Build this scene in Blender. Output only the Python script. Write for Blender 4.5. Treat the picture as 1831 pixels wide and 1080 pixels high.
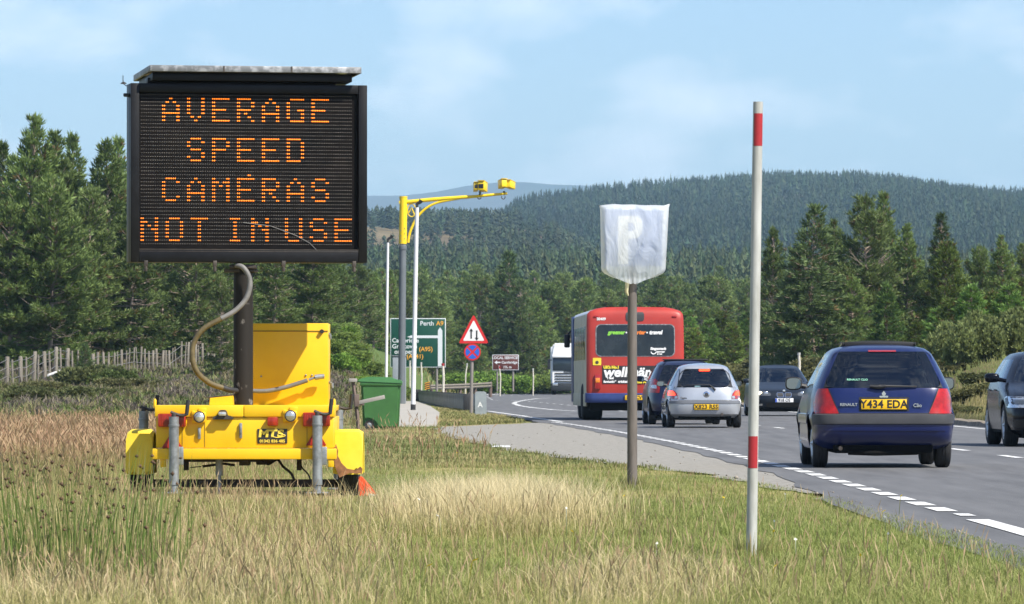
import bpy, bmesh, math, random
import numpy as np
from mathutils import Vector, Matrix, Euler

for _o in list(bpy.data.objects):
    bpy.data.objects.remove(_o)
scene = bpy.context.scene
COL = scene.collection
R = math.radians

# ------------------------------------------------------------------ camera
F, CX, HY, HC = 10172.0, 915.5, 682.0, 1.0      # focal length and horizon in photo pixels, eye height
cam_d = bpy.data.cameras.new("camera")
cam = bpy.data.objects.new("camera", cam_d)
COL.objects.link(cam)
cam.location = (0, 0, HC)
cam.rotation_euler = (R(90), 0, 0)
cam_d.sensor_width = 36.0
cam_d.lens = 200.0
cam_d.shift_y = (HY - 540.0) / 1831.0
cam_d.clip_start = 0.5
cam_d.clip_end = 40000.0
cam_d.dof.use_dof = True
cam_d.dof.focus_distance = 56.0
cam_d.dof.aperture_fstop = 24.0
scene.camera = cam

# ------------------------------------------------------------------ sky, sun, exposure
SUN_EL, SUN_AZ = 48.0, 130.0
world = bpy.data.worlds.new("World")
scene.world = world
world.use_nodes = True
wn, wl = world.node_tree.nodes, world.node_tree.links
wn.clear()
w_out = wn.new("ShaderNodeOutputWorld")
w_bg = wn.new("ShaderNodeBackground")
w_sky = wn.new("ShaderNodeTexSky")
w_sky.sky_type = 'NISHITA'
w_sky.sun_disc = False
w_sky.sun_elevation = R(SUN_EL)
w_sky.sun_rotation = R(SUN_AZ)
w_sky.altitude = 300
w_sky.air_density = 1.0
w_sky.dust_density = 0.3
w_sky.ozone_density = 3.0
w_bg.inputs[1].default_value = 0.078
w_tc = wn.new("ShaderNodeTexCoord")
w_map = wn.new("ShaderNodeMapping")
w_map.inputs["Scale"].default_value = (1.0, 1.0, 2.1)
w_no = wn.new("ShaderNodeTexNoise")
w_no.inputs["Scale"].default_value = 26.0
w_no.inputs["Detail"].default_value = 6.0
w_no.inputs["Roughness"].default_value = 0.55
w_rmp = wn.new("ShaderNodeValToRGB")
w_rmp.color_ramp.elements[0].position = 0.47
w_rmp.color_ramp.elements[0].color = (0, 0, 0, 1)
w_rmp.color_ramp.elements[1].position = 0.78
w_rmp.color_ramp.elements[1].color = (0.75, 0.75, 0.75, 1)
w_mix = wn.new("ShaderNodeMix")
w_mix.data_type = 'RGBA'
w_mix.inputs[7].default_value = (10.6, 11.0, 11.7, 1)
wl.new(w_tc.outputs["Generated"], w_map.inputs[0])
wl.new(w_map.outputs[0], w_no.inputs["Vector"])
wl.new(w_no.outputs["Fac"], w_rmp.inputs[0])
wl.new(w_rmp.outputs[0], w_mix.inputs[0])
w_tint = wn.new("ShaderNodeMix")
w_tint.data_type = 'RGBA'
w_tint.blend_type = 'MULTIPLY'
w_tint.inputs[0].default_value = 1.0
w_tint.inputs[7].default_value = (0.88, 0.98, 1.18, 1)
wl.new(w_sky.outputs[0], w_tint.inputs[6])
wl.new(w_tint.outputs[2], w_mix.inputs[6])
wl.new(w_mix.outputs[2], w_bg.inputs[0])
wl.new(w_bg.outputs[0], w_out.inputs[0])

sun_d = bpy.data.lights.new("sun", 'SUN')
sun_d.energy = 5.0
sun_d.angle = R(0.5)
sun_d.color = (1.0, 0.94, 0.84)
sun = bpy.data.objects.new("sun", sun_d)
COL.objects.link(sun)
_az = R(SUN_AZ)
SUNV = Vector((math.cos(R(SUN_EL)) * math.sin(_az), math.cos(R(SUN_EL)) * math.cos(_az), math.sin(R(SUN_EL))))
sun.rotation_euler = SUNV.to_track_quat('Z', 'Y').to_euler()

scene.view_settings.view_transform = 'Standard'
scene.view_settings.look = 'None'
scene.view_settings.exposure = 0.75
scene.view_settings.gamma = 1.0
scene.view_settings.use_curve_mapping = False
scene.cycles.use_denoising = True
scene.cycles.max_bounces = 8
scene.cycles.diffuse_bounces = 3
scene.cycles.glossy_bounces = 3
scene.cycles.transmission_bounces = 4
scene.cycles.transparent_max_bounces = 12
scene.cycles.volume_bounces = 0
scene.cycles.caustics_reflective = False
scene.cycles.caustics_refractive = False

# ------------------------------------------------------------------ helpers: places
def W(px, py, d):
    return Vector(((px - CX) * d / F, d, HC + (HY - py) * d / F))

def X(px, d):
    return (px - CX) * d / F

def Z(py, d):
    return HC + (HY - py) * d / F

# ------------------------------------------------------------------ helpers: materials
MATS = {}
def mat(name, col, rough=0.5, metal=0.0, spec=0.5, coat=0.0, var=0.0, vscale=6.0, col2=None, bump=0.0, bscale=40.0,
        emit=0.0, stretch=None, detail=4.0, edge=(0.35, 0.65)):
    if name in MATS:
        return MATS[name]
    m = bpy.data.materials.new(name)
    m.use_nodes = True
    nt = m.node_tree
    p = nt.nodes["Principled BSDF"]
    p.inputs["Base Color"].default_value = (*col, 1)
    p.inputs["Roughness"].default_value = rough
    p.inputs["Metallic"].default_value = metal
    p.inputs["Specular IOR Level"].default_value = spec
    p.inputs["Coat Weight"].default_value = coat
    p.inputs["Coat Roughness"].default_value = 0.05
    if emit:
        p.inputs["Emission Color"].default_value = (*col, 1)
        p.inputs["Emission Strength"].default_value = emit
    tc = None
    if var or col2 or bump:
        tc = nt.nodes.new("ShaderNodeTexCoord")
        mp = nt.nodes.new("ShaderNodeMapping")
        if stretch:
            mp.inputs["Scale"].default_value = stretch
        nt.links.new(tc.outputs["Object"], mp.inputs[0])
    if var or col2:
        n = nt.nodes.new("ShaderNodeTexNoise")
        n.inputs["Scale"].default_value = vscale
        n.inputs["Detail"].default_value = detail
        n.inputs["Roughness"].default_value = 0.65
        nt.links.new(mp.outputs[0], n.inputs["Vector"])
        r = nt.nodes.new("ShaderNodeValToRGB")
        c2 = col2 if col2 else tuple(min(1.0, c * (1 + var)) for c in col)
        c1 = col if col2 else tuple(c * (1 - var) for c in col)
        r.color_ramp.elements[0].position = edge[0]
        r.color_ramp.elements[0].color = (*c1, 1)
        r.color_ramp.elements[1].position = edge[1]
        r.color_ramp.elements[1].color = (*c2, 1)
        nt.links.new(n.outputs["Fac"], r.inputs[0])
        nt.links.new(r.outputs[0], p.inputs["Base Color"])
    if bump:
        n2 = nt.nodes.new("ShaderNodeTexNoise")
        n2.inputs["Scale"].default_value = bscale
        n2.inputs["Detail"].default_value = 5.0
        nt.links.new(mp.outputs[0], n2.inputs["Vector"])
        b = nt.nodes.new("ShaderNodeBump")
        b.inputs["Strength"].default_value = bump
        b.inputs["Distance"].default_value = 0.02
        nt.links.new(n2.outputs["Fac"], b.inputs["Height"])
        nt.links.new(b.outputs[0], p.inputs["Normal"])
    MATS[name] = m
    return m

def leaf_mat(name, tint=(1, 1, 1), rnd=0.25, trans=0.35, rough=0.55):
    """Foliage whose colour is the leaf colour stored on the mesh, varied a little from plant to plant."""
    if name in MATS:
        return MATS[name]
    m = bpy.data.materials.new(name)
    m.use_nodes = True
    nt = m.node_tree
    nt.nodes.clear()
    out = nt.nodes.new("ShaderNodeOutputMaterial")
    at = nt.nodes.new("ShaderNodeAttribute")
    at.attribute_name = "leaf"
    oi = nt.nodes.new("ShaderNodeObjectInfo")
    hsv = nt.nodes.new("ShaderNodeHueSaturation")
    mr = nt.nodes.new("ShaderNodeMapRange")
    mr.inputs[3].default_value = 1 - rnd
    mr.inputs[4].default_value = 1 + rnd
    nt.links.new(oi.outputs["Random"], mr.inputs[0])
    nt.links.new(mr.outputs[0], hsv.inputs["Value"])
    mul = nt.nodes.new("ShaderNodeMix")
    mul.data_type = 'RGBA'
    mul.blend_type = 'MULTIPLY'
    mul.inputs[0].default_value = 1.0
    mul.inputs[7].default_value = (*tint, 1)
    nt.links.new(at.outputs["Color"], mul.inputs[6])
    nt.links.new(mul.outputs[2], hsv.inputs["Color"])
    p = nt.nodes.new("ShaderNodeBsdfPrincipled")
    p.inputs["Roughness"].default_value = rough
    p.inputs["Specular IOR Level"].default_value = 0.3
    nt.links.new(hsv.outputs[0], p.inputs["Base Color"])
    t = nt.nodes.new("ShaderNodeBsdfTranslucent")
    nt.links.new(hsv.outputs[0], t.inputs[0])
    mx = nt.nodes.new("ShaderNodeMixShader")
    mx.inputs[0].default_value = trans
    nt.links.new(p.outputs[0], mx.inputs[1])
    nt.links.new(t.outputs[0], mx.inputs[2])
    nt.links.new(mx.outputs[0], out.inputs[0])
    MATS[name] = m
    return m

def glass_mat(name, tint=(0.30, 0.36, 0.38), clear=0.75):
    if name in MATS:
        return MATS[name]
    m = bpy.data.materials.new(name)
    m.use_nodes = True
    nt = m.node_tree
    nt.nodes.clear()
    out = nt.nodes.new("ShaderNodeOutputMaterial")
    tr = nt.nodes.new("ShaderNodeBsdfTransparent")
    tr.inputs[0].default_value = (*tint, 1)
    gl = nt.nodes.new("ShaderNodeBsdfGlossy")
    gl.inputs["Roughness"].default_value = 0.03
    gl.inputs["Color"].default_value = (0.9, 0.95, 1, 1)
    fr = nt.nodes.new("ShaderNodeFresnel")
    fr.inputs[0].default_value = 1.52
    ad = nt.nodes.new("ShaderNodeMath")
    ad.operation = 'MULTIPLY_ADD'
    ad.inputs[1].default_value = 0.9
    ad.inputs[2].default_value = 0.05
    nt.links.new(fr.outputs[0], ad.inputs[0])
    mx = nt.nodes.new("ShaderNodeMixShader")
    nt.links.new(ad.outputs[0], mx.inputs[0])
    nt.links.new(tr.outputs[0], mx.inputs[1])
    nt.links.new(gl.outputs[0], mx.inputs[2])
    nt.links.new(mx.outputs[0], out.inputs[0])
    MATS[name] = m
    return m

# ------------------------------------------------------------------ helpers: objects
def thing(name, label, cat, loc=(0, 0, 0), rz=0.0, group=None):
    o = bpy.data.objects.new(name, None)
    o.empty_display_size = 0.2
    COL.objects.link(o)
    o.location = loc
    o.rotation_euler = (0, 0, rz)
    o["label"] = label
    o["category"] = cat
    if group:
        o["group"] = group
    return o

def tag(o, label, cat, group=None, kind=None):
    o["label"] = label
    o["category"] = cat
    if group:
        o["group"] = group
    if kind:
        o["kind"] = kind
    return o

class MB:
    """Collects shapes into one bmesh; build() links it as one object."""
    def __init__(self):
        self.bm = bmesh.new()

    def box(self, c, s, bevel=0.0, rot=None, seg=2):
        b = bmesh.new()
        bmesh.ops.create_cube(b, size=1.0)
        bmesh.ops.scale(b, vec=Vector(s), verts=b.verts)
        if bevel:
            bmesh.ops.bevel(b, geom=b.edges[:], offset=bevel, segments=seg, affect='EDGES', profile=0.5)
        M = Matrix.Translation(Vector(c))
        if rot is not None:
            M = M @ (rot if isinstance(rot, Matrix) else Euler(rot).to_matrix().to_4x4())
        bmesh.ops.transform(b, matrix=M, verts=b.verts)
        self._add(b)
        return self

    def _add(self, b):
        me = bpy.data.meshes.new("tmp")
        b.to_mesh(me)
        b.free()
        self.bm.from_mesh(me)
        bpy.data.meshes.remove(me)

    def tube(self, pts, rad, seg=10, cap=True):
        pts = [Vector(p) for p in pts]
        n = len(pts)
        rad = rad if isinstance(rad, (list, tuple)) else [rad] * n
        rings = []
        prev = None
        for i, p in enumerate(pts):
            t = (pts[min(i + 1, n - 1)] - pts[max(i - 1, 0)]).normalized()
            if prev is None:
                a = Vector((0, 0, 1)) if abs(t.z) < 0.9 else Vector((1, 0, 0))
                u = t.cross(a).normalized()
            else:
                u = (prev - t * prev.dot(t)).normalized()
            prev = u
            v = t.cross(u)
            rings.append([self.bm.verts.new(p + (u * math.cos(2 * math.pi * k / seg) + v * math.sin(2 * math.pi * k / seg)) * rad[i])
                          for k in range(seg)])
        for i in range(n - 1):
            for k in range(seg):
                self.bm.faces.new((rings[i][k], rings[i][(k + 1) % seg], rings[i + 1][(k + 1) % seg], rings[i + 1][k]))
        if cap:
            self.bm.faces.new(rings[0][::-1])
            self.bm.faces.new(rings[-1])
        return self

    def lathe(self, prof, axis='Z', c=(0, 0, 0), seg=28):
        """prof: (radius, along) pairs."""
        c = Vector(c)
        rings = []
        for r, h in prof:
            ring = []
            for k in range(seg):
                a = 2 * math.pi * k / seg
                u, v = r * math.cos(a), r * math.sin(a)
                p = {'Z': (u, v, h), 'X': (h, u, v), 'Y': (u, h, v)}[axis]
                ring.append(self.bm.verts.new(c + Vector(p)))
            rings.append(ring)
        for i in range(len(rings) - 1):
            for k in range(seg):
                self.bm.faces.new((rings[i][k], rings[i][(k + 1) % seg], rings[i + 1][(k + 1) % seg], rings[i + 1][k]))
        if prof[0][0] > 1e-5:
            self.bm.faces.new(rings[0][::-1])
        if prof[-1][0] > 1e-5:
            self.bm.faces.new(rings[-1])
        return self

    def prism(self, outline, y0, y1, bevel=0.0):
        """Outline of (x, z) points extruded along y."""
        b = bmesh.new()
        a = [b.verts.new((x, y0, z)) for x, z in outline]
        c = [b.verts.new((x, y1, z)) for x, z in outline]
        n = len(outline)
        b.faces.new(a)
        b.faces.new(c[::-1])
        for i in range(n):
            b.faces.new((a[i], c[i], c[(i + 1) % n], a[(i + 1) % n]))
        bmesh.ops.recalc_face_normals(b, faces=b.faces[:])
        if bevel:
            bmesh.ops.bevel(b, geom=b.edges[:], offset=bevel, segments=2, affect='EDGES')
        self._add(b)
        return self

    def poly(self, pts):
        self.bm.faces.new([self.bm.verts.new(p) for p in pts])
        return self

    def build(self, name, m, parent=None, smooth=True, angle=40, recalc=True, label=None):
        if recalc:
            bmesh.ops.recalc_face_normals(self.bm, faces=self.bm.faces[:])
        me = bpy.data.meshes.new(name)
        self.bm.to_mesh(me)
        self.bm.free()
        me.materials.append(m)
        if smooth:
            me.polygons.foreach_set("use_smooth", [True] * len(me.polygons))
            me.set_sharp_from_angle(angle=R(angle))
        o = bpy.data.objects.new(name, me)
        COL.objects.link(o)
        if parent is not None:
            o.parent = parent
        if label:
            o["label"] = label
        return o

def np_mesh(name, V, loops, starts, m, leaf=None, parent=None, smooth=False, link=True):
    me = bpy.data.meshes.new(name)
    V = np.asarray(V, dtype=np.float32).reshape(-1, 3)
    me.vertices.add(len(V))
    me.vertices.foreach_set("co", V.ravel())
    me.loops.add(len(loops))
    me.loops.foreach_set("vertex_index", np.asarray(loops, dtype=np.int32))
    me.polygons.add(len(starts))
    me.polygons.foreach_set("loop_start", np.asarray(starts, dtype=np.int32))
    if smooth:
        me.polygons.foreach_set("use_smooth", np.ones(len(starts), dtype=bool))
    if leaf is not None:
        a = me.attributes.new("leaf", 'FLOAT_COLOR', 'POINT')
        c = np.ones((len(V), 4), dtype=np.float32)
        c[:, :3] = leaf
        a.data.foreach_set("color", c.ravel())
    me.update(calc_edges=True)
    me.materials.append(m)
    if not link:
        return me
    o = bpy.data.objects.new(name, me)
    COL.objects.link(o)
    if parent is not None:
        o.parent = parent
    return o

def text(s, size, m, parent, loc, rot=(R(90), 0, 0), name="lettering", bold=0.0, align='CENTER', shear=0.0, sx=1.0, extrude=0.002, spacing=1.0):
    cu = bpy.data.curves.new("t", 'FONT')
    cu.body = s
    cu.size = size
    cu.align_x = align
    cu.align_y = 'CENTER'
    cu.offset = bold
    cu.shear = shear
    cu.extrude = extrude
    cu.space_character = spacing
    cu.resolution_u = 3
    o = bpy.data.objects.new("t", cu)
    me = bpy.data.meshes.new_from_object(o)
    bpy.data.objects.remove(o)
    bpy.data.curves.remove(cu)
    me.materials.clear()
    me.materials.append(m)
    me.name = name
    t = bpy.data.objects.new(name, me)
    COL.objects.link(t)
    t.location = loc
    t.rotation_euler = rot
    t.scale = (sx, 1, 1)
    if parent is not None:
        t.parent = parent
    return t

def smooth01(a, b, x):
    t = np.clip((np.asarray(x, dtype=float) - a) / (b - a), 0, 1)
    return t * t * (3 - 2 * t)

def fbm(x, y, seed=0, octs=4, base=1.0):
    """Cheap smooth noise from sums of sines, about -1..1."""
    rs = np.random.RandomState(seed)
    out = 0.0
    amp, fr = 1.0, base
    tot = 0.0
    for _ in range(octs):
        for _k in range(3):
            a = rs.uniform(0, 2 * math.pi)
            ph = rs.uniform(0, 2 * math.pi)
            out = out + amp * np.sin((x * math.cos(a) + y * math.sin(a)) * fr * rs.uniform(0.7, 1.3) + ph) / 3
        tot += amp
        amp *= 0.55
        fr *= 2.1
    return out / tot * 1.7

# ------------------------------------------------------------------ the lie of the land
_LE = np.array([(0, 3.5), (25, 3.42), (37, 3.36), (62, 3.22), (80, 2.95), (94, 2.63), (110, 2.15), (127, 1.55), (139, 1.02), (150, 0.55), (165, -0.05),
                (185, -0.9), (205, -1.7), (240, -3.2), (285, -5.6), (300, -9), (380, -9), (424, -2.6), (470, -4.5), (520, -8), (565, -13), (640, -26), (700, -40)])
_RE = np.array([(0, 10.6), (80, 10.55), (128, 10.2), (200, 9.3), (300, 8.0), (424, 5.9), (500, 3.9), (565, 1.1), (640, -7.0), (700, -16.0)])
_GE = np.array([(0, 3.15), (25, 3.1), (33.6, 3.02), (49, 2.75), (56, 2.45), (62.4, 2.05), (70, 1.25), (76, 0.64), (85, -0.1), (95, -0.65), (104, -1.1), (114, -1.4), (125, -1.55)])
def road_l(d): return np.interp(d, _LE[:, 0], _LE[:, 1])
def road_r(d): return np.interp(d, _RE[:, 0], _RE[:, 1])
def grass_e(d): return np.interp(d, _GE[:, 0], _GE[:, 1])

def ground(x, d):
    x = np.asarray(x, dtype=float)
    d = np.asarray(d, dtype=float)
    zl = np.interp(d, [0, 115, 150, 215, 232, 250, 275, 330, 420, 600, 800], [0, 0, 0.22, 0.75, 1.2, 2.1, 3.0, 3.4, 2.4, 2.0, 3.0])
    edge = np.interp(d, [0, 240, 300, 430, 520, 700], [-4.9, -4.9, -6.8, -4.5, -7.0, -20])
    sl = smooth01(0, 3.0, edge - x)
    u = x - road_r(d)
    sr = 1.5 * smooth01(1.2, 5.5, u) + 1.3 * smooth01(5, 14, u)
    sr = sr * smooth01(95, 150, d)
    far = np.interp(d, [0, 520, 640, 760, 900, 1100, 1400, 2000, 3000], [0, 0, 1.6, 3.2, 8, 15, 25, 30, 30])
    far = far * np.where(d < 720, smooth01(1.5, 12, u) + smooth01(1.5, 10, road_l(d) - x), 1.0)
    bumps = 0.03 * fbm(x, d, 3, 3, 0.9) * smooth01(-0.3, 1.5, grass_e(np.minimum(d, 125)) - x) * (d < 300)
    heath = (0.16 * fbm(x, d * 0.6, 8, 4, 0.8) + 0.06) * sl * smooth01(125, 150, d) * (d < 330)
    bankb = 0.22 * fbm(x, d * 0.5, 9, 3, 0.5) * smooth01(2, 5, u) * smooth01(100, 150, d)
    return np.maximum(zl * sl, np.maximum(sr, far)) + bumps + heath + bankb

def gz(x, d):
    return float(ground(x, d))

# ================================================================== SETTING: ground
rng = np.random.RandomState(7)

def grid_mesh(name, Xg, Yg, Zg, m, leaf=None, kind='structure'):
    nr, nc = Xg.shape
    V = np.stack([Xg, Yg, Zg], -1).reshape(-1, 3)
    i = np.arange((nr - 1) * (nc - 1))
    r, c = i // (nc - 1), i % (nc - 1)
    a = r * nc + c
    loops = np.stack([a, a + 1, a + nc + 1, a + nc], -1).ravel()
    o = np_mesh(name, V, loops, np.arange(len(i)) * 4, m, leaf, smooth=True)
    if kind:
        o["kind"] = kind
    return o

def ground_colour(x, d):
    """Albedo of the turf: straw, olive and heath patches."""
    x = np.asarray(x, float); d = np.asarray(d, float)
    olive = np.array([0.15, 0.16, 0.05]); straw = np.array([0.34, 0.27, 0.12]); heath = np.array([0.105, 0.088, 0.062])
    moss = np.array([0.085, 0.125, 0.035])
    n = fbm(x, d * 0.5, 21, 4, 1.1)
    k = smooth01(-0.4, 0.7, n)[..., None]
    c = olive * (1 - k) + straw * k * 0.75 + olive * k * 0.25
    lh = (smooth01(118, 140, d) * smooth01(-5.0, -7.0, x) * smooth01(300, 235, d))[..., None]
    c = c * (1 - lh) + heath * lh
    mo = (smooth01(232, 250, d) * smooth01(-3.2, -5.5, x) * (d < 440))[..., None]
    c = c * (1 - mo) + moss * mo
    rb = (smooth01(1.5, 4, x - road_r(d)) * (d < 700))[..., None]
    n2 = smooth01(-0.5, 0.6, fbm(x, d * 0.4, 33, 4, 0.8))[..., None]
    c = c * (1 - rb) + rb * (np.array([0.16, 0.14, 0.055]) * n2 + np.array([0.15, 0.115, 0.06]) * (1 - n2))
    return c

def soil_mat(name, vs=3.0, lo=0.65, hi=1.3):
    m = bpy.data.materials.new(name)
    m.use_nodes = True
    nt = m.node_tree
    p = nt.nodes["Principled BSDF"]
    p.inputs["Roughness"].default_value = 0.95
    p.inputs["Specular IOR Level"].default_value = 0.1
    at = nt.nodes.new("ShaderNodeAttribute"); at.attribute_name = "leaf"
    tc = nt.nodes.new("ShaderNodeTexCoord")
    n = nt.nodes.new("ShaderNodeTexNoise"); n.inputs["Scale"].default_value = vs; n.inputs["Detail"].default_value = 8
    nt.links.new(tc.outputs["Object"], n.inputs["Vector"])
    mr = nt.nodes.new("ShaderNodeMapRange"); mr.inputs[1].default_value = 0.3; mr.inputs[2].default_value = 0.7
    mr.inputs[3].default_value = lo; mr.inputs[4].default_value = hi
    nt.links.new(n.outputs["Fac"], mr.inputs[0])
    hsv = nt.nodes.new("ShaderNodeHueSaturation")
    nt.links.new(mr.outputs[0], hsv.inputs["Value"])
    nt.links.new(at.outputs["Color"], hsv.inputs["Color"])
    nt.links.new(hsv.outputs[0], p.inputs["Base Color"])
    return m

M_soil = soil_mat("turf_soil")
_d = np.concatenate([np.arange(-40, 20, 6.0), np.arange(20, 150, 1.0), np.arange(150, 340, 2.2), np.arange(340, 760, 10), np.arange(760, 2300, 60), np.geomspace(2300, 26000, 14)])
_u = np.sinh(np.linspace(-4.6, 4.6, 171)) / math.sinh(4.6)
Dg, Ug = np.meshgrid(_d, _u, indexing='ij')
Xg = Ug * (190 + np.maximum(Dg, 0) * 0.55)
Zg = ground(Xg, Dg)
_cor = (Xg > grass_e(np.minimum(Dg, 125)) - 0.1) * (Xg > road_l(Dg) - 6) * (Xg < road_r(Dg) + 0.8) * (Dg < 700)
Zg = Zg - 0.03 * _cor
grid_mesh("ground", Xg, Dg, Zg, M_soil, ground_colour(Xg, Dg).reshape(-1, 3))

# ------------------------------------------------------------------ road, lay-by, path, kerb, markings
M_asph = mat("asphalt", (0.115, 0.115, 0.115), 0.75, spec=0.3, var=0.2, vscale=2.6, bump=0.25, bscale=160, detail=9, stretch=(1, 0.06, 1))
M_grav = mat("gravel_tar", (0.19, 0.18, 0.155), 0.9, spec=0.2, col2=(0.33, 0.315, 0.28), vscale=9.0, bump=0.8, bscale=60, detail=9)
M_conc = mat("path_concrete", (0.34, 0.32, 0.28), 0.85, spec=0.2, var=0.14, vscale=1.5, detail=8, bump=0.2, bscale=40)
M_paint = mat("road_paint", (0.52, 0.52, 0.50), 0.6, spec=0.3, col2=(0.76, 0.76, 0.74), vscale=9)
M_kerb = mat("kerb_earth", (0.20, 0.17, 0.13), 0.9, spec=0.2, var=0.4, vscale=5)

def strip(name, ds, left, right, z, m, ncol=8, wob=0.0):
    t = np.linspace(0, 1, ncol)
    D, T = np.meshgrid(ds, t, indexing='ij')
    L = left(D) + wob * fbm(D * 0 + 1.3, D, 5, 4, 1.3)
    Rr = right(D)
    return grid_mesh(name, L * (1 - T) + Rr * T, D, np.full_like(D, z), m)

_rd = np.concatenate([np.arange(-20, 120, 2.0), np.arange(120, 702, 2.5)])
strip("gravel_layby", np.arange(12, 141, 0.5), lambda d: np.where(d < 125, grass_e(d) - 0.08, -1.55 + (d - 125) * 0.17), lambda d: road_l(d) + 0.2, 0.0, M_grav, 6, 0.16)
strip("road", _rd, lambda d: road_l(d) - np.interp(d, [0, 45, 60, 140, 160], [0.75, 0.72, 0.42, 0.38, 0.1]), lambda d: road_r(d) + 0.1, 0.006, M_asph, 10, 0.09)

mk = MB()
def mark(d0, d1, fx, w, wear=0.0):
    n = max(2, int(abs(d1 - d0) / 1.5) + 1)
    ds = np.linspace(d0, d1, n)
    a = [mk.bm.verts.new((float(fx(d)) - w / 2, d, 0.0115)) for d in ds]
    b = [mk.bm.verts.new((float(fx(d)) + w / 2, d, 0.0115)) for d in ds]
    for i in range(n - 1):
        mk.bm.faces.new((a[i], b[i], b[i + 1], a[i + 1]))
mark(20, 40.8, road_l, 0.17)
mark(41.9, 42.6, lambda d: road_l(d) + 0.03, 0.12)
d = 43.4
while d < 138:
    mark(d, d + 1.3, lambda q: road_l(q), 0.16)
    d += 2.05
mark(140, 158, lambda q: road_l(q) + 0.25, 0.15)
mark(160, 190, lambda q: road_l(q) + 0.3, 0.13)
d = 66.0
cen = lambda q: (road_l(q) + road_r(q)) / 2 - 0.22 - np.interp(q, [90, 200], [0, 0.3])
while d < 430:
    mark(d, d + 2.6, cen, 0.13)
    d += 7.7
mark(60, 420, lambda q: road_r(q) - 0.42, 0.13)
mk.bm.normal_update()
o = mk.build("road_markings", M_paint, smooth=False)
o["kind"] = 'structure'
# dashed hook of the junction in the far lane, lay-by dash
mk = MB()
hook = [(2.3, 339), (1.5, 330), (0.8, 306), (0.2, 275), (0.08, 256), (0.3, 232), (0.8, 214), (1.5, 198), (2.2, 190)]
for i in range(len(hook) - 1):
    for k in range(3):
        a = Vector(hook[i]).lerp(Vector(hook[i + 1]), k / 3 + 0.02)
        b = Vector(hook[i]).lerp(Vector(hook[i + 1]), k / 3 + 0.27)
        mk.poly([(a.x - 0.11, a.y, 0.0115), (a.x + 0.11, a.y, 0.0115), (b.x + 0.11, b.y, 0.0115), (b.x - 0.11, b.y, 0.0115)])
far_e = [(-2.2, 418), (-0.7, 452), (0.4, 498), (0.0, 530)]
for a, b in zip(far_e[:-1], far_e[1:]):
    mk.poly([(a[0] - 0.3, a[1], 0.0115), (a[0] + 0.3, a[1], 0.0115), (b[0] + 0.3, b[1], 0.0115), (b[0] - 0.3, b[1], 0.0115)])
mk.poly([(X(878, 87), 86.4, 0.005), (X(913, 87), 86.4, 0.005), (X(911, 88), 88.4, 0.005), (X(884, 88), 88.4, 0.005)])
o = mk.build("junction_markings", M_paint, smooth=False)
o["kind"] = 'structure'

# concrete path by the gantry
pth = MB()
pp = [(708, 763), (781, 762.3), (786, 740), (769, 728), (742, 718.5), (712, 719.5)]
top = []
for px, py in pp:
    dd = F * HC / (py - HY)
    top.append((X(px, dd), dd))
pb = bmesh.new()
va = [pb.verts.new((x, y, 0.045)) for x, y in top]
vb = [pb.verts.new((x, y, -0.1)) for x, y in top]
pb.faces.new(va)
for i in range(len(top)):
    pb.faces.new((va[i], vb[i], vb[(i + 1) % 6], va[(i + 1) % 6]))
pth._add(pb)
o = pth.build("path", M_conc, smooth=False)
o["kind"] = 'structure'

# crumbling kerb on the far side of the road
kb = MB()
prev = None
for d in np.arange(60, 402, 1.0):
    e = float(road_r(d)) + 0.06 * math.sin(d * 1.7) * math.sin(d * 0.53)
    h = 0.10 + 0.03 * math.sin(d * 2.3) * math.sin(d * 0.9)
    cur = [kb.bm.verts.new(p) for p in ((e, d, 0.0), (e + 0.05, d, h), (e + 0.4, d, h + 0.02), (e + 1.0, d, 0.02))]
    if prev:
        for k in range(3):
            kb.bm.faces.new((prev[k], prev[k + 1], cur[k + 1], cur[k]))
    prev = cur
o = kb.build("kerb", M_kerb)
o["kind"] = 'structure'

# loose stones and crumbs of tar along the lay-by edge
rs = np.random.RandomState(3)
n = 150
d = rs.uniform(30, 138, n)
e0 = np.where(d < 125, grass_e(d), -1.55 + (d - 125) * 0.17)
e1 = road_l(d) - 0.4
q = rs.uniform(0, 1, n)
q = np.where(rs.uniform(0, 1, n) < 0.6, q ** 3, q)
sx = e0 + (e1 - e0) * q
sr_ = rs.uniform(0.006, 0.018, n) * (1 + 0.8 * (rs.uniform(0, 1, n) > 0.9))
oc = np.array([(1, 0, 0), (-1, 0, 0), (0, 1, 0), (0, -1, 0), (0, 0, .7), (0, 0, -.5)])[None] * rs.uniform(0.6, 1.3, (n, 6, 1)) * sr_[:, None, None]
SV = (np.stack([sx, d, 0 * d + 0.008], -1)[:, None, :] + oc).reshape(-1, 3)
fc = np.array([(0, 2, 4), (2, 1, 4), (1, 3, 4), (3, 0, 4), (2, 0, 5), (1, 2, 5), (3, 1, 5), (0, 3, 5)])
SL = (np.arange(n)[:, None, None] * 6 + fc[None]).ravel()
o = np_mesh("loose_stones", SV, SL, np.arange(len(SL) // 3) * 3, mat("stone_grey", (0.16, 0.14, 0.115), 0.9, col2=(0.30, 0.27, 0.22), vscale=2.0))
o["kind"] = 'stuff'

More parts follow.
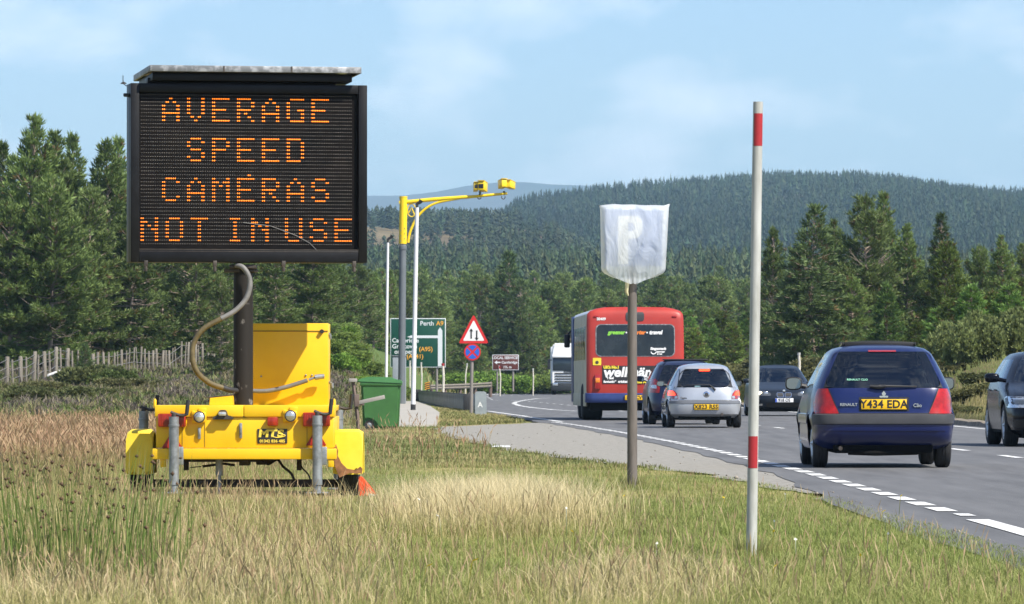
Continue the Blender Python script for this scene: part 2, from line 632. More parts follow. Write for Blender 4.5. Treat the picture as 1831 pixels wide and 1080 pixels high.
# ------------------------------------------------------------------ hills
def hill_sheet(name, prof, d_ridge, d_base, z_base, d_back, m, nrow=26, ncol=120, x0=-200, x1=2100, rough=4.0, seed=4, power=1.0):
    """prof: ridge line in photo pixels; the sheet climbs from d_base to the ridge and falls away behind it."""
    px = np.linspace(x0, x1, ncol)
    py = np.interp(px, [p[0] for p in prof], [p[1] for p in prof])
    zr = HC + (HY - py) * d_ridge / F
    xr = (px - CX) * d_ridge / F
    v = np.concatenate([np.linspace(0, 1, nrow), np.linspace(1.08, 1.8, 6)])
    D, _ = np.meshgrid(np.interp(v, [0, 1, 1.8], [d_base, d_ridge, d_back]), px, indexing='ij')
    V_, PX = np.meshgrid(v, xr, indexing='ij')
    f = np.where(V_ <= 1, np.clip(V_, 0, 1) ** power * (1.0), 1 - (V_ - 1) * 1.1)
    f = np.where(V_ <= 1, 1 - (1 - f) ** 1.25, f)
    Zz = z_base + (zr[None, :] - z_base) * f + rough * fbm(PX * 0.012, D * 0.006, seed, 4, 1.0) * np.sin(np.clip(V_, 0, 1) * math.pi)
    return PX, D, Zz

def sampler(Xs, Ds, Zs):
    """Bilinear height of a sheet whose columns have fixed x and rows fixed depth."""
    xs, ds = Xs[0], Ds[:, 0]
    def f(x, d):
        i = np.clip(np.searchsorted(ds, d) - 1, 0, len(ds) - 2)
        j = np.clip(np.searchsorted(xs, x) - 1, 0, len(xs) - 2)
        a = (d - ds[i]) / (ds[i + 1] - ds[i]); b = (x - xs[j]) / (xs[j + 1] - xs[j])
        return (Zs[i, j] * (1 - a) * (1 - b) + Zs[i + 1, j] * a * (1 - b) + Zs[i, j + 1] * (1 - a) * b + Zs[i + 1, j + 1] * a * b)
    return f

M_hill = soil_mat("hill_soil", 0.05, 0.7, 1.3)
def hill_col(Xs, Ds, base, alt, seed):
    k = smooth01(-0.3, 0.6, fbm(Xs * 0.02, Ds * 0.008, seed, 4, 1.0))[..., None]
    return (np.array(base) * (1 - k) + np.array(alt) * k).reshape(-1, 3)

# the forested main hill
prof_main = [(-300, 522), (500, 492), (760, 462), (860, 432), (895, 419), (920, 391), (960, 384), (1050, 372), (1100, 365), (1200, 358), (1300, 347), (1380, 340), (1450, 343),
             (1530, 342), (1580, 352), (1640, 363), (1700, 374), (1760, 380), (1831, 383), (2000, 397), (2400, 422)]
hx, hd, hz = hill_sheet("hill", prof_main, 3500, 1900, 24, 5200, M_hill, seed=4, x0=-300, x1=2400)
grid_mesh("hill", hx, hd, hz, M_hill, hill_col(hx, hd, (0.05, 0.062, 0.03), (0.075, 0.07, 0.04), 2))
main_h = sampler(hx, hd, hz)
# the lower heathery ridge in front of it on the left
prof_low = [(-300, 425), (500, 415), (640, 409), (690, 405), (760, 409), (860, 411), (900, 409), (935, 410), (965, 417), (1000, 441), (1040, 483), (1100, 525), (1500, 535), (2400, 535)]
lx, ld, lz = hill_sheet("hill", prof_low, 2350, 1400, 22, 2900, M_hill, seed=9, x0=-300, x1=2400, rough=2.0)
grid_mesh("hill", lx, ld, lz, M_hill, hill_col(lx, ld, (0.115, 0.085, 0.06), (0.16, 0.125, 0.065), 6))
low_h = sampler(lx, ld, lz)
# far mountain
prof_far = [(-600, 372), (300, 365), (560, 355), (650, 350), (720, 350), (780, 343), (830, 333), (880, 327), (930, 325), (990, 330), (1060, 332), (1150, 340), (1300, 352), (1500, 368), (2500, 372)]
M_far = soil_mat("mountain_soil", 0.004, 0.85, 1.15)
fx_, fd_, fz_ = hill_sheet("mountain", prof_far, 12500, 9000, 20, 15000, M_far, seed=2, x0=-600, x1=2500, rough=8)
grid_mesh("mountain", fx_, fd_, fz_, M_far, hill_col(fx_, fd_, (0.09, 0.085, 0.06), (0.07, 0.08, 0.045), 3))

# ------------------------------------------------------------------ far forest: one mass of little conifers
def far_forest(name, xs, ds, zs, hs, rads, m, cols, ntri=26, seed=0, squat=0.8, k=1.0):
    """Each conifer is a stack of drooping triangular sprays on a short stem, all in one mesh."""
    rs = np.random.RandomState(seed)
    n = len(xs)
    t = np.linspace(0.06, 0.97, ntri)[None, :] + rs.uniform(-0.05, 0.05, (n, ntri))
    t = np.clip(t, 0.02, 1.0)
    ang = rs.uniform(0, 2 * math.pi, (n, ntri))
    rr = rads[:, None] * np.power(1 - t, squat) * rs.uniform(0.6, 1.25, (n, ntri)) + 0.08 * rads[:, None]
    zc = zs[:, None] + hs[:, None] * (0.1 + 0.9 * t)
    dz = hs[:, None] * rs.uniform(0.07, 0.16, (n, ntri)) * k
    ca, sa = np.cos(ang), np.sin(ang)
    wd = rr * rs.uniform(0.45, 0.8, (n, ntri)) * k
    cx, cy = xs[:, None], ds[:, None]
    p0 = np.stack([cx + 0 * ca, cy + 0 * sa, zc + dz], -1)
    p1 = np.stack([cx + ca * rr - sa * wd, cy + sa * rr + ca * wd, zc - dz * rs.uniform(0.1, 0.9, (n, ntri))], -1)
    p2 = np.stack([cx + ca * rr + sa * wd, cy + sa * rr - ca * wd, zc - dz * rs.uniform(0.1, 0.9, (n, ntri))], -1)
    V = np.stack([p0, p1, p2], 2).reshape(-1, 3)
    c = cols[:, None, :] * rs.uniform(0.75, 1.3, (n, ntri))[..., None]
    C = np.repeat(c.reshape(-1, 3), 3, axis=0)
    o = np_mesh(name, V, np.arange(len(V)), np.arange(len(V) // 3) * 3, m, C)
    o["kind"] = 'stuff'
    return o

M_farleaf = leaf_mat("far_needles", rnd=0.0, trans=0.2, rough=0.8)
def scatter(n, d0, d1, pad=0.012, seed=1):
    rs = np.random.RandomState(seed)
    d = np.sqrt(rs.uniform(d0 ** 2, d1 ** 2, n))
    x = rs.uniform(-0.09 - pad, 0.09 + pad, n) * d
    return x, d

def forest_cols(n, rs, base=(0.046, 0.074, 0.030), br=0.4):
    c = np.array(base)[None, :] * rs.uniform(1 - br, 1 + br, n)[:, None]
    c[:, 0] *= rs.uniform(0.8, 1.25, n)
    return c

rs = np.random.RandomState(11)
x, d = scatter(21000, 1950, 3620, seed=3)
keep = (x / d * F + CX > 840) & (fbm(x * 0.03, d * 0.01, 77, 3, 1.0) > -0.9)
x, d = x[keep], d[keep]
n = len(x)
h = rs.uniform(8.0, 13.5, n) * (1 + 0.22 * fbm(x * 0.02, d * 0.006, 91, 3, 1.0))
far_forest("forest_hillside", x, d, main_h(x, d), h, h * 0.19, M_farleaf, forest_cols(n, rs) * 0.72 * (1 + 0.35 * fbm(x * 0.015, d * 0.004, 93, 4, 1.0))[:, None], 26, 5, 0.8, 0.8)
x, d = scatter(8200, 1480, 2420, seed=4)
px_ = x / d * F + CX
den = smooth01(-0.7, 0.1, fbm(x * 0.05, d * 0.012, 41, 3, 1.0)) * 0.85 + 0.6 * smooth01(2100, 2300, d)
py_ = HY - (low_h(x, d) - HC) * F / d
bare = (((px_ - 935) / 62) ** 2 + ((py_ - 425) / 15) ** 2 < 1) | (((px_ - 672) / 50) ** 2 + ((py_ - 424) / 12) ** 2 < 1) | (((px_ - 800) / 75) ** 2 + ((py_ - 434) / 6) ** 2 < 1)
keep = (px_ < 1080) & (rs.uniform(0, 1, n if False else len(x)) < den) & ~(bare & (rs.uniform(0, 1, len(x)) < 0.93))
x, d = x[keep], d[keep]
n = len(x)
h = rs.uniform(4.5, 9.0, n)
far_forest("forest_ridge", x, d, low_h(x, d), h, h * 0.24, M_farleaf, forest_cols(n, rs, (0.046, 0.068, 0.032)), 64, 6, 0.5, 0.6)
x, d = scatter(3600, 760, 1500, seed=8)
n = len(x)
h = rs.uniform(7.0, 10.5, n)
zf = ground(x, d)
far_forest("forest_plantation", x, d, zf, h, h * 0.2, M_farleaf, forest_cols(n, rs, (0.055, 0.082, 0.033), 0.35), 64, 9, 0.7, 0.62)

# ------------------------------------------------------------------ haze: one closed box of thin air
hb = MB()
hb.box((0, 6960, 212), (9200, 14160, 436))
M_haze = bpy.data.materials.new("haze_air")
M_haze.use_nodes = True
_n = M_haze.node_tree
_n.nodes.clear()
_o = _n.nodes.new("ShaderNodeOutputMaterial")
_v = _n.nodes.new("ShaderNodeVolumePrincipled")
_v.inputs["Color"].default_value = (0.48, 0.76, 1.0, 1)
_v.inputs["Density"].default_value = 0.000088
_v.inputs["Anisotropy"].default_value = 0.1
_n.links.new(_v.outputs[0], _o.inputs["Volume"])
o = hb.build("haze", M_haze, smooth=False)
o["kind"] = 'stuff'
o.display_type = 'BOUNDS'

# ================================================================== GRASS
M_grass = leaf_mat("grass_blades", rnd=0.0, trans=0.3, rough=0.6)

def blades(name, x, d, z, h, w, lean, cb, ct, seed=0, kind='stuff', flop=1.0):
    """Bent ribbons: two segments each, base colour cb to tip colour ct."""
    rs = np.random.RandomState(seed)
    n = len(x)
    a = rs.uniform(0, 2 * math.pi, n)
    f = rs.uniform(-1.1, 1.1, n)                     # ribbon turned roughly to a random side
    wx, wy = np.cos(f) * w / 2, np.sin(f) * w / 2
    lx, ly = np.cos(a) * lean * h, np.sin(a) * lean * h
    b = np.stack([x, d, z], -1)
    m_ = b + np.stack([lx * 0.3, ly * 0.3, h * 0.55], -1)
    t = b + np.stack([lx, ly, h * (1 - 0.35 * lean * flop)], -1)
    s = np.stack([wx, wy, 0 * wx], -1)
    V = np.stack([b - s, b + s, m_ + s * 0.8, m_ - s * 0.8, t], 1).reshape(-1, 3)
    base = (np.arange(n) * 5)[:, None]
    loops = (base + np.array([0, 1, 2, 3, 3, 2, 4])[None, :]).ravel()
    st = ((np.arange(n) * 7)[:, None] + np.array([0, 4])[None, :]).ravel()
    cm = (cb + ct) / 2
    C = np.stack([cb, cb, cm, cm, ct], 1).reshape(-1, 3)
    o = np_mesh(name, V, loops, st, M_grass, C)
    if kind:
        o["kind"] = kind
    return o

def heads(name, x, d, z, h, hl, hw, lean, cs, ch, seed=0, kind='stuff', m=None):
    """Thin stems that carry a spindle-shaped seed head."""
    rs = np.random.RandomState(seed)
    n = len(x)
    a = rs.uniform(0, 2 * math.pi, n)
    f = rs.uniform(-1.0, 1.0, n)
    cx, cy = np.cos(f), np.sin(f)
    lx, ly = np.cos(a) * lean * h, np.sin(a) * lean * h
    b = np.stack([x, d, z], -1)
    s = np.stack([cx, cy, 0 * cx], -1)
    e0 = b + np.stack([lx * 0.7, ly * 0.7, h - hl], -1)
    e1 = e0 + np.stack([lx * 0.25, ly * 0.25, hl * 0.4], -1)
    e2 = e0 + np.stack([lx * 0.7, ly * 0.7, hl], -1)
    sw = 0.0022 + 0 * x
    V = np.stack([b - s * sw[:, None], b + s * sw[:, None], e0 + s * sw[:, None], e0 - s * sw[:, None],
                  e1 + s * (hw / 2)[:, None], e1 - s * (hw / 2)[:, None], e2], 1).reshape(-1, 3)
    base = (np.arange(n) * 7)[:, None]
    loops = (base + np.array([0, 1, 2, 3, 3, 2, 4, 5, 5, 4, 6])[None, :]).ravel()
    st = ((np.arange(n) * 11)[:, None] + np.array([0, 4, 8])[None, :]).ravel()
    C = np.stack([cs, cs, cs, ch, ch, ch, ch], 1).reshape(-1, 3)
    o = np_mesh(name, V, loops, st, m or M_grass, C)
    if kind:
        o["kind"] = kind
    return o

def verge_points(n, d0, d1, power, seed, left=-0.118, right=0.122):
    rs = np.random.RandomState(seed)
    u = rs.uniform(0, 1, n)
    k = 1 - power
    d = (d0 ** k + u * (d1 ** k - d0 ** k)) ** (1 / k)
    x = rs.uniform(left, right, n) * d
    e = grass_e(d) + 0.10 * fbm(x * 0 + 2.0, d, 15, 4, 1.6)
    ok = x < e
    return x[ok], d[ok]

def straw_w(x, d):
    """Where tall pale straw stands."""
    pxx = x / d * F + CX
    g1 = np.exp(-((pxx - 880) / 150.0) ** 2) * smooth01(35.2, 37.0, d) * smooth01(48, 42.5, d)
    g2 = np.exp(-((pxx - 1120) / 170.0) ** 2) * smooth01(29.8, 28.0, d) * 0.8
    g3 = smooth01(620, 380, pxx) * smooth01(37, 31, d) * 0.12
    g4 = smooth01(760, 680, pxx) * smooth01(52, 46, d) * 0.20
    n = fbm(x * 1.3, d * 0.7, 61, 4, 1.5)
    return np.clip((g1 * 1.25 + g2 + g3 + g4) * (1.0 + 0.75 * n), 0, 1)

def red_w(x, d):
    """Where the reddish-brown flowering grass stands, left of the trailer."""
    pxx = x / d * F + CX
    return smooth01(600, 440, pxx) * smooth01(40, 52, d) * smooth01(128, 112, d)

def mixc(a, b, k):
    return np.array(a)[None, :] * (1 - k[:, None]) + np.array(b)[None, :] * k[:, None]

rs = np.random.RandomState(5)
# short turf of the near verge
x, d = verge_points(290000, 23.5, 68, 1.6, 1)
n = len(x)
sw, rw = straw_w(x, d), red_w(x, d)
near_t = 1 - 0.6 * smooth01(45.5, 48.0, d) * smooth01(62, 56, d) * (np.abs(x / d * F + CX - 450) < 260)
patch = smooth01(-0.5, 0.6, fbm(x, d * 0.55, 17, 4, 1.0) + rs.normal(0, 0.25, n))
pxx = x / d * F + CX
dry = np.clip(0.07 + 0.28 * patch + 0.5 * sw + 0.20 * smooth01(700, 500, pxx) - 0.10 * smooth01(1050, 1250, pxx) + rs.normal(0, 0.22, n), 0, 1)
h = (0.035 + 0.05 * rs.uniform(0, 1, n)) * (1 + 1.3 * sw + 0.5 * rw) * np.interp(grass_e(d) - x, [0, 0.4, 1.2], [0.5, 0.8, 1.0]) * near_t
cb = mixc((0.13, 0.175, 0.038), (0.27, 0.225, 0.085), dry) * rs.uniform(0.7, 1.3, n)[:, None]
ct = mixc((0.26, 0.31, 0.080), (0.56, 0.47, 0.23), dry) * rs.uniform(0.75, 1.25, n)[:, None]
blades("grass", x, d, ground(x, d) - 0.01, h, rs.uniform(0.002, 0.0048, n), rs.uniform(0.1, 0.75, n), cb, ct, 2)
# tall straw
x, d = verge_points(90000, 24, 64, 1.5, 3)
sw = straw_w(x, d)
ok = rs.uniform(0, 1, len(x)) < sw * 0.8 + 0.004
x, d, sw = x[ok], d[ok], sw[ok]
n = len(x)
k = rs.uniform(0, 1, n)
blades("grass", x, d, ground(x, d) - 0.01, (0.11 + 0.19 * rs.uniform(0, 1, n)) * (0.6 + 0.4 * sw), rs.uniform(0.0025, 0.005, n), rs.uniform(0.15, 0.7, n),
       mixc((0.30, 0.26, 0.11), (0.40, 0.34, 0.16), k), mixc((0.60, 0.49, 0.27), (0.74, 0.62, 0.38), k), 4)
# the pale straw tussocks in the middle of the verge
n = 9500
d = 38.0 + 6.5 * rs.uniform(0, 1, n) ** 1.2
pxx = 890 + rs.normal(0, 78, n) + 50 * np.sin(d * 1.7)
x = (pxx - CX) * d / F
ok = (fbm(x * 2.2, d * 1.2, 71, 3, 1.5) > -0.35) & (x < grass_e(d) - 0.4)
x, d = x[ok], d[ok]
n = len(x)
k = rs.uniform(0, 1, n)
blades("grass", x, d, ground(x, d) - 0.01, (0.18 + 0.22 * rs.uniform(0, 1, n)), rs.uniform(0.0022, 0.0042, n), rs.uniform(0.1, 0.6, n),
       mixc((0.40, 0.34, 0.14), (0.50, 0.42, 0.20), k), mixc((0.72, 0.60, 0.34), (0.82, 0.71, 0.46), k), 14)
# seed heads everywhere, dense and red-brown on the left
x, d = verge_points(52000, 24.5, 70, 1.5, 6)
sw, rw = straw_w(x, d), red_w(x, d)
pxx = x / d * F + CX
ok = rs.uniform(0, 1, len(x)) < 0.075 + 0.5 * rw + 0.2 * sw + 0.22 * smooth01(760, 500, pxx)
x, d, sw, rw = x[ok], d[ok], sw[ok], rw[ok]
n = len(x)
k = np.clip(rs.uniform(0, 1, n) * 0.7 + 0.3 * (1 - rw), 0, 1)
ge = grass_e(d) - x
heads("grass_seed_heads", x, d, ground(x, d) - 0.01, (0.08 + 0.14 * rs.uniform(0, 1, n) ** 1.5) * (1 + 0.8 * rw + 0.5 * sw) * np.interp(ge, [0, 0.5, 1.5], [0.55, 0.75, 1]) * (1 - 0.62 * smooth01(45.5, 48.0, d) * smooth01(62, 56, d) * (np.abs(pxx[ok] - 450) < 260)), rs.uniform(0.045, 0.09, n), rs.uniform(0.004, 0.009, n),
      rs.uniform(0.05, 0.4, n), mixc((0.22, 0.22, 0.08), (0.34, 0.30, 0.13), k), mixc((0.27, 0.16, 0.095), (0.42, 0.33, 0.18), k), 7)
# red flowering grass further back on the left
x, d = verge_points(52000, 66, 130, 1.35, 8, right=-0.004)
rw = red_w(x, d)
ok = rs.uniform(0, 1, len(x)) < rw * 0.75 + 0.02
x, d = x[ok], d[ok]
n = len(x)
k = rs.uniform(0, 1, n)
heads("grass_seed_heads", x, d, ground(x, d) - 0.01, 0.16 + 0.26 * rs.uniform(0, 1, n), rs.uniform(0.08, 0.14, n), rs.uniform(0.012, 0.022, n), rs.uniform(0.05, 0.4, n),
      mixc((0.21, 0.18, 0.07), (0.31, 0.26, 0.12), k), mixc((0.28, 0.155, 0.09), (0.43, 0.31, 0.18), k), 9)
# turf of the far verge
x, d = verge_points(80000, 64, 135, 1.3, 10)
n = len(x)
patch = smooth01(-0.5, 0.6, fbm(x, d * 0.4, 19, 4, 0.8) + rs.normal(0, 0.3, n))
cb = mixc((0.09, 0.12, 0.032), (0.22, 0.18, 0.075), patch)
ct = mixc((0.19, 0.215, 0.07), (0.42, 0.36, 0.175), patch) * rs.uniform(0.75, 1.25, n)[:, None]
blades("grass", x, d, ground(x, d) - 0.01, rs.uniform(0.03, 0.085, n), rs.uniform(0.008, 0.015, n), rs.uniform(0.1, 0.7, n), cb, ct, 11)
# grass island by the junction, bank of the far side, ground cover behind
def patch_grass(name, n, fx, hmin, hmax, w0, w1, dry0, seed, tall=None):
    rs = np.random.RandomState(seed)
    x, d = fx(rs, n)
    n = len(x)
    p = np.clip(smooth01(-0.6, 0.6, fbm(x, d * 0.4, seed, 4, 0.7)) * 0.7 + dry0 + rs.normal(0, 0.2, n), 0, 1)
    cb = mixc((0.09, 0.12, 0.032), (0.25, 0.20, 0.085), p)
    ct = mixc((0.18, 0.21, 0.06), (0.46, 0.385, 0.185), p) * rs.uniform(0.75, 1.25, n)[:, None]
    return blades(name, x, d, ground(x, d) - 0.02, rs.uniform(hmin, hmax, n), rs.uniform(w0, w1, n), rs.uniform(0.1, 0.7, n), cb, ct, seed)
def f_island(rs, n):
    d = rs.uniform(131, 205, n)
    lo = np.interp(d, [131, 140, 200], [-2.6, -3.4, -4.2])
    hi = np.interp(d, [131, 140, 150, 165, 185, 205], [-1.3, 0.35, 0.25, -0.3, -1.1, -1.9])
    x = lo + (hi - lo) * rs.uniform(0, 1, n)
    pxx = x / d * F + CX
    pr = np.interp(d, [128, 181, 226, 270], [782, 787, 770, 744])
    ok = pxx > pr + 2
    return x[ok], d[ok]
patch_grass("grass", 16000, f_island, 0.04, 0.12, 0.012, 0.03, 0.25, 31)
def f_left(rs, n):
    d = rs.uniform(126, 345, n)
    x = rs.uniform(-0.098, -0.0185, n) * d
    ok = (x < -2.6 - (d - 126) * 0.012) & ~((x > -6.5) & (d > 268))
    pxx = x / d * F + CX
    ok &= ~((pxx > 706) & (pxx < 790))
    return x[ok], d[ok]
patch_grass("grass", 42000, f_left, 0.08, 0.34, 0.015, 0.04, -0.05, 32)
def f_bank(rs, n):
    d = rs.uniform(110, 330, n)
    u = 0.75 + 13.5 * rs.uniform(0.0, 1.0, n) ** 1.6
    return road_r(d) + u, d
patch_grass("grass", 75000, f_bank, 0.07, 0.32, 0.012, 0.035, -0.02, 33)
def f_far(rs, n):
    d = rs.uniform(290, 720, n)
    x = rs.uniform(-0.055, 0.05, n) * d
    ok = ((x < road_l(d) - 0.4) & (d > 400)) | (x > road_r(d) + 0.4) | ((x < -1.5) & (x > -12) & (d < 300))
    return x[ok], d[ok]
patch_grass("grass", 26000, f_far, 0.2, 0.6, 0.05, 0.12, 0.3, 34)
# longer tufts that the mower misses round the feet of the two posts
for bx_, bd_, sd_ in ((X(1343.5, 32.0), 32.0, 81), (X(1130.5, 52.7), 52.7, 82)):
    rs = np.random.RandomState(sd_)
    n = 260
    a = rs.uniform(0, 6.28, n); q = 0.04 + 0.22 * rs.uniform(0, 1, n) ** 1.5
    x, d = bx_ + np.cos(a) * q, bd_ + np.sin(a) * q
    k = rs.uniform(0, 1, n)
    blades("grass", x, d, ground(x, d) - 0.01, rs.uniform(0.05, 0.19, n), rs.uniform(0.002, 0.005, n), rs.uniform(0.1, 0.7, n), mixc((0.12, 0.17, 0.036), (0.27, 0.22, 0.085), k), mixc((0.24, 0.30, 0.075), (0.52, 0.43, 0.21), k), sd_)
rs = np.random.RandomState(55)
# yellow and white flower dots
x, d = verge_points(46, 26, 110, 1.5, 12, left=-0.02)
n = len(x)
yel = rs.uniform(0, 1, n) < 0.6
ch = np.where(yel[:, None], np.array([[0.72, 0.52, 0.03]]), np.array([[0.75, 0.74, 0.66]]))
heads("wild_flowers", x, d, ground(x, d), rs.uniform(0.10, 0.22, n), np.full(n, 0.016), rs.uniform(0.014, 0.024, n), rs.uniform(0, 0.3, n), mixc((0.1, 0.15, 0.04), (0.1, 0.15, 0.04), rs.uniform(0, 1, n)), ch, 13)
# heather and moss tussocks on the left slope
rs = np.random.RandomState(44)
n = 5200
d = rs.uniform(132, 246, n)
x = rs.uniform(-0.098, -0.028, n) * d
kk = fbm(x, d * 0.5, 52, 4, 0.8)
nb = 26
r = 0.16 + 0.22 * rs.uniform(0, 1, n) ** 2
hh = 0.16 + 0.26 * rs.uniform(0, 1, n)
a = rs.uniform(0, 2 * math.pi, (n, nb)); q = np.sqrt(rs.uniform(0, 1, (n, nb)))
bx = (x[:, None] + np.cos(a) * q * r[:, None]).ravel(); bd = (d[:, None] + np.sin(a) * q * r[:, None]).ravel()
bh = (hh[:, None] * (1.15 - q * 0.7) * rs.uniform(0.6, 1.2, (n, nb))).ravel()
sel = rs.uniform(0, 1, n)
base = np.where((sel < 0.42)[:, None], np.array([[0.10, 0.135, 0.035]]), np.where((sel < 0.72)[:, None], np.array([[0.125, 0.098, 0.078]]), np.array([[0.19, 0.165, 0.085]])))
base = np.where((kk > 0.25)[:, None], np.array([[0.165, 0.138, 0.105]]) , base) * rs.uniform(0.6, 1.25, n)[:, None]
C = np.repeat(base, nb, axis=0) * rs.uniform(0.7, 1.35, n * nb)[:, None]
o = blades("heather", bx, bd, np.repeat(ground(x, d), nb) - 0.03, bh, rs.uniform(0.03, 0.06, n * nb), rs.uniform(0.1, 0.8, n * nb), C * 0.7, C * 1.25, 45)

# ================================================================== TREES
M_bark = mat("pine_bark", (0.24, 0.185, 0.145), 0.9, spec=0.2, col2=(0.38, 0.31, 0.25), vscale=5.0, stretch=(1, 1, 0.3))
M_pine = leaf_mat("pine_needles", rnd=0.30, trans=0.22, rough=0.55)
M_bush = leaf_mat("bush_leaves", rnd=0.15, trans=0.35, rough=0.6)

def tubes_np(segs, sides=5):
    """segs: list of (polyline points, radii); returns arrays for one merged mesh."""
    V, L, S = [], [], []
    nv = nl = 0
    for pts, rad in segs:
        pts = np.asarray(pts, float)
        n = len(pts)
        t = np.gradient(pts, axis=0)
        t /= np.linalg.norm(t, axis=1)[:, None] + 1e-9
        a = np.where(np.abs(t[:, 2:3]) < 0.9, np.array([[0, 0, 1.0]]), np.array([[1.0, 0, 0]]))
        u = np.cross(t, a); u /= np.linalg.norm(u, axis=1)[:, None] + 1e-9
        v = np.cross(t, u)
        k = np.arange(sides) * 2 * math.pi / sides
        ring = pts[:, None, :] + (u[:, None, :] * np.cos(k)[None, :, None] + v[:, None, :] * np.sin(k)[None, :, None]) * np.asarray(rad)[:, None, None]
        V.append(ring.reshape(-1, 3))
        i = np.arange(n - 1)[:, None] * sides
        j = np.arange(sides)[None, :]
        q = np.stack([i + j, i + (j + 1) % sides, i + sides + (j + 1) % sides, i + sides + j], -1).reshape(-1, 4) + nv
        L.append(q.ravel())
        S.append(np.arange(len(q)) * 4 + nl)
        nv += n * sides
        nl += q.size
    return np.concatenate(V), np.concatenate(L), np.concatenate(S)

def spray(P, Dv, ln, wd, per, rs, cols, spread=0.75, up=0.25):
    """Each point in P carries a tuft: `per` narrow triangles fanned about direction Dv."""
    n = len(P)
    r = rs.normal(0, 1, (n, per, 3))
    r /= np.linalg.norm(r, axis=2)[..., None]
    dd = Dv[:, None, :] + r * spread
    dd[..., 2] += up
    dd /= np.linalg.norm(dd, axis=2)[..., None] + 1e-9
    side = np.cross(dd, rs.normal(0, 1, (n, per, 3)))
    side /= np.linalg.norm(side, axis=2)[..., None] + 1e-9
    l = ln[:, None] * rs.uniform(0.6, 1.2, (n, per))
    b = P[:, None, :] + r * (ln[:, None] * 0.12)[..., None]
    w = wd * rs.uniform(0.7, 1.3, (n, per))
    t = b + dd * l[..., None]
    m1 = b + dd * (l * 0.45)[..., None] + side * w[..., None]
    m2 = b + dd * (l * 0.45)[..., None] - side * w[..., None]
    V = np.stack([b, m1, t, m2], 2).reshape(-1, 3)
    C = cols[:, None, :] * rs.uniform(0.8, 1.25, (n, per))[..., None]
    C = np.repeat(C.reshape(-1, 3), 4, axis=0)
    return V, C

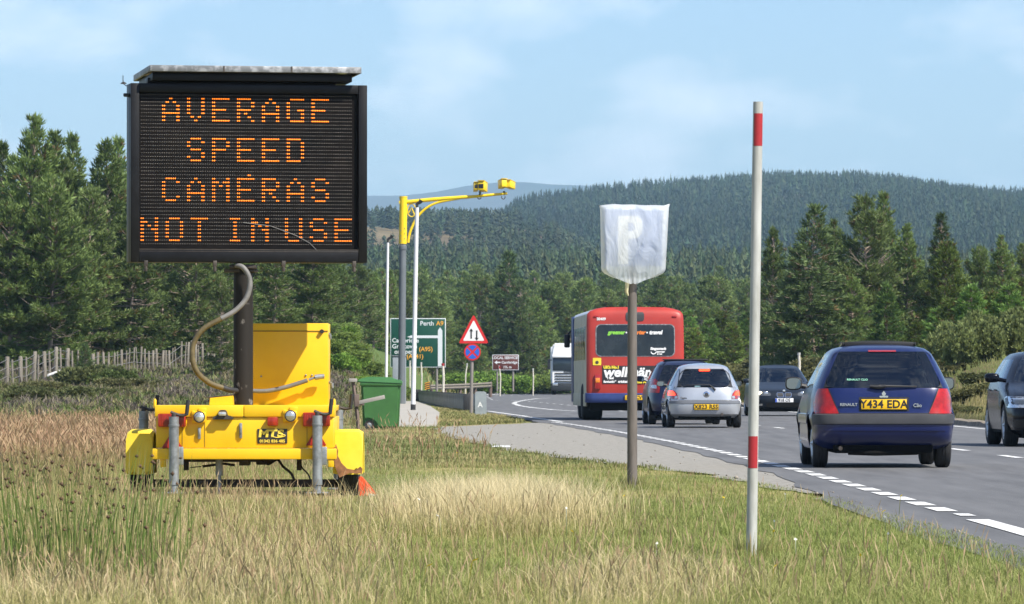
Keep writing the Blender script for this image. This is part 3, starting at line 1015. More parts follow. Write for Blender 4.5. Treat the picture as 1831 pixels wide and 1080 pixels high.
def pine_meshes(seed, Hh=11.0, Rr=2.9, base=0.05, squat=0.75, per=11, col=(0.142, 0.200, 0.056), dens=1.25, gaps=0.15, upturn=0.5, dead=0.0, brown=0.04, leaf=0.37, spire=False):
    rs = np.random.RandomState(seed)
    segs = []
    tr = []
    bx = by = 0.0
    nT = 10
    for i in range(nT + 1):
        t = i / nT
        tr.append((bx, by, Hh * t))
        bx += rs.normal(0, 0.05); by += rs.normal(0, 0.05)
    tr = np.array(tr)
    segs.append((tr, np.interp(np.linspace(0, 1, nT + 1), [0, 0.08, 1], [0.19, 0.15, 0.02]) * Hh / 11))
    P, D, S = [], [], []
    z = base * Hh
    while z < Hh * 0.985:
        t = (z / Hh - base) / (1 - base)
        prof = (1 - t) ** squat * (0.78 + 0.22 * min(1.0, t * 5)) + 0.05
        nb = rs.randint(5, 8) if t < 0.85 else 4
        a0 = rs.uniform(0, 6.28)
        for k in range(nb):
            if rs.uniform() < gaps:
                continue
            az = a0 + k * 2 * math.pi / nb + rs.normal(0, 0.25)
            L = Rr * prof * rs.uniform(0.62, 1.18)
            el = (np.interp(t, [0, 0.5, 1.0], [-0.12, 0.22, 0.95]) if not spire else np.interp(t, [0, 0.6, 1.0], [-0.22, 0.0, 0.9])) + rs.normal(0, 0.12)
            zz = z + rs.uniform(-0.12, 0.12)
            o = np.array([np.interp(zz, tr[:, 2], tr[:, 0]), np.interp(zz, tr[:, 2], tr[:, 1]), zz])
            nn = 6
            pts = [o]
            e = el
            for q in range(nn):
                e += upturn * 0.13 * (q / nn) * 2
                pts.append(pts[-1] + np.array([math.cos(az) * math.cos(e), math.sin(az) * math.cos(e), math.sin(e)]) * L / nn)
                az += rs.normal(0, 0.07)
            pts = np.array(pts)
            isdead = rs.uniform() < dead * (1.6 if t < 0.55 else 0.5)
            segs.append((pts, np.linspace(0.045, 0.010, nn + 1) * (0.5 + 0.5 * Hh / 11) * (1.2 if isdead else 1)))
            ntw = int(max(3, L / 0.17) * dens)
            for q in range(ntw):
                s = np.interp(q / max(1, ntw - 1), [0, 1], [0.22, 1.0])
                f = s * nn
                i0 = min(int(f), nn - 1)
                p = pts[i0] + (pts[i0 + 1] - pts[i0]) * (f - i0)
                dr = pts[i0 + 1] - pts[i0]
                dr = dr / np.linalg.norm(dr)
                sgn = 1 if q % 2 else -1
                lat = np.array([-dr[1], dr[0], 0.0]) * sgn * rs.uniform(0.3, 1.1) + dr * rs.uniform(0.5, 1.0) + np.array([0, 0, rs.uniform(-0.1, 0.45)])
                lat /= np.linalg.norm(lat)
                tl = (0.18 + 0.30 * L * (1.05 - s)) * rs.uniform(0.6, 1.2)
                if isdead:
                    if q % 3 == 0:
                        segs.append((np.array([p, p + lat * tl * 0.6, p + lat * tl + np.array([0, 0, rs.uniform(-0.1, 0.15)])]), np.array([0.014, 0.01, 0.006])))
                    continue
                nt = max(1, int(tl / 0.20))
                for w in range(nt):
                    pp = p + lat * tl * (w + 1) / nt + rs.normal(0, 0.04, 3)
                    P.append(pp); D.append(lat); S.append(leaf * rs.uniform(0.75, 1.2))
        z += np.interp(t, [0, 1], [0.42, 0.26]) * Hh / 11 * rs.uniform(0.8, 1.2)
    for w in range(5):
        P.append(tr[-1] - np.array([0, 0, 0.14 * w])); D.append(np.array([0, 0, 1.0])); S.append(leaf)
    P, D, S = np.array(P), np.array(D), np.array(S)
    cols = np.array(col)[None, :] * rs.uniform(0.75, 1.25, len(P))[:, None]
    br = rs.uniform(0, 1, len(P)) < brown
    cols[br] = np.array([0.17, 0.115, 0.05]) * rs.uniform(0.7, 1.1, br.sum())[:, None]
    V, C = spray(P, D, S, 0.030 * leaf / 0.34, per, rs, cols)
    crown = np_mesh("crown", V, np.arange(len(V)), np.arange(len(V) // 4) * 4, M_pine, C, link=False)
    tv, tl_, ts = tubes_np(segs)
    trunk = np_mesh("trunk", tv, tl_, ts, M_bark, smooth=True, link=False)
    return trunk, crown, Hh

def broom_meshes(seed, w=1.0, h=1.0, n=900, col=(0.07, 0.12, 0.03), leaf=0.12, lobes=9, per=7, lw=0.03):
    """A bushy shrub: stems from the foot to lobes of leafy sprays."""
    rs = np.random.RandomState(seed)
    segs, P, D = [], [], []
    for k in range(lobes):
        a = rs.uniform(0, 6.28); r = w * math.sqrt(rs.uniform(0, 1)) * 0.75
        c = np.array([math.cos(a) * r, math.sin(a) * r, h * rs.uniform(0.35, 0.8) * (1.1 - 0.45 * r / w)])
        segs.append((np.array([[0, 0, 0], c * np.array([0.5, 0.5, 0.6]), c]), np.array([0.03, 0.02, 0.01]) * max(1, h / 1.5)))
        rad = np.array([w * 0.42, w * 0.42, h * 0.34]) * rs.uniform(0.7, 1.2)
        m = n // lobes
        v = rs.normal(0, 1, (m, 3)); v /= np.linalg.norm(v, axis=1)[:, None]
        v *= np.power(rs.uniform(0.15, 1, m), 0.45)[:, None]
        p = c + v * rad
        p[:, 2] = np.maximum(p[:, 2], 0.03)
        P.append(p); D.append(v * 0.8 + np.array([0, 0, 0.5]))
    P, D = np.concatenate(P), np.concatenate(D)
    cols = np.array(col)[None, :] * rs.uniform(0.65, 1.35, len(P))[:, None]
    V, C = spray(P, D, np.full(len(P), leaf), lw, per, rs, cols, spread=0.8, up=0.3)
    crown = np_mesh("foliage", V, np.arange(len(V)), np.arange(len(V) // 4) * 4, M_bush, C, link=False)
    tv, tl_, ts = tubes_np(segs)
    return np_mesh("stem", tv, tl_, ts, M_bark, smooth=True, link=False), crown, h

def plant(name, ms, label, cat, x, d, h, rz, group=None, parts=("trunk", "crown"), wide=1.0, sink=0.05):
    t = thing(name, label, cat, (x, d, gz(x, d) - sink), rz, group)
    s = h / ms[2]
    t.scale = (s * wide, s * wide, s)
    for nm, me in zip(parts, ms[:2]):
        o = bpy.data.objects.new(nm, me)
        COL.objects.link(o)
        o.parent = t
    return t

PINES = [pine_meshes(1, dead=0.10, Rr=3.3, squat=0.85, brown=0.05), pine_meshes(2, Rr=2.9, squat=0.9, dead=0.07), pine_meshes(3, Rr=3.7, squat=0.68, dead=0.10, gaps=0.18),
         pine_meshes(4, Rr=2.6, squat=1.0, gaps=0.1), pine_meshes(5, Rr=3.3, squat=0.7, base=0.10, dead=0.12, gaps=0.2, col=(0.150, 0.200, 0.062))]
BRIGHT = [pine_meshes(6, Hh=8.0, Rr=2.5, squat=0.7, col=(0.15, 0.21, 0.042), brown=0.10, gaps=0.16), pine_meshes(7, Hh=7.0, Rr=2.0, squat=0.8, col=(0.13, 0.22, 0.05))]
SPRUCE = [pine_meshes(8, Rr=2.5, squat=0.95, spire=True, gaps=0.06, col=(0.09, 0.142, 0.048)), pine_meshes(9, Rr=3.0, squat=0.85, spire=True, gaps=0.1, col=(0.105, 0.152, 0.052))]

def pine_at(ms, px, top, d, label, group=None, wide=1.0, name="pine_tree", rz=None):
    x = X(px, d)
    h = Z(top, d) - gz(x, d) + 0.05
    return plant(name, ms, label, "tree", x, d, h, random.uniform(0, 6.28) if rz is None else rz, group, wide=wide)

random.seed(4)
# the pine belt on the left
left_pines = [
    (PINES[0], 42, 226, 246, "tallest pine left of the message sign, its twin-lobed top above the fence", 1.0),
    (PINES[3], 8, 262, 250, "dark pine cut by the left edge of the photo", 1.0),
    (PINES[2], 92, 330, 236, "broad pine with bare grey branches in front of the tallest pine", 1.05),
    (PINES[1], 104, 243, 250, "pointed pine just right of the tallest pine on the left", 1.0),
    (PINES[3], 134, 248, 257, "slim pine tip between two pointed pines on the left", 0.9),
    (PINES[1], 186, 258, 249, "pale pointed pine close to the left side of the message sign", 1.0),
    (PINES[3], 214, 254, 256, "dark slender pine touching the left edge of the message sign", 0.9),
    (PINES[4], 160, 345, 239, "spreading pine with twisted bare limbs left of the message sign", 1.1),
    (PINES[2], 20, 370, 236, "low wide pine behind the left end of the fence", 1.05),
    (PINES[0], 228, 350, 240, "wide pine half hidden by the left edge of the message sign", 1.05),
]
for ms, px, top, d, lab, wd in left_pines:
    pine_at(ms, px, top, d, lab, "pines behind the fence on the left", wd)
for i, (px, top, d, wd) in enumerate([(70, 300, 262, 1.1), (130, 320, 264, 1.1), (190, 330, 262, 1.1), (255, 330, 262, 1.2), (290, 340, 250, 1.1), (320, 330, 268, 1.2), (350, 390, 244, 1.1),
                                       (385, 350, 266, 1.2), (415, 420, 250, 1.2), (455, 380, 268, 1.2), (490, 430, 262, 1.2), (525, 410, 276, 1.2), (560, 428, 270, 1.15), (2, 330, 262, 1.1), (585, 446, 300, 1.0)]):
    lab = "dark pine in the row hidden behind the left front pines" if px < 230 else "pine behind the mast of the message sign, cut off above by the panel"
    pine_at(PINES[(i * 3 + 1) % 5], px, top, d, lab, "pines in the second row on the left" if px < 230 else "pines behind the message sign mast", wd)
pine_at(PINES[4], 395, 500, 228, "thin grey half-dead pine seen inside the loop of the hose", None, 0.8)
pine_at(SPRUCE[0], 150, 612, 226, "tiny bright green spruce sapling behind the fence", None, 1.5, "spruce_sapling")
for i, (px, top, d, wd) in enumerate([(560, 455, 318, 1.3), (600, 462, 338, 1.25), (640, 466, 350, 1.15), (668, 490, 362, 1.0), (700, 486, 380, 1.0)]):
    pine_at(PINES[(i * 2) % 5], px, top, d, "spreading dark green pine at the top of the green bank", "pines on top of the green bank", wd)

# the group on the right
right_pines = [
    (PINES[1], 1386, 412, 262, "slim pale pine just right of the red and white pole", 0.8),
    (SPRUCE[1], 1454, 374, 245, "large dense conical pine above the left shoulder of the blue hatchback", 1.15),
    (PINES[0], 1502, 405, 252, "round-topped pine behind the large conical pine", 1.0),
    (PINES[4], 1548, 358, 250, "tall open pine with its pale stem showing, behind the blue hatchback roof", 1.0),
    (PINES[3], 1582, 350, 256, "highest narrow pine top in the right-hand group", 0.95),
    (PINES[1], 1618, 405, 252, "pine with thin upper branches right of the highest top", 0.95),
    (SPRUCE[0], 1683, 386, 250, "lone narrow dark conifer top standing right of the pine group", 0.95),
    (BRIGHT[0], 1690, 440, 238, "yellow-green pine with bare lower branches below the narrow dark conifer", 1.0),
    (BRIGHT[1], 1588, 512, 232, "young bright green pine behind the blue hatchback's sunroof", 1.0),
    (PINES[2], 1752, 446, 262, "dark pine between the narrow conifer and the right edge", 1.0),
    (PINES[0], 1800, 430, 256, "bushy pine near the right edge above the black car", 1.0),
    (PINES[4], 1832, 440, 258, "pine cut by the right edge of the photo", 1.0),
    (SPRUCE[1], 1420, 470, 250, "low dark conifer filling the left side of the conical pine", 1.1),
    (PINES[2], 1640, 470, 258, "shaded pine in the gap under the narrow conifer", 1.1),
    (PINES[2], 1525, 500, 246, "low spreading pine in the shade under the open pine", 1.1),
]
for ms, px, top, d, lab, wd in right_pines:
    pine_at(ms, px, top, d, lab, "pines on the right bank", wd)

# the wood across the middle
rs = np.random.RandomState(21)
wood = []
for d0, step, tops in ((455, 3.4, (520, 575)), (490, 3.2, (502, 550)), (530, 3.2, (490, 530)), (580, 3.4, (484, 518)), (640, 3.6, (480, 508)), (720, 3.8, (476, 500))):
    x0, x1 = X(560, d0), X(1400, d0)
    x = x0 + rs.uniform(0, 2)
    while x < x1:
        px = x / d0 * F + CX
        wood.append((px, rs.uniform(*tops) + (8 if px > 1000 else 0), d0 + rs.uniform(-14, 14)))
        x += step * rs.uniform(0.75, 1.35)
allp = PINES + SPRUCE
for i, (px, top, d) in enumerate(wood):
    pine_at(allp[(0, 1, 2, 4, 2, 0, 4, 5, 3)[rs.randint(0, 9)]], px, top, d, "conifer in the wood that stretches across the valley behind the road", "conifers of the middle wood", rs.uniform(1.0, 1.45), "conifer_tree")
pine_at(SPRUCE[0], 904, 455, 500, "tall dark pointed conifer standing above the wood, beyond the warning triangle", None, 1.2, "conifer_tree")
pine_at(SPRUCE[1], 930, 505, 470, "dark conifer just right of the tall pointed one", None, 1.1, "conifer_tree")
for px, top, d in [(1240, 590, 330), (1265, 575, 345), (1290, 560, 350), (1310, 580, 330), (1335, 565, 345), (1225, 560, 380), (1355, 600, 330)]:
    pine_at(BRIGHT[int(px) % 2], px, top, d, "soft green rounded young tree right of the bus", "young trees right of the bus", 1.35, "young_tree")

# shrubs
SHRUB = [broom_meshes(1, 1.0, 1.0, 1300, (0.20, 0.32, 0.055)), broom_meshes(2, 1.1, 0.9, 1300, (0.20, 0.27, 0.065)), broom_meshes(3, 0.9, 1.2, 1300, (0.19, 0.225, 0.08)), broom_meshes(4, 1.3, 0.7, 1300, (0.15, 0.15, 0.06))]
DARKB = [broom_meshes(11, 1.0, 1.0, 1300, (0.10, 0.135, 0.04)), broom_meshes(12, 1.1, 0.9, 1300, (0.12, 0.135, 0.05))]
def shrub(ms, px, d, h, lab, group=None, wide=1.0, name="shrub"):
    x = X(px, d)
    return plant(name, ms, lab, "shrub", x, d, h, random.uniform(0, 6.28), group, ("stem", "foliage"), wide, 0.08)
for i in range(46):
    px = random.uniform(585, 694)
    d = random.uniform(238, 296)
    shrub(SHRUB[i % 2], px, d, random.uniform(0.4, 0.95), "bright green broom bush on the steep bank between cabinet and road sign", "broom bushes on the green bank", random.uniform(1.0, 1.6), "broom_bush")
for i in range(44):
    px = random.uniform(800, 1010) if i < 14 else random.uniform(640, 730)
    shrub(SHRUB[i % 2], px, random.uniform(440, 470) if i < 14 else random.uniform(400, 470), random.uniform(1.0, 2.0), "green gorse bush along the foot of the wood behind the brown sign", "gorse along the foot of the wood", 1.5 if i < 14 else 1.1, "gorse_bush")
for px, d, h, wd in [(150, 205, 1.0, 1.1), (176, 203, 1.15, 1.2), (200, 202, 0.95, 1.2)]:
    shrub(DARKB[0 if px != 176 else 1], px, d, h * 0.9, {150: "left part of the round leafy bush in front of the fence", 176: "middle of the round leafy bush in front of the fence, tallest", 200: "right part of the round leafy bush in front of the fence"}[px], "round bush by the fence", wd, "leafy_bush")
for i, (px, d) in enumerate([(60, 178), (95, 185), (130, 165), (215, 190), (262, 195), (20, 190), (180, 170), (250, 180), (40, 160)]):
    shrub(SHRUB[3] if i % 2 else DARKB[1], px, d, random.uniform(0.35, 0.6), "low dark shrub among the heather below the fence", "low shrubs in the heather", 1.4, "low_shrub")
for i, (px, d, h) in enumerate([(1700, 205, 2.4), (1735, 200, 2.6), (1770, 206, 2.3), (1800, 200, 2.5), (1830, 204, 2.6), (1672, 210, 2.1), (1640, 214, 1.8)]):
    shrub(BRIGHT[i % 2], px, d, h, "dense bright green young pine bush above the right roadside", "young pine bushes above the right roadside", 1.5, "pine_bush")
for i in range(16):
    px = 1690 + i * 9.5 + random.uniform(-4, 4)
    shrub(SHRUB[2], px, random.uniform(176, 190), random.uniform(1.0, 1.5), "pale green willow scrub on the bank behind the black car", "willow scrub on the right bank", 0.75, "willow_scrub")
for i in range(34):
    d = random.uniform(190, 320)
    u = random.uniform(3.2, 12)
    x = float(road_r(d)) + u
    px = x / d * F + CX
    shrub(SHRUB[3 if i % 3 else 1], px, d, random.uniform(0.4, 0.95), "olive heath shrub on the grassy bank beyond the oncoming lane", "heath shrubs on the right bank", 1.5, "heath_shrub")

for i in range(46):
    d = random.uniform(126, 215)
    x = float(road_r(d)) + random.uniform(1.3, 5.0)
    shrub(DARKB[1] if i % 3 else SHRUB[3], x / d * F + CX, d, random.uniform(0.18, 0.42), "low olive scrub tuft just behind the far kerb", "scrub tufts behind the far kerb", 1.7, "scrub_tuft")

# ------------------------------------------------------------------ rushes in the left foreground
M_rush = leaf_mat("rush_stems", rnd=0.1, trans=0.2)
M_rushh = mat("rush_flower", (0.085, 0.05, 0.028), 0.9, var=0.3, vscale=60)
def rush_clump(px, d, n, seed, lab):
    rs = np.random.RandomState(seed)
    x0 = X(px, d)
    t = thing("rush_clump", lab, "rush plant", (x0, d, gz(x0, d)), 0, "rushes in the left foreground")
    r = 0.34 * np.sqrt(rs.uniform(0, 1, n)); a = rs.uniform(0, 6.28, n)
    x, y = r * np.cos(a), r * np.sin(a)
    h = rs.uniform(0.32, 0.74, n)
    lean = rs.uniform(0.05, 0.32, n)
    la = a + rs.normal(0, 0.5, n)
    lx, ly = np.cos(la) * lean * h, np.sin(la) * lean * h
    b = np.stack([x, y, 0 * x], -1)
    m_ = b + np.stack([lx * 0.4, ly * 0.4, h * 0.55], -1)
    e = b + np.stack([lx, ly, h], -1)
    w = 0.0035
    s = np.stack([np.full(n, w), np.zeros(n), np.zeros(n)], -1)
    s2 = np.stack([np.zeros(n), np.full(n, w), np.zeros(n)], -1)
    V = np.concatenate([np.stack([b - q, b + q, m_ + q * .8, m_ - q * .8, e], 1).reshape(-1, 3) for q in (s, s2)])
    nn = 2 * n
    base = (np.arange(nn) * 5)[:, None]
    loops = (base + np.array([0, 1, 2, 3, 3, 2, 4])[None, :]).ravel()
    st = ((np.arange(nn) * 7)[:, None] + np.array([0, 4])[None, :]).ravel()
    k = rs.uniform(0, 1, n)
    c = mixc((0.15, 0.23, 0.05), (0.46, 0.40, 0.19), np.where(k > 0.55, k, k * 0.3))
    C = np.concatenate([np.repeat(c, 5, axis=0)] * 2)
    hsel = rs.uniform(0, 1, n) < 0.36
    hp_ = (m_ + (e - m_) * 0.74)[hsel]
    oc = np.array([(1, 0, 0), (-1, 0, 0), (0, 1, 0), (0, -1, 0), (0, 0, 1), (0, 0, -1), (.7, .7, .3), (-.7, .6, -.4)])[None] * (0.0098 * rs.uniform(0.7, 1.4, (len(hp_), 8, 1)))
    HV = (hp_[:, None, :] + oc).reshape(-1, 3)
    fc = np.array([(0, 2, 4), (2, 1, 4), (1, 3, 4), (3, 0, 4), (2, 0, 5), (1, 2, 5), (3, 1, 5), (0, 3, 5), (6, 2, 0), (7, 1, 2)])
    HL = (np.arange(len(hp_))[:, None, None] * 8 + fc[None]).ravel() + len(V)
    loops2 = np.concatenate([loops, HL]); st2 = np.concatenate([st, np.arange(len(HL) // 3) * 3 + len(loops)])
    V = np.concatenate([V, HV]); C = np.concatenate([C, np.tile(np.array([[0.11, 0.065, 0.035]]), (len(HV), 1)) * rs.uniform(0.6, 1.4, (len(HV), 1))])
    np_mesh("foliage", V, loops2, st2, M_rush, C, t)
    return t
for i, (px, d, n, lab) in enumerate([(40, 29.5, 60, "pale rush clump at the left edge with brown flower heads"), (110, 28.6, 70, "dense green rush clump second from the left edge"), (175, 28.0, 85, "tallest green rush clump in the left foreground"),
                                     (225, 29.0, 50, "rush clump whose stems rise in front of the trailer's left mudguard"), (270, 27.0, 26, "thin rush clump leaning right at the bottom left"), (12, 27.4, 50, "rush clump cut by the left edge of the photo"),
                                     (140, 27.0, 50, "low rush clump nearest the bottom edge")]):
    rush_clump(px, d, n, 60 + i, lab)

# ------------------------------------------------------------------ fences on the left
M_wood = mat("weathered_wood", (0.13, 0.115, 0.09), 0.9, spec=0.15, col2=(0.25, 0.225, 0.19), vscale=4.0, stretch=(6, 6, 0.6))
M_wire = mat("fence_wire", (0.35, 0.34, 0.32), 0.5, metal=0.7)
def post(parent, x, d, h, r, seed, name="post", lean=0.0):
    rs = np.random.RandomState(seed)
    z = gz(x, d) - 0.1
    m = MB()
    dx = lean + rs.normal(0, 0.02)
    p0 = Vector((x, d, z)) - parent.location
    p1 = p0 + Vector((dx * h, 0, h * 0.98 + 0.1)); p2 = p0 + Vector((dx * h, 0, h + 0.1))
    m.tube([p0, p0.lerp(p1, 0.5) + Vector((rs.normal(0, .008), 0, 0)), p1, p2], [r, r * 0.97, r * 0.93, r * 0.7], 8)
    m.build(name, M_wood, parent)
    return p0, p2
x0 = X(60, 218)
fe = thing("post_and_wire_fence", "grey post and wire fence with thick split posts at the left edge below the pines", "fence", (x0, 218, gz(x0, 218)))
tops = []
for i, (px, th, h) in enumerate([(-22, 1, 1.3), (-8, 0, 1.1), (11, 1, 1.25), (23, 0, 1.12), (37, 1, 1.2), (47, 0, 1.1), (60, 1, 1.25), (68, 0, 1.1), (80, 1, 1.2), (88, 0, 1.15), (100, 1, 1.28), (109, 0, 1.2), (120, 1, 1.2), (129, 0, 1.1)]):
    d = 213 + i * 0.9
    p0, p2 = post(fe, X(px, d), d, h, 0.085 if th else 0.042, 100 + i)
    tops.append(p2)
for k, dz in enumerate((0.12, 0.42, 0.75)):
    m = MB(); m.tube([p - Vector((0, 0.09, dz)) for p in tops], 0.011, 4); m.build("wire", M_wire, fe)
m = MB(); a, b = W(86, 671, 220) - fe.location, W(116, 660, 224) - fe.location
m.tube([a, b], 0.05, 6); m.build("broken_rail", mat("pale_rail", (0.55, 0.54, 0.52), 0.8, var=0.15), fe)
x0 = X(300, 238)
pf = thing("paling_fence", "long row of closely set grey fence stakes running behind the trailer's hose", "fence", (x0, 238, gz(x0, 238)))
tops = []
for i in range(44):
    px = 136 + i * 6.9 + random.uniform(-2.2, 2.2)
    d = 229 + i * 0.4
    p0, p2 = post(pf, X(px, d), d, random.uniform(0.8, 1.1), random.choice((0.03, 0.045, 0.06)), 200 + i, "stake", random.uniform(-0.06, 0.06))
    tops.append(p2)
for dz in (0.2, 0.6):
    m = MB(); m.tube([p - Vector((0, 0.09, dz)) for p in tops[::3]], 0.011, 4); m.build("wire", M_wire, pf)

# ================================================================== MESSAGE SIGN TRAILER
M_yel = mat("yellow_paint", (0.74, 0.43, 0.007), 0.42, spec=0.4, col2=(0.80, 0.49, 0.012), vscale=2.5, bump=0.05, bscale=12)
_nt = M_yel.node_tree
for _nd in _nt.nodes:
    if _nd.type == 'VALTORGB':
        _e = _nd.color_ramp.elements.new(0.285); _e.color = (0.66, 0.37, 0.008, 1)
        _e = _nd.color_ramp.elements.new(0.262); _e.color = (0.20, 0.095, 0.03, 1)
    if _nd.type == 'TEX_NOISE' and _nd.inputs["Scale"].default_value < 5:
        _nd.inputs["Detail"].default_value = 9.0
M_yelfade = mat("faded_yellow_plastic", (0.78, 0.56, 0.03), 0.55, spec=0.4, col2=(0.85, 0.65, 0.06), vscale=3.0)
M_rust = mat("torn_brown_edge", (0.24, 0.11, 0.045), 0.85, var=0.4, vscale=14)
M_black = mat("black_sheet", (0.006, 0.006, 0.007), 0.45, spec=0.25, var=0.3, vscale=5)
M_blackgl = mat("black_display", (0.004, 0.0035, 0.0035), 0.45, spec=0.12, col2=(0.009, 0.007, 0.006), vscale=3.0)
M_galv = mat("galvanised_steel", (0.25, 0.265, 0.27), 0.5, metal=0.55, var=0.25, vscale=12, bump=0.1, bscale=50)
M_mast = mat("mast_steel", (0.017, 0.0145, 0.012), 0.65, spec=0.25, col2=(0.25, 0.235, 0.215), vscale=7.0, edge=(0.60, 0.74), stretch=(1.5, 1.5, 1))
M_dark = mat("dark_grip", (0.02, 0.02, 0.021), 0.6)
M_iron = mat("dark_iron", (0.055, 0.045, 0.037), 0.6, metal=0.2, var=0.4, vscale=10)
M_red = mat("red_lens", (0.30, 0.022, 0.006), 0.3, spec=0.45, coat=0.2, var=0.35, vscale=30, stretch=(1, 1, 0.2))
M_refl = mat("red_reflector", (0.33, 0.022, 0.012), 0.35, spec=0.4, coat=0.1, var=0.25, vscale=40)
M_lens = mat("clear_lens", (0.55, 0.55, 0.52), 0.12, metal=0.6, spec=0.7, coat=1.0, var=0.3, vscale=18)
M_hose = mat("grey_hose", (0.14, 0.135, 0.125), 0.6, var=0.2, vscale=14)
M_hosed = mat("hose_worn_yellow", (0.11, 0.085, 0.036), 0.6, var=0.3, vscale=14)
M_tyre = mat("tyre_rubber", (0.018, 0.018, 0.019), 0.85, var=0.3, vscale=10)
M_alu = mat("aluminium_edge", (0.16, 0.165, 0.17), 0.5, metal=0.3, col2=(0.36, 0.37, 0.38), vscale=14, detail=8, edge=(0.48, 0.62))
M_led = mat("led_amber", (1.0, 0.215, 0.008), 0.4, emit=1.35)
M_ledoff = mat("led_off", (0.15, 0.135, 0.12), 0.4, var=0.5, vscale=9)
M_plaqueY = mat("plaque_yellow", (0.75, 0.56, 0.06), 0.5)

TD = 51.0
TX = X(436, TD)
tr = thing("message_sign_trailer", "yellow trailer carrying a black amber-lettered message sign on a mast, standing in the grass", "message sign", (TX, TD, 0))
def T(px, py, dy=0.0):
    return W(px, py, TD + dy) - tr.location
TS = F / TD

# ---- display
YAW = R(11)
disp_m = Matrix.Translation(Vector((T(441.5, 312).x, 0.0, 0))) @ Matrix.Rotation(YAW, 4, 'Z')
PW, PH, PD = 2.135, (470 - 152) / TS, 0.27
pz = T(0, 311).z
def DP(u, v, w=0.0):      # panel coordinates: across, up from panel centre, out of the front
    return disp_m @ Vector((u, -PD / 2 - w, pz + v))
dm = disp_m.to_3x3().to_4x4()
def dbox(mb, u, v, su, sv, w0, w1, bevel=0.0):
    mb.box(DP(u, v, (w0 + w1) / 2), (su, abs(w1 - w0), sv), bevel, dm)
m = MB()
dbox(m, 0, 0, PW, PH, -PD, -0.035, 0.006)
dpan = m.build("display_panel", M_black, tr)
m = MB()
fw = 0.078
dbox(m, -PW / 2 + fw / 2, 0, fw, PH, -0.03, 0.02, 0.005)
dbox(m, PW / 2 - fw / 2, 0, fw, PH, -0.03, 0.02, 0.005)
dbox(m, 0, PH / 2 - 0.04, PW - 2 * fw - 0.002, 0.08, -0.03, 0.016, 0.005)
dbox(m, 0, -PH / 2 + 0.055, PW - 2 * fw - 0.002, 0.11, -0.03, 0.016, 0.005)
m.build("frame", M_black, dpan)
m = MB()
dbox(m, 0, -PH / 2 + 0.116, PW - 2 * fw, 0.006, -0.01, 0.018)
dbox(m, 0, -PH / 2 + 0.098, PW - 2 * fw, 0.004, -0.01, 0.018)
m.build("trim_strip", M_iron, dpan)
for u in (-0.93, -0.31, 0.31, 0.95):
    m = MB()
    dbox(m, u, -PH / 2 - 0.012, 0.035, 0.055, -0.02, 0.022, 0.004)
    m.lathe([(0.014, -0.02), (0.016, 0), (0.012, 0.03)], 'Z', DP(u, -PH / 2 - 0.06, 0.01), 8)
    m.build("clip", M_iron, dpan)
m = MB()
dbox(m, 0, 0.0, PW - 2 * fw + 0.004, PH - 0.18, -0.05, -0.026)
m.build("display_face", M_blackgl, dpan)
FONT = {'A': "00100 01010 10001 10001 11111 10001 10001", 'V': "10001 10001 10001 10001 10001 01010 00100", 'E': "11111 10000 10000 11110 10000 10000 11111",
        'R': "11110 10001 10001 11110 10100 10010 10001", 'G': "01111 10000 10000 10011 10001 10001 01111", 'S': "01110 10001 10000 01110 00001 10001 01110",
        'P': "11110 10001 10001 11110 10000 10000 10000", 'D': "11110 10001 10001 10001 10001 10001 11110", 'C': "01110 10001 10000 10000 10000 10001 01110",
        'M': "10001 11011 10101 10001 10001 10001 10001", 'N': "10001 11001 10101 10011 10001 10001 10001", 'O': "01110 10001 10001 10001 10001 10001 01110",
        'T': "11111 00100 00100 00100 00100 00100 00100", 'I': "111 010 010 010 010 010 111", 'U': "10001 10001 10001 10001 10001 10001 01110"}
NC, NR = 119, 42
lit = set()
def put(word, c0, r0, step=14):
    c = c0
    for ch in word:
        rows = FONT[ch].split()
        for r, bits in enumerate(rows):
            for k, b in enumerate(bits):
                if b == '1':
                    lit.add((r0 + r, c + 2 * k)); lit.add((r0 + r, c + 2 * k + 1))
        c += step
put("AVERAGE", 12, 1); put("SPEED", 26, 12); put("CAMERAS", 12, 23)
put("NOT", 0, 34); put("I", 50, 34); put("N", 62, 34); put("USE", 81, 34)
lit.add((22, 60)); lit.add((22, 61))
pitchU, pitchV = 371 / 118 / TS / math.cos(YAW), 6.47 / TS
u0, v0 = -(NC - 1) * pitchU / 2 - 0.020, PH / 2 - (172 - 152) / TS
def led_mesh(name, cells, su, sv, w, m_, parent):
    V, Lp = [], []
    for r, c in cells:
        u, v = u0 + c * pitchU, v0 - r * pitchV
        k = len(V)
        for a in range(6):
            V.append(DP(u + su * math.cos(a * math.pi / 3), v + sv * math.sin(a * math.pi / 3), w))
        V.append(DP(u, v, w + 0.004))
        for a in range(6):
            Lp += [k + a, k + (a + 1) % 6, k + 6]
    o = np_mesh(name, [tuple(p) for p in V], Lp, np.arange(len(Lp) // 3) * 3, m_, None, parent)
    return o
ltr = led_mesh("lit_lettering", sorted(lit), 0.0058, 0.0066, -0.021, M_led, dpan)
for em in (1.25, 1.1, 0.92):       # the lower lines of lamps are weaker
    ltr.data.materials.append(mat("led_amber_%d" % int(em * 100), (1.0, 0.215, 0.008), 0.4, emit=em))
ltr.data.polygons.foreach_set("material_index", np.repeat(np.array([0 if r < 11 else 1 if r < 21 else 2 if r < 33 else 3 for r, c in sorted(lit)], dtype=np.int32), 6))
o = led_mesh("dot_matrix", [(r, c) for r in range(NR) for c in range(NC) if (r, c) not in lit], 0.0036, 0.0040, -0.023, M_ledoff, dpan)
o["kind"] = 'stuff'
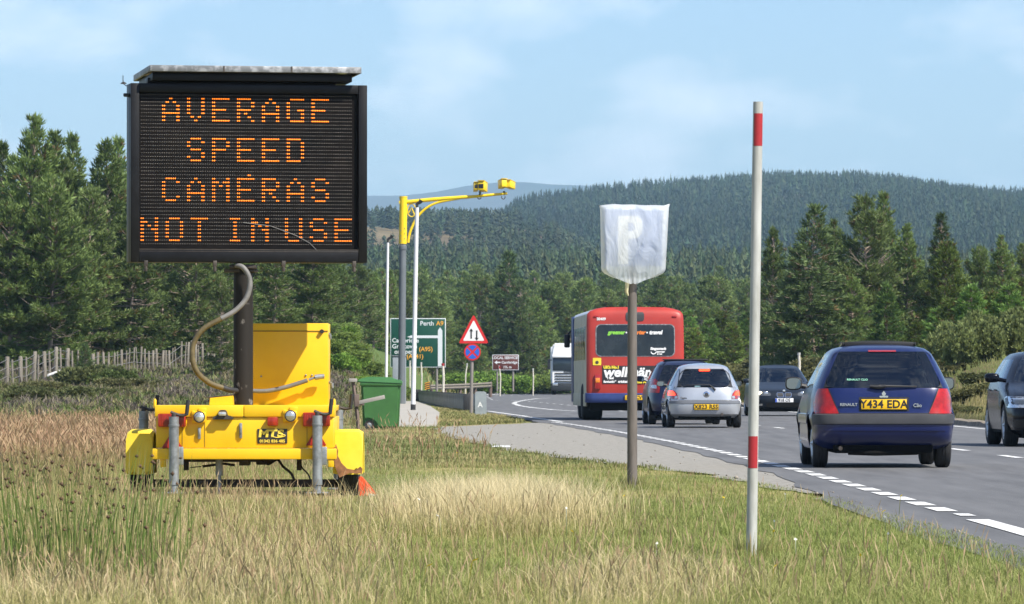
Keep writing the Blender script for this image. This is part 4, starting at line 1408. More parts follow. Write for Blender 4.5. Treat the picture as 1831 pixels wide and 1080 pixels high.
# streaks of the scratched cover
m = MB()
m.tube([DP(-0.05, -0.44, -0.019), DP(0.2, -0.47, -0.019), DP(0.42, -0.55, -0.019), DP(0.55, -0.62, -0.019), DP(0.66, -0.73, -0.019)], 0.0035, 5)
m.tube([DP(-0.5, -0.755, -0.019), DP(-0.1, -0.735, -0.019), DP(0.2, -0.715, -0.019)], 0.003, 5)
m.build("scratch", mat("scratch_grey", (0.10, 0.10, 0.10), 0.5), dpan)

# ---- solar panel on top
sz = T(0, 128).z
sm = Matrix.Translation(Vector((T(450, 0).x, 0, sz))) @ Matrix.Rotation(YAW, 4, 'Z') @ Matrix.Rotation(R(-1.5), 4, 'X')
def sbox(mb, c, s, b=0.0):
    mb.box(sm @ Vector(c), s, b, sm.to_3x3().to_4x4())
SWd, SLn = 1.90, 1.16
m = MB(); sbox(m, (0, 0.31, 0.012), (SWd - 0.02, SLn - 0.02, 0.02)); sol = m.build("solar_panel", mat("solar_cells", (0.012, 0.02, 0.05), 0.12, spec=0.6), tr)
for c, s in (((0, -0.27, 0), (SWd, 0.02, 0.055)), ((0, 0.89, 0), (SWd, 0.02, 0.055)), ((-SWd / 2 + 0.005, 0.31, 0), (0.02, SLn - 0.024, 0.055)), ((SWd / 2 - 0.005, 0.31, 0), (0.02, SLn - 0.024, 0.055))):
    m = MB(); sbox(m, c, s, 0.003); m.build("edge_rail", M_alu, sol)
for k in (-0.29, 0.32):
    m = MB(); sbox(m, (k, -0.276, 0.0), (0.012, 0.02, 0.052)); m.build("joint", M_iron, sol)
m = MB(); sbox(m, (-0.02, 0.28, -0.065), (1.80, 0.95, 0.07), 0.004)
m.box(DP(-0.05, PH / 2 + 0.03, -0.2), (1.7, 0.2, 0.05), 0.004, dm)
m.build("mounting_frame", M_black, tr)
m = MB()
m.tube([T(220, 135, 0.2), T(220, 148, 0.2)], 0.004, 5); m.lathe([(0.03, 0), (0.02, 0.012), (0.004, 0.02)], 'Z', T(221, 150, 0.2), 10)
m.tube([T(221, 150, 0.2), T(228, 155, 0.0), T(240, 152, -0.3)], 0.004, 5)
m.build("aerial", M_dark, tr)
m = MB(); m.box(T(226, 170, -0.25), (0.05, 0.08, 0.03), 0.006); m.build("sensor_box", M_dark, tr)

# ---- mast, hose, cable
mx = T(435, 0).x
m = MB(); m.lathe([(0.088, T(0, 724).z), (0.088, T(0, 560).z), (0.086, T(0, 470).z - 0.02)], 'Z', (mx, 0, 0), 24); m.build("mast", M_mast, tr)
m = MB(); m.box((mx, 0.0, T(0, 473).z - 0.02), (0.24, 0.24, 0.035), 0.006); m.box((mx - 0.02, -0.02, T(0, 478).z - 0.03), (0.3, 0.12, 0.03), 0.004); m.build("mast_head_plate", M_iron, tr)
def smooth_path(pts, n=8):
    out = []
    P = [pts[0]] + pts + [pts[-1]]
    for i in range(1, len(P) - 2):
        for k in range(n):
            t = k / n
            a, b, c, d_ = P[i - 1], P[i], P[i + 1], P[i + 2]
            out.append(0.5 * ((2 * b) + (c - a) * t + (2 * a - 5 * b + 4 * c - d_) * t * t + (3 * b - a - 3 * c + d_) * t ** 3))
    out.append(P[-2])
    return out
hp = [T(422, 474, -0.13), T(434, 478, -0.16), T(444, 492, -0.17), T(447, 510, -0.18), T(440, 534, -0.2), T(421, 555, -0.24), T(395, 570, -0.28), T(364, 588, -0.3), T(347, 612, -0.3), T(344, 640, -0.3), T(353, 666, -0.28), T(375, 685, -0.22), T(400, 694, -0.16)]
m = MB(); m.tube(smooth_path(hp[:7]), 0.024, 10); m.build("hose", M_hose, tr)
m = MB(); m.tube(smooth_path(hp[6:]), 0.0245, 10); m.build("hose", M_hosed, tr, label="worn yellowish lower length of the hose")
m = MB(); m.tube(smooth_path([T(398, 693, -0.165), T(410, 697, -0.13), T(424, 699, -0.06)]), 0.026, 10); m.build("hose_end", M_dark, tr)
CY = 0.76
m = MB(); m.tube(smooth_path([T(449, 699, CY - 0.14), T(478, 699, CY - 0.12), T(512, 692, CY - 0.1), T(550, 680, CY - 0.09)]), 0.021, 10); m.build("cable", M_hose, tr)
m = MB(); m.tube([T(552, 679, CY - 0.09), T(564, 675, CY - 0.085)], 0.012, 8); m.tube([T(563, 675, CY - 0.085), T(572, 673.5, CY - 0.08), T(580, 673, CY - 0.08)], [0.026, 0.024, 0.022], 12); m.build("connector", M_galv, tr)

# ---- cabinet behind the mast
cz0, cz1 = T(0, 735, CY).z, T(0, 578, CY).z
cx0, cx1 = T(447, 0, CY).x, T(587, 0, CY).x
m = MB(); m.box(((cx0 + cx1) / 2, CY + 0.28, (cz0 + cz1) / 2), (cx1 - cx0, 0.56, cz1 - cz0), 0.008); cab = m.build("cabinet", M_yel, tr)
m = MB(); m.box(((cx0 + cx1) / 2, CY - 0.002, T(0, 592, CY).z), (cx1 - cx0 - 0.01, 0.006, 0.008)); m.build("lid_seam", mat("seam_shadow", (0.16, 0.10, 0.01), 0.7), cab)
m = MB(); m.lathe([(0.018, -0.03), (0.02, -0.01), (0.02, 0.0)], 'Y', T(575.5, 592.5, CY), 12); m.build("lock", M_dark, cab)
for px, py in ((590, 600), (594, 687)):
    m = MB(); m.tube([T(588, py - 4, CY + 0.1), T(px, py, CY + 0.05), T(px + 1, py + 7, CY + 0.05)], [0.01, 0.016, 0.008], 8); m.build("padlock", M_galv, cab)
for px, py in ((467, 673), (547, 671), (558, 671)):
    m = MB(); m.lathe([(0.0, -0.014), (0.009, -0.01), (0.009, 0)], 'Y', T(px, py, CY), 8); m.build("bolt", M_galv, cab)

# ---- body of the trailer
BY = -0.55        # rear face of the body, towards the road user
bx0, bx1 = T(277, 0, BY).x, T(598, 0, BY).x
zb0, zb1, zl = T(0, 801, BY).z, T(0, 746, BY).z, T(0, 724.5, BY).z
m = MB(); m.box(((bx0 + bx1) / 2, BY + 0.95, (zb0 + zb1) / 2), (bx1 - bx0 - 0.02, 1.9, zb1 - zb0), 0.006); body = m.build("body", M_yel, tr)
lids = [(277, 435.5), (436.5, 598)]
for a, b in lids:
    xa, xb = T(a, 0, BY).x, T(b, 0, BY).x
    m = MB(); m.box(((xa + xb) / 2, BY + 0.235, (zb1 + zl) / 2 + 0.002), (xb - xa, 0.51, zl - zb1 - 0.004), 0.008); m.build("lid", M_yel, tr)
m = MB(); m.box(((bx0 + bx1) / 2, BY + 1.4, zl - 0.03), (bx1 - bx0 - 0.03, 1.0, 0.05), 0.006); m.build("deck", M_yel, tr)
for px in (326, 366, 549):
    m = MB(); m.box(T(px, 774, BY - 0.001) + Vector((0, 0, 0)), (0.004, 0.006, 0.255)); m.build("panel_seam", MATS["seam_shadow"], body)
m = MB(); m.box(T(437.5, 743.5, BY - 0.004), (0.03, 0.012, 0.022)); m.build("latch_slot", M_dark, body)
# chassis beam
cb0, cb1 = T(273, 0, BY).x, T(602, 0, BY).x
m = MB(); m.box(((cb0 + cb1) / 2, BY - 0.01, T(0, 811.5, BY).z), (cb1 - cb0, 0.1, 19 / TS), 0.008)
for sx in (cb0 + 0.06, cb1 - 0.06):
    m.box((sx, BY + 1.05, T(0, 812, BY).z), (0.08, 2.0, 0.085), 0.006)
m.build("chassis", M_yel, tr)
for px in (277, 597.5):
    m = MB(); m.tube([T(px, 730, BY + 0.04), T(px, 716, BY + 0.04), T(px, 713, BY + 0.04)], [0.014, 0.014, 0.008], 8); m.build("corner_pin", M_yel, tr)
# little hatch box
m = MB(); z0, z1 = T(0, 724, BY + 0.15).z, T(0, 710, BY + 0.15).z
m.prism([(T(373, 0, BY).x, z0 - 0.004), (T(415, 0, BY).x, z0 - 0.004), (T(414, 0, BY).x, z1 + 0.012), (T(374, 0, BY).x, z1 - 0.008)], BY + 0.1, BY + 0.4, 0.004); m.build("hatch_box", M_yel, tr)
m = MB(); m.tube([T(365, 708, BY + 0.12), T(368, 711, BY + 0.11), T(394, 708.5, BY + 0.11), T(415, 706, BY + 0.11), T(420, 702, BY + 0.12)], 0.007, 6); m.build("hatch_edge", M_iron, tr)
# lamps
for px, py, w, h in ((307.5, 751.5, 49, 24), (566, 750, 48, 25)):
    m = MB(); m.box(T(px, py, BY - 0.04), (w / TS, 0.08, h / TS), 0.012)
    for k in range(11):
        m.box(T(px - w / 2 + 3 + k * (w - 6) / 10, py, BY - 0.081), (0.006, 0.004, h / TS * 0.8))
    m.build("tail_light", M_red, tr)
m = MB(); m.box(T(487.5, 753.5, BY - 0.03), (19 / TS, 0.06, 16 / TS), 0.014); m.build("fog_light", M_red, tr)
for px, py in ((357, 745.5), (520, 743.5)):
    m = MB(); m.box(T(px, py, BY - 0.03), (0.12, 0.06, 0.10), 0.02); m.box(T(px + 5, py - 10, BY - 0.02), (0.075, 0.05, 0.06), 0.008); m.box(T(px - 11, py, BY - 0.02), (0.03, 0.04, 0.11), 0.006); br = m.build("reversing_lamp", M_yel, tr)
    m = MB(); m.lathe([(0.0, -0.085), (0.03, -0.08), (0.043, -0.068), (0.043, -0.05)], 'Y', T(px, py, BY), 20); m.build("lens", M_lens, br)
    m = MB(); m.lathe([(0.052, -0.066), (0.052, -0.058), (0.046, -0.055)], 'Y', T(px, py, BY), 20); m.build("bezel", M_dark, br)
m = MB(); z = T(0, 0).z
pl = [(380, 748), (384, 744), (389, 743), (391, 736), (394, 733), (404, 733), (406, 736), (408, 743), (414, 744), (418, 747), (417, 750), (381, 750)]
m.prism([(T(a, 0, BY).x, T(0, b, BY).z) for a, b in pl][::-1], BY - 0.06, BY - 0.004, 0.004); npl = m.build("plate_lamp", M_iron, tr)
m = MB(); m.box(T(397.5, 740, BY - 0.07), (0.07, 0.05, 0.036), 0.01); m.build("lens", M_lens, npl)
for px, py, hh in ((356.5, 775, 20), (430.5, 770, 27)):
    m = MB(); m.box(T(px, py, BY - 0.012), (0.026, 0.024, hh / TS), 0.005); m.box(T(px, py - 2, BY - 0.028), (0.016, 0.02, hh / TS * 0.5), 0.004); m.build("latch", M_galv, tr)
for px, py in ((308, 788), (565.5, 783.5)):
    m = MB(); w, h = 37 / TS, 26 / TS; c = T(px, py, BY)
    m.prism([(c.x - w / 2, c.z - h / 2), (c.x + w / 2, c.z - h / 2), (c.x + 0.012, c.z + h / 2), (c.x - 0.012, c.z + h / 2)], BY - 0.018, BY - 0.003, 0.004); m.build("reflector", M_refl, tr)
c = T(487, 780, BY - 0.006)
m = MB(); m.box(c, (53 / TS, 0.008, 26 / TS), 0.003); plq = m.build("name_plate", M_dark, tr)
for s_, sz_, dx, dz, bold, shear in (("MT", 0.088, -0.045, 0.022, 0.0045, 0.1), ("S", 0.088, 0.070, 0.022, 0.0045, 0.1), ("01342 836 485", 0.0355, 0.0, -0.044, 0.0012, 0)):
    text(s_, sz_, M_plaqueY, plq, (c.x + dx, c.y - 0.0045, c.z + dz), bold=bold, shear=shear, extrude=0.001, sx=1.05 if sz_ < 0.05 else 1.3)
m = MB(); m.tube(smooth_path([Vector((c.x - 0.01, c.y - 0.006, c.z + 0.002)), Vector((c.x + 0.05, c.y - 0.006, c.z - 0.012)), Vector((c.x + 0.115, c.y - 0.006, c.z + 0.006)), Vector((c.x + 0.05, c.y - 0.006, c.z + 0.03)), Vector((c.x + 0.1, c.y - 0.006, c.z + 0.055))]), 0.004, 5); m.build("emblem_swoosh", M_plaqueY, plq)
# jack legs
def jack(px, py_top, py_bot, dy, crank=1, r=0.044):
    m = MB(); a, b = T(px, py_bot, dy), T(px, py_top, dy)
    m.lathe([(r * 0.8, min(a.z, 0.06) - 0.05), (r * 0.8, a.z), (r, a.z + 0.005), (r, b.z - 0.09), (r * 1.1, b.z - 0.088), (r * 1.1, b.z - 0.07), (r, b.z - 0.068), (r, b.z)], 'Z', (a.x, dy, 0), 18)
    m.box((a.x, dy, 0.015), (0.2, 0.2, 0.015), 0.003)
    j = m.build("jack_leg", M_galv, tr)
    m = MB()
    m.tube([b + Vector((0, 0, -0.01)), b + Vector((0, 0, 0.03))], 0.022, 10)
    q = b + Vector((0, 0, 0.022))
    m.tube(smooth_path([q + Vector((-0.03 * crank, 0, 0.02)), q + Vector((0.02 * crank, 0, 0.0)), q + Vector((0.07 * crank, 0, -0.012)), q + Vector((0.115 * crank, 0, 0.0))]), 0.013, 8)
    m.build("crank_arm", M_iron, j)
    m = MB(); e = q + Vector((0.112 * crank, 0, -0.01))
    m.tube([e, e + Vector((0.005 * crank, 0, 0.05)), e + Vector((0.014 * crank, 0, 0.135))], [0.016, 0.0185, 0.018], 10); m.build("crank_grip", M_dark, j)
jack(311, 745, 868, BY - 0.13)
jack(567.5, 743, 868, BY - 0.13)
jack(257, 735, 868, BY + 1.75)
jack(605, 733, 868, BY + 1.75)
for px in (311, 567.5):
    m = MB(); c = T(px + 6, 815, BY - 0.075); m.box(c, (0.11, 0.03, 0.16), 0.006); m.build("jack_bracket", M_galv, tr)
for px in (540, 592):
    m = MB(); m.box(T(px if px > 560 else 292, 826, BY - 0.02), (0.05, 0.06, 0.09), 0.005); m.build("gusset", M_yel, tr)
# wheels, axle, mudguards
AX, RW_ = 0.35, 0.275
for px, nm in ((254, 'l'), (624, 'r')):
    xc = T(px, 0, AX).x
    m = MB(); w = 0.19
    m.lathe([(0.17, -w / 2 + 0.01), (0.24, -w / 2), (0.285, -w / 2 + 0.012), (RW_, -w / 2 + 0.04)] +
            [(RW_ - (0.008 if k % 2 else 0), -w / 2 + 0.04 + k * (w - 0.08) / 9) for k in range(1, 9)] + [(RW_, w / 2 - 0.04), (0.285, w / 2 - 0.012), (0.24, w / 2), (0.17, w / 2 - 0.01)], 'X', (xc, AX, RW_ - 0.02), 40)
    wh = thing("wheel", "", "", (0, 0, 0)); del wh["label"], wh["category"]; wh.parent = tr
    m.build("tyre", M_tyre, wh)
    m = MB(); m.lathe([(0.0, -0.05), (0.10, -0.05), (0.12, -0.02), (0.17, -0.06), (0.175, 0.06), (0.12, 0.03), (0.0, 0.05)], 'X', (xc, AX, RW_ - 0.02), 24); m.build("rim", M_galv, wh)
m = MB(); m.box((T(440, 0).x, AX, T(0, 864, AX).z), (1.75, 0.09, 0.07), 0.005); m.build("axle", M_iron, tr)
def mudguard(px0, px1, flat, seedn):
    xa, xb = T(px0, 0, AX).x, T(px1, 0, AX).x
    m = MB()
    n = 14
    ro, th = RW_ + 0.035, 0.012
    pts = []
    for i in range(n + 1):
        a = R(-16) + (R(196) + R(16)) * i / n
        ro_a = ro * (1.0 + 0.10 * abs(math.sin(2 * a)))
        pts.append((AX - ro_a * math.cos(a), RW_ - 0.02 + ro_a * math.sin(a)))
    k = 7
    rows = []
    for y, z in pts:
        row = []
        for j in range(k):
            u = j / (k - 1)
            drop = 0.03 * (max(0, abs(u - 0.5) * 2 - 0.72) / 0.28) ** 2
            c = Vector((0, AX, RW_ - 0.02)); v = Vector((0, y, z)) - c
            v = v * (1 - drop / v.length)
            row.append(m.bm.verts.new((xa + (xb - xa) * u, c.y + v.y, c.z + v.z)))
        rows.append(row)
    for i in range(n):
        for j in range(k - 1):
            m.bm.faces.new((rows[i][j], rows[i][j + 1], rows[i + 1][j + 1], rows[i + 1][j]))
    bmesh.ops.recalc_face_normals(m.bm, faces=m.bm.faces[:])
    bmesh.ops.solidify(m.bm, geom=m.bm.faces[:], thickness=0.012)
    o = m.build("mudguard", M_yelfade, tr, angle=50)
    # the rear flap that hangs down behind the wheel
    m = MB()
    yb = AX - ro * 1.05
    z0, z1 = T(0, 838 if flat else 846, yb).z, T(0, 772 if flat else 775, yb).z
    rs = np.random.RandomState(seedn)
    nx = 14
    bot = []
    for i in range(nx + 1):
        u = i / nx
        bot.append((xa + (xb - xa) * u, z0 + rs.uniform(-0.014, 0.014) + (0.07 * max(0, 0.45 - u) if flat else 0.10 * max(0, u - 0.72))))
    outline = bot + [(xb - 0.004, z1 - 0.05), (xb - 0.03, z1), (xa + 0.03, z1), (xa + 0.004, z1 - 0.05)]
    m.prism(outline, yb - 0.014, yb)
    fl = m.build("mudguard_flap", M_yelfade, o)
    if flat:
        m = MB()
        pts = [(xa + 0.03, z0 + 0.22), (xa + 0.05, z0 + 0.16), (xa + 0.045, z0 + 0.12), (xa + 0.08, z0 + 0.05), (xa + 0.13, z0 + 0.0), (xa + 0.2, z0 - 0.012), (xb - 0.05, z0 - 0.005), (xb - 0.02, z0 + 0.02), (xb, z0 + 0.0), (xb - 0.005, z0 - 0.045), (xa + 0.15, z0 - 0.04), (xa + 0.06, z0 - 0.08), (xa + 0.02, z0 + 0.02), (xa + 0.0, z0 + 0.18)]
        m.prism(pts, yb - 0.019, yb - 0.0145)
        m.build("torn_edge", M_rust, o)
    return o
mudguard(229, 277, False, 3)
mudguard(597, 650, True, 5)
# under-gear
m = MB()
m.tube(smooth_path([T(470, 823, 0.1), T(480, 830, 0.1), T(496, 822, 0.1), T(506, 834, 0.0), T(520, 846, 0.0), T(526, 858, 0.0)]), 0.012, 6)
m.tube(smooth_path([T(536, 824, 0.1), T(540, 836, 0.0), T(551, 848, 0.0), T(556, 862, 0.0)]), 0.008, 6)
m.build("brake_cable", M_dark, tr)
m = MB(); m.box(T(438, 827, 0.0), (0.09, 0.3, 0.05), 0.004); m.build("drawbar_bracket", M_iron, tr)
m = MB(); m.box(T(400, 823, 0.15), (0.9, 0.05, 0.03), 0.004); m.box(T(333, 831, 0.2), (0.045, 0.06, 0.1), 0.004); m.box(T(535, 831, 0.2), (0.045, 0.06, 0.1), 0.004); m.box(T(472, 826, 0.3), (0.14, 0.1, 0.05), 0.01)
m.tube([T(362, 834, 0.1), T(400, 829, 0.1), T(420, 832, 0.1)], 0.013, 6); m.tube([T(340, 836, 0.1), T(360, 834, 0.1)], 0.005, 5)
m.build("drawbar_gear", M_iron, tr)
m = MB(); a = T(404, 0, 0.9).x
m.lathe([(0.012, 0.0), (0.045, 0.005), (0.02, 0.06), (0.018, 0.22), (0.032, 0.22), (0.032, 0.42)], 'Z', (a, -0.3, -0.06), 12); m.build("prop_stand", M_galv, tr)

# ---- orange clamp lying by the right wheel
M_org = mat("orange_plastic", (0.72, 0.085, 0.02), 0.5, var=0.15, vscale=5)
cl = thing("wheel_clamp", "orange-red plastic wheel clamp plate half buried in grass by the trailer's right wheel", "wheel clamp", (X(658, 51.1), 51.1, 0))
def C(px, py, dy=0.0):
    return W(px, py, 51.1 + dy) - cl.location
m = MB(); outl = [(640, 902), (641, 852), (648, 852), (660, 866), (671, 880), (677, 890), (678, 903), (677, 908)]
m.prism([(C(a, 0).x, C(0, b).z) for a, b in outl][::-1], -0.012, 0.012, 0.005); cp = m.build("clamp_plate", M_org, cl)
m = MB(); m.box(C(667, 885.5, -0.016), (0.075, 0.006, 0.022), 0.003, Euler((0, R(8), 0)).to_matrix().to_4x4()); m.build("sticker", mat("white_sticker", (0.7, 0.7, 0.68), 0.5, var=0.3, vscale=60), cp)
m = MB(); m.box(C(633, 905, -0.05), (0.34, 0.07, 0.05), 0.01, Euler((0, R(-4), 0)).to_matrix().to_4x4()); m.build("clamp_arm", M_org, cl)

# ================================================================== POLES, SIGNS AND STREET FURNITURE
M_white = mat("white_pole_paint", (0.31, 0.31, 0.28), 0.5, spec=0.3, col2=(0.46, 0.465, 0.44), vscale=5.0, stretch=(4, 4, 0.6), detail=9)
M_redp = mat("red_band", (0.32, 0.018, 0.022), 0.4, spec=0.5, var=0.12, vscale=8)
M_brownpole = mat("grey_brown_post", (0.125, 0.108, 0.095), 0.6, spec=0.35, var=0.18, vscale=6, stretch=(4, 4, 0.6))

# red and white snow pole
d = 32.0
base = (X(1343.5, d), d, 0)
sp = thing("snow_pole", "tall white pole with two red bands at the right of the grass verge", "marker pole", base)
lean = X(1355.5, d) - base[0]
def SPp(py):
    z = Z(py, d); return Vector((lean * z / Z(182, d), 0, z))
m = MB(); m.tube([SPp(1012), SPp(700), SPp(400), SPp(182)], [0.0305, 0.0295, 0.0285, 0.0275], 28); m.build("pole", M_white, sp)
def band(pa, pb, a0, a1):
    m = MB()
    n, k = 2, 14
    prev = None
    for i in range(n):
        c = SPp(pa + (pb - pa) * i / (n - 1))
        r = np.interp(c.z, [0, 2.6], [0.0305, 0.0275]) + 0.0012
        row = [m.bm.verts.new(c + Vector((r * math.sin(a0 + (a1 - a0) * j / k), -r * math.cos(a0 + (a1 - a0) * j / k), 0))) for j in range(k + 1)]
        if prev:
            for j in range(k):
                m.bm.faces.new((prev[j], prev[j + 1], row[j + 1], row[j]))
        prev = row
    bmesh.ops.recalc_face_normals(m.bm, faces=m.bm.faces[:])
    m.build("red_band", M_redp, sp, recalc=False)
band(203, 261, R(-52), R(68)); band(780, 837, R(-62), R(55))

# bagged sign
d = 52.7
x0 = X(1130.5, d)
sg = thing("covered_road_sign", "road sign with a white letter on blue, on a grey-brown post under a plastic bag", "road sign", (x0, d, 0))
m = MB(); m.lathe([(0.047, -0.1), (0.046, Z(700, d)), (0.042, Z(505, d)), (0.040, Z(380, d))], 'Z', (0, 0, 0), 24)
m.build("post", M_brownpole, sg)
M_signblue = mat("sign_blue", (0.05, 0.14, 0.45), 0.4)
sx0, sx1, sz0, sz1 = X(1082, d) - x0, X(1184, d) - x0, Z(476, d), Z(374, d)
m = MB(); m.box(((sx0 + sx1) / 2, -0.055, (sz0 + sz1) / 2), (sx1 - sx0, 0.006, sz1 - sz0), 0.002); pn = m.build("sign_panel", M_signblue, sg)
m = MB()
lx, lz = X(1105, d) - x0, Z(472, d)
u = 1 / (F / d)
m.box((lx + 9.0 * u, -0.061, lz + 43 * u), (18 * u, 0.004, 86 * u))
ring_o = [(18, 86), (34, 85), (43, 77), (44, 66), (42, 54), (34, 46), (18, 45)]
ring_i = [(18, 74), (27, 73), (30, 68), (30, 64), (27, 59), (18, 58)]
for i in range(6):
    j = min(i, 4)
    a, b = ring_o[i], ring_o[i + 1]; c_, e = ring_i[min(i, 5)], ring_i[min(i + 1, 5)]
    pts = [a, b, e, c_] if e != c_ else [a, b, e]
    m.poly([(lx + p[0] * u, -0.0625, lz + p[1] * u) for p in pts])
m.build("letter", mat("sign_white", (0.8, 0.8, 0.78), 0.4), pn)
# the plastic bag
M_bag = bpy.data.materials.new("white_plastic_bag")
M_bag.use_nodes = True
nt = M_bag.node_tree
nt.nodes.clear()
out = nt.nodes.new("ShaderNodeOutputMaterial")
p = nt.nodes.new("ShaderNodeBsdfPrincipled"); p.inputs["Base Color"].default_value = (0.80, 0.86, 0.92, 1); p.inputs["Roughness"].default_value = 0.3; p.inputs["Specular IOR Level"].default_value = 0.6
tl_ = nt.nodes.new("ShaderNodeBsdfTranslucent"); tl_.inputs[0].default_value = (0.85, 0.84, 0.76, 1)
tp = nt.nodes.new("ShaderNodeBsdfTransparent"); tp.inputs[0].default_value = (0.95, 0.95, 0.93, 1)
m1 = nt.nodes.new("ShaderNodeMixShader"); m1.inputs[0].default_value = 0.42
m2 = nt.nodes.new("ShaderNodeMixShader"); m2.inputs[0].default_value = 0.285
nt.links.new(p.outputs[0], m1.inputs[1]); nt.links.new(tl_.outputs[0], m1.inputs[2]); nt.links.new(m1.outputs[0], m2.inputs[1]); nt.links.new(tp.outputs[0], m2.inputs[2]); nt.links.new(m2.outputs[0], out.inputs[0])
tcn = nt.nodes.new("ShaderNodeTexCoord"); mpn = nt.nodes.new("ShaderNodeMapping"); mpn.inputs["Scale"].default_value = (5, 3, 2.2); mpn.inputs["Rotation"].default_value = (0, R(32), 0)
non = nt.nodes.new("ShaderNodeTexNoise"); non.inputs["Scale"].default_value = 1.6; non.inputs["Detail"].default_value = 6; non.inputs["Distortion"].default_value = 1.2
bmp = nt.nodes.new("ShaderNodeBump"); bmp.inputs["Strength"].default_value = 0.7; bmp.inputs["Distance"].default_value = 0.03
nt.links.new(tcn.outputs["Object"], mpn.inputs[0]); nt.links.new(mpn.outputs[0], non.inputs["Vector"]); nt.links.new(non.outputs["Fac"], bmp.inputs["Height"])
for s_ in (p, tl_):
    nt.links.new(bmp.outputs[0], s_.inputs["Normal"])
bb = bmesh.new()
NU, NV = 44, 52
tops_ = [(1070, 366), (1074, 367.5), (1084, 366), (1098, 364.8), (1112, 366), (1130, 365.6), (1150, 367), (1172, 366.8), (1186, 367.5), (1192, 366), (1198, 364.5)]
def bag_xz(u, v):
    """u 0..1 across, v 0..1 from the top hem down to the gathered neck."""
    v1 = 0.80
    lft = np.interp(v, [0, 0.04, 0.78, 0.85, 0.92, 1.0], [1070, 1073, 1075, 1081, 1094, 1117])
    rgt = np.interp(v, [0, 0.04, 0.78, 0.85, 0.92, 1.0], [1198, 1196, 1190, 1185, 1170, 1146])
    px = lft + (rgt - lft) * u
    top = np.interp(px, [t[0] for t in tops_], [t[1] for t in tops_])
    side = abs(u - 0.5) * 2
    bot = np.interp(side, [0, 0.3, 0.75, 1.0], [506, 508, 506, 503])
    py = np.interp(v, [0, v1, 1.0], [top, 485, bot])
    if v > v1:
        py += (1 - side) * 3 * (v - v1)
    return px, py
for sgn in (-1, 1):
    rows = []
    for j in range(NV + 1):
        v = j / NV
        row = []
        for i in range(NU + 1):
            uu = i / NU
            px, py = bag_xz(uu, v)
            e = min(1.0, 16 * min(uu, 1 - uu)) ** 0.6 * min(1.0, 20 * v) ** 0.6
            puff = 0.085 * e * (0.7 + 0.5 * math.sin(math.pi * min(1, v * 1.1)))
            f1 = math.sin((px - 1150) * 0.20 + (py - 365) * 0.10 + 1.8 * math.sin(py * 0.035)) * 0.007
            f2 = math.sin((px - 1100) * 0.42 - (py - 365) * 0.06 + math.sin(py * 0.06) * 1.3) * 0.0035
            f3 = (abs(math.sin((px - 1128) * 0.055 + (py - 470) * 0.035)) ** 0.5 - 0.7) * 0.022
            gather = math.sin(px * 0.75) * 0.014 * max(0, v - 0.74) * 4
            y = sgn * (puff + e * (f1 * 0.7 + f3 + gather * 0.3)) * (1 if sgn < 0 else 0.7) - 0.03
            row.append(bb.verts.new((X(px, d) - x0, y, Z(py, d))))
        rows.append(row)
    for j in range(NV):
        for i in range(NU):
            f = (rows[j][i], rows[j][i + 1], rows[j + 1][i + 1], rows[j + 1][i])
            bb.faces.new(f if sgn < 0 else f[::-1])
bmesh.ops.remove_doubles(bb, verts=bb.verts, dist=0.0008)
me = bpy.data.meshes.new("plastic_bag")
bb.to_mesh(me); bb.free()
me.materials.append(M_bag)
me.polygons.foreach_set("use_smooth", [True] * len(me.polygons))
bag = bpy.data.objects.new("plastic_bag", me)
COL.objects.link(bag)
bag.location = (x0, d, 0)
tag(bag, "crumpled white see-through plastic bag pulled over the road sign on the grey-brown post", "plastic bag")
m = MB(); m.tube([Vector((X(1122, d) - x0, -0.06, Z(500, d))), Vector((X(1121, d) - x0, -0.065, Z(512, d))), Vector((X(1120, d) - x0, -0.06, Z(522, d))), Vector((X(1123, d) - x0, -0.05, Z(529, d)))], [0.022, 0.018, 0.016, 0.006], 8)
m.build("bag_tail", mat("yellowed_plastic", (0.62, 0.56, 0.34), 0.4), bag)

# wheelie bin
d = 117.5
s = F / d
bx = X(681, d)
wb = thing("wheelie_bin", "dark green wheeled bin standing on the grass behind the trailer", "bin", (bx, d, 0))
M_bin = mat("bin_green", (0.042, 0.135, 0.036), 0.5, spec=0.45, var=0.12, vscale=3)
M_lid = mat("bin_lid_green", (0.065, 0.20, 0.07), 0.45, spec=0.5, var=0.1, vscale=3)
def B(px, py): return ((px - 681) / s, HC + (HY - py) / s)
b = bmesh.new()
lo = [b.verts.new(p) for p in ((B(650, 0)[0], -0.25, 0.03), (B(713, 0)[0], -0.25, 0.03), (B(713, 0)[0], 0.25, 0.03), (B(650, 0)[0], 0.25, 0.03))]
hi = [b.verts.new(p) for p in ((B(645.5, 0)[0], -0.29, B(0, 685)[1]), (B(717, 0)[0], -0.29, B(0, 685)[1]), (B(717, 0)[0], 0.29, B(0, 685)[1]), (B(645.5, 0)[0], 0.29, B(0, 685)[1]))]
b.faces.new(lo[::-1]); b.faces.new(hi)
for i in range(4):
    b.faces.new((lo[i], lo[(i + 1) % 4], hi[(i + 1) % 4], hi[i]))
bmesh.ops.bevel(b, geom=b.edges[:], offset=0.045, segments=3, affect='EDGES')
m = MB(); m._add(b); m.build("body", M_bin, wb)
m = MB(); zz = B(0, 686.5)[1]; m.box((0.005, 0, zz), (0.86, 0.62, 0.075), 0.015); rim = m.build("rim", M_bin, wb)
m = MB()
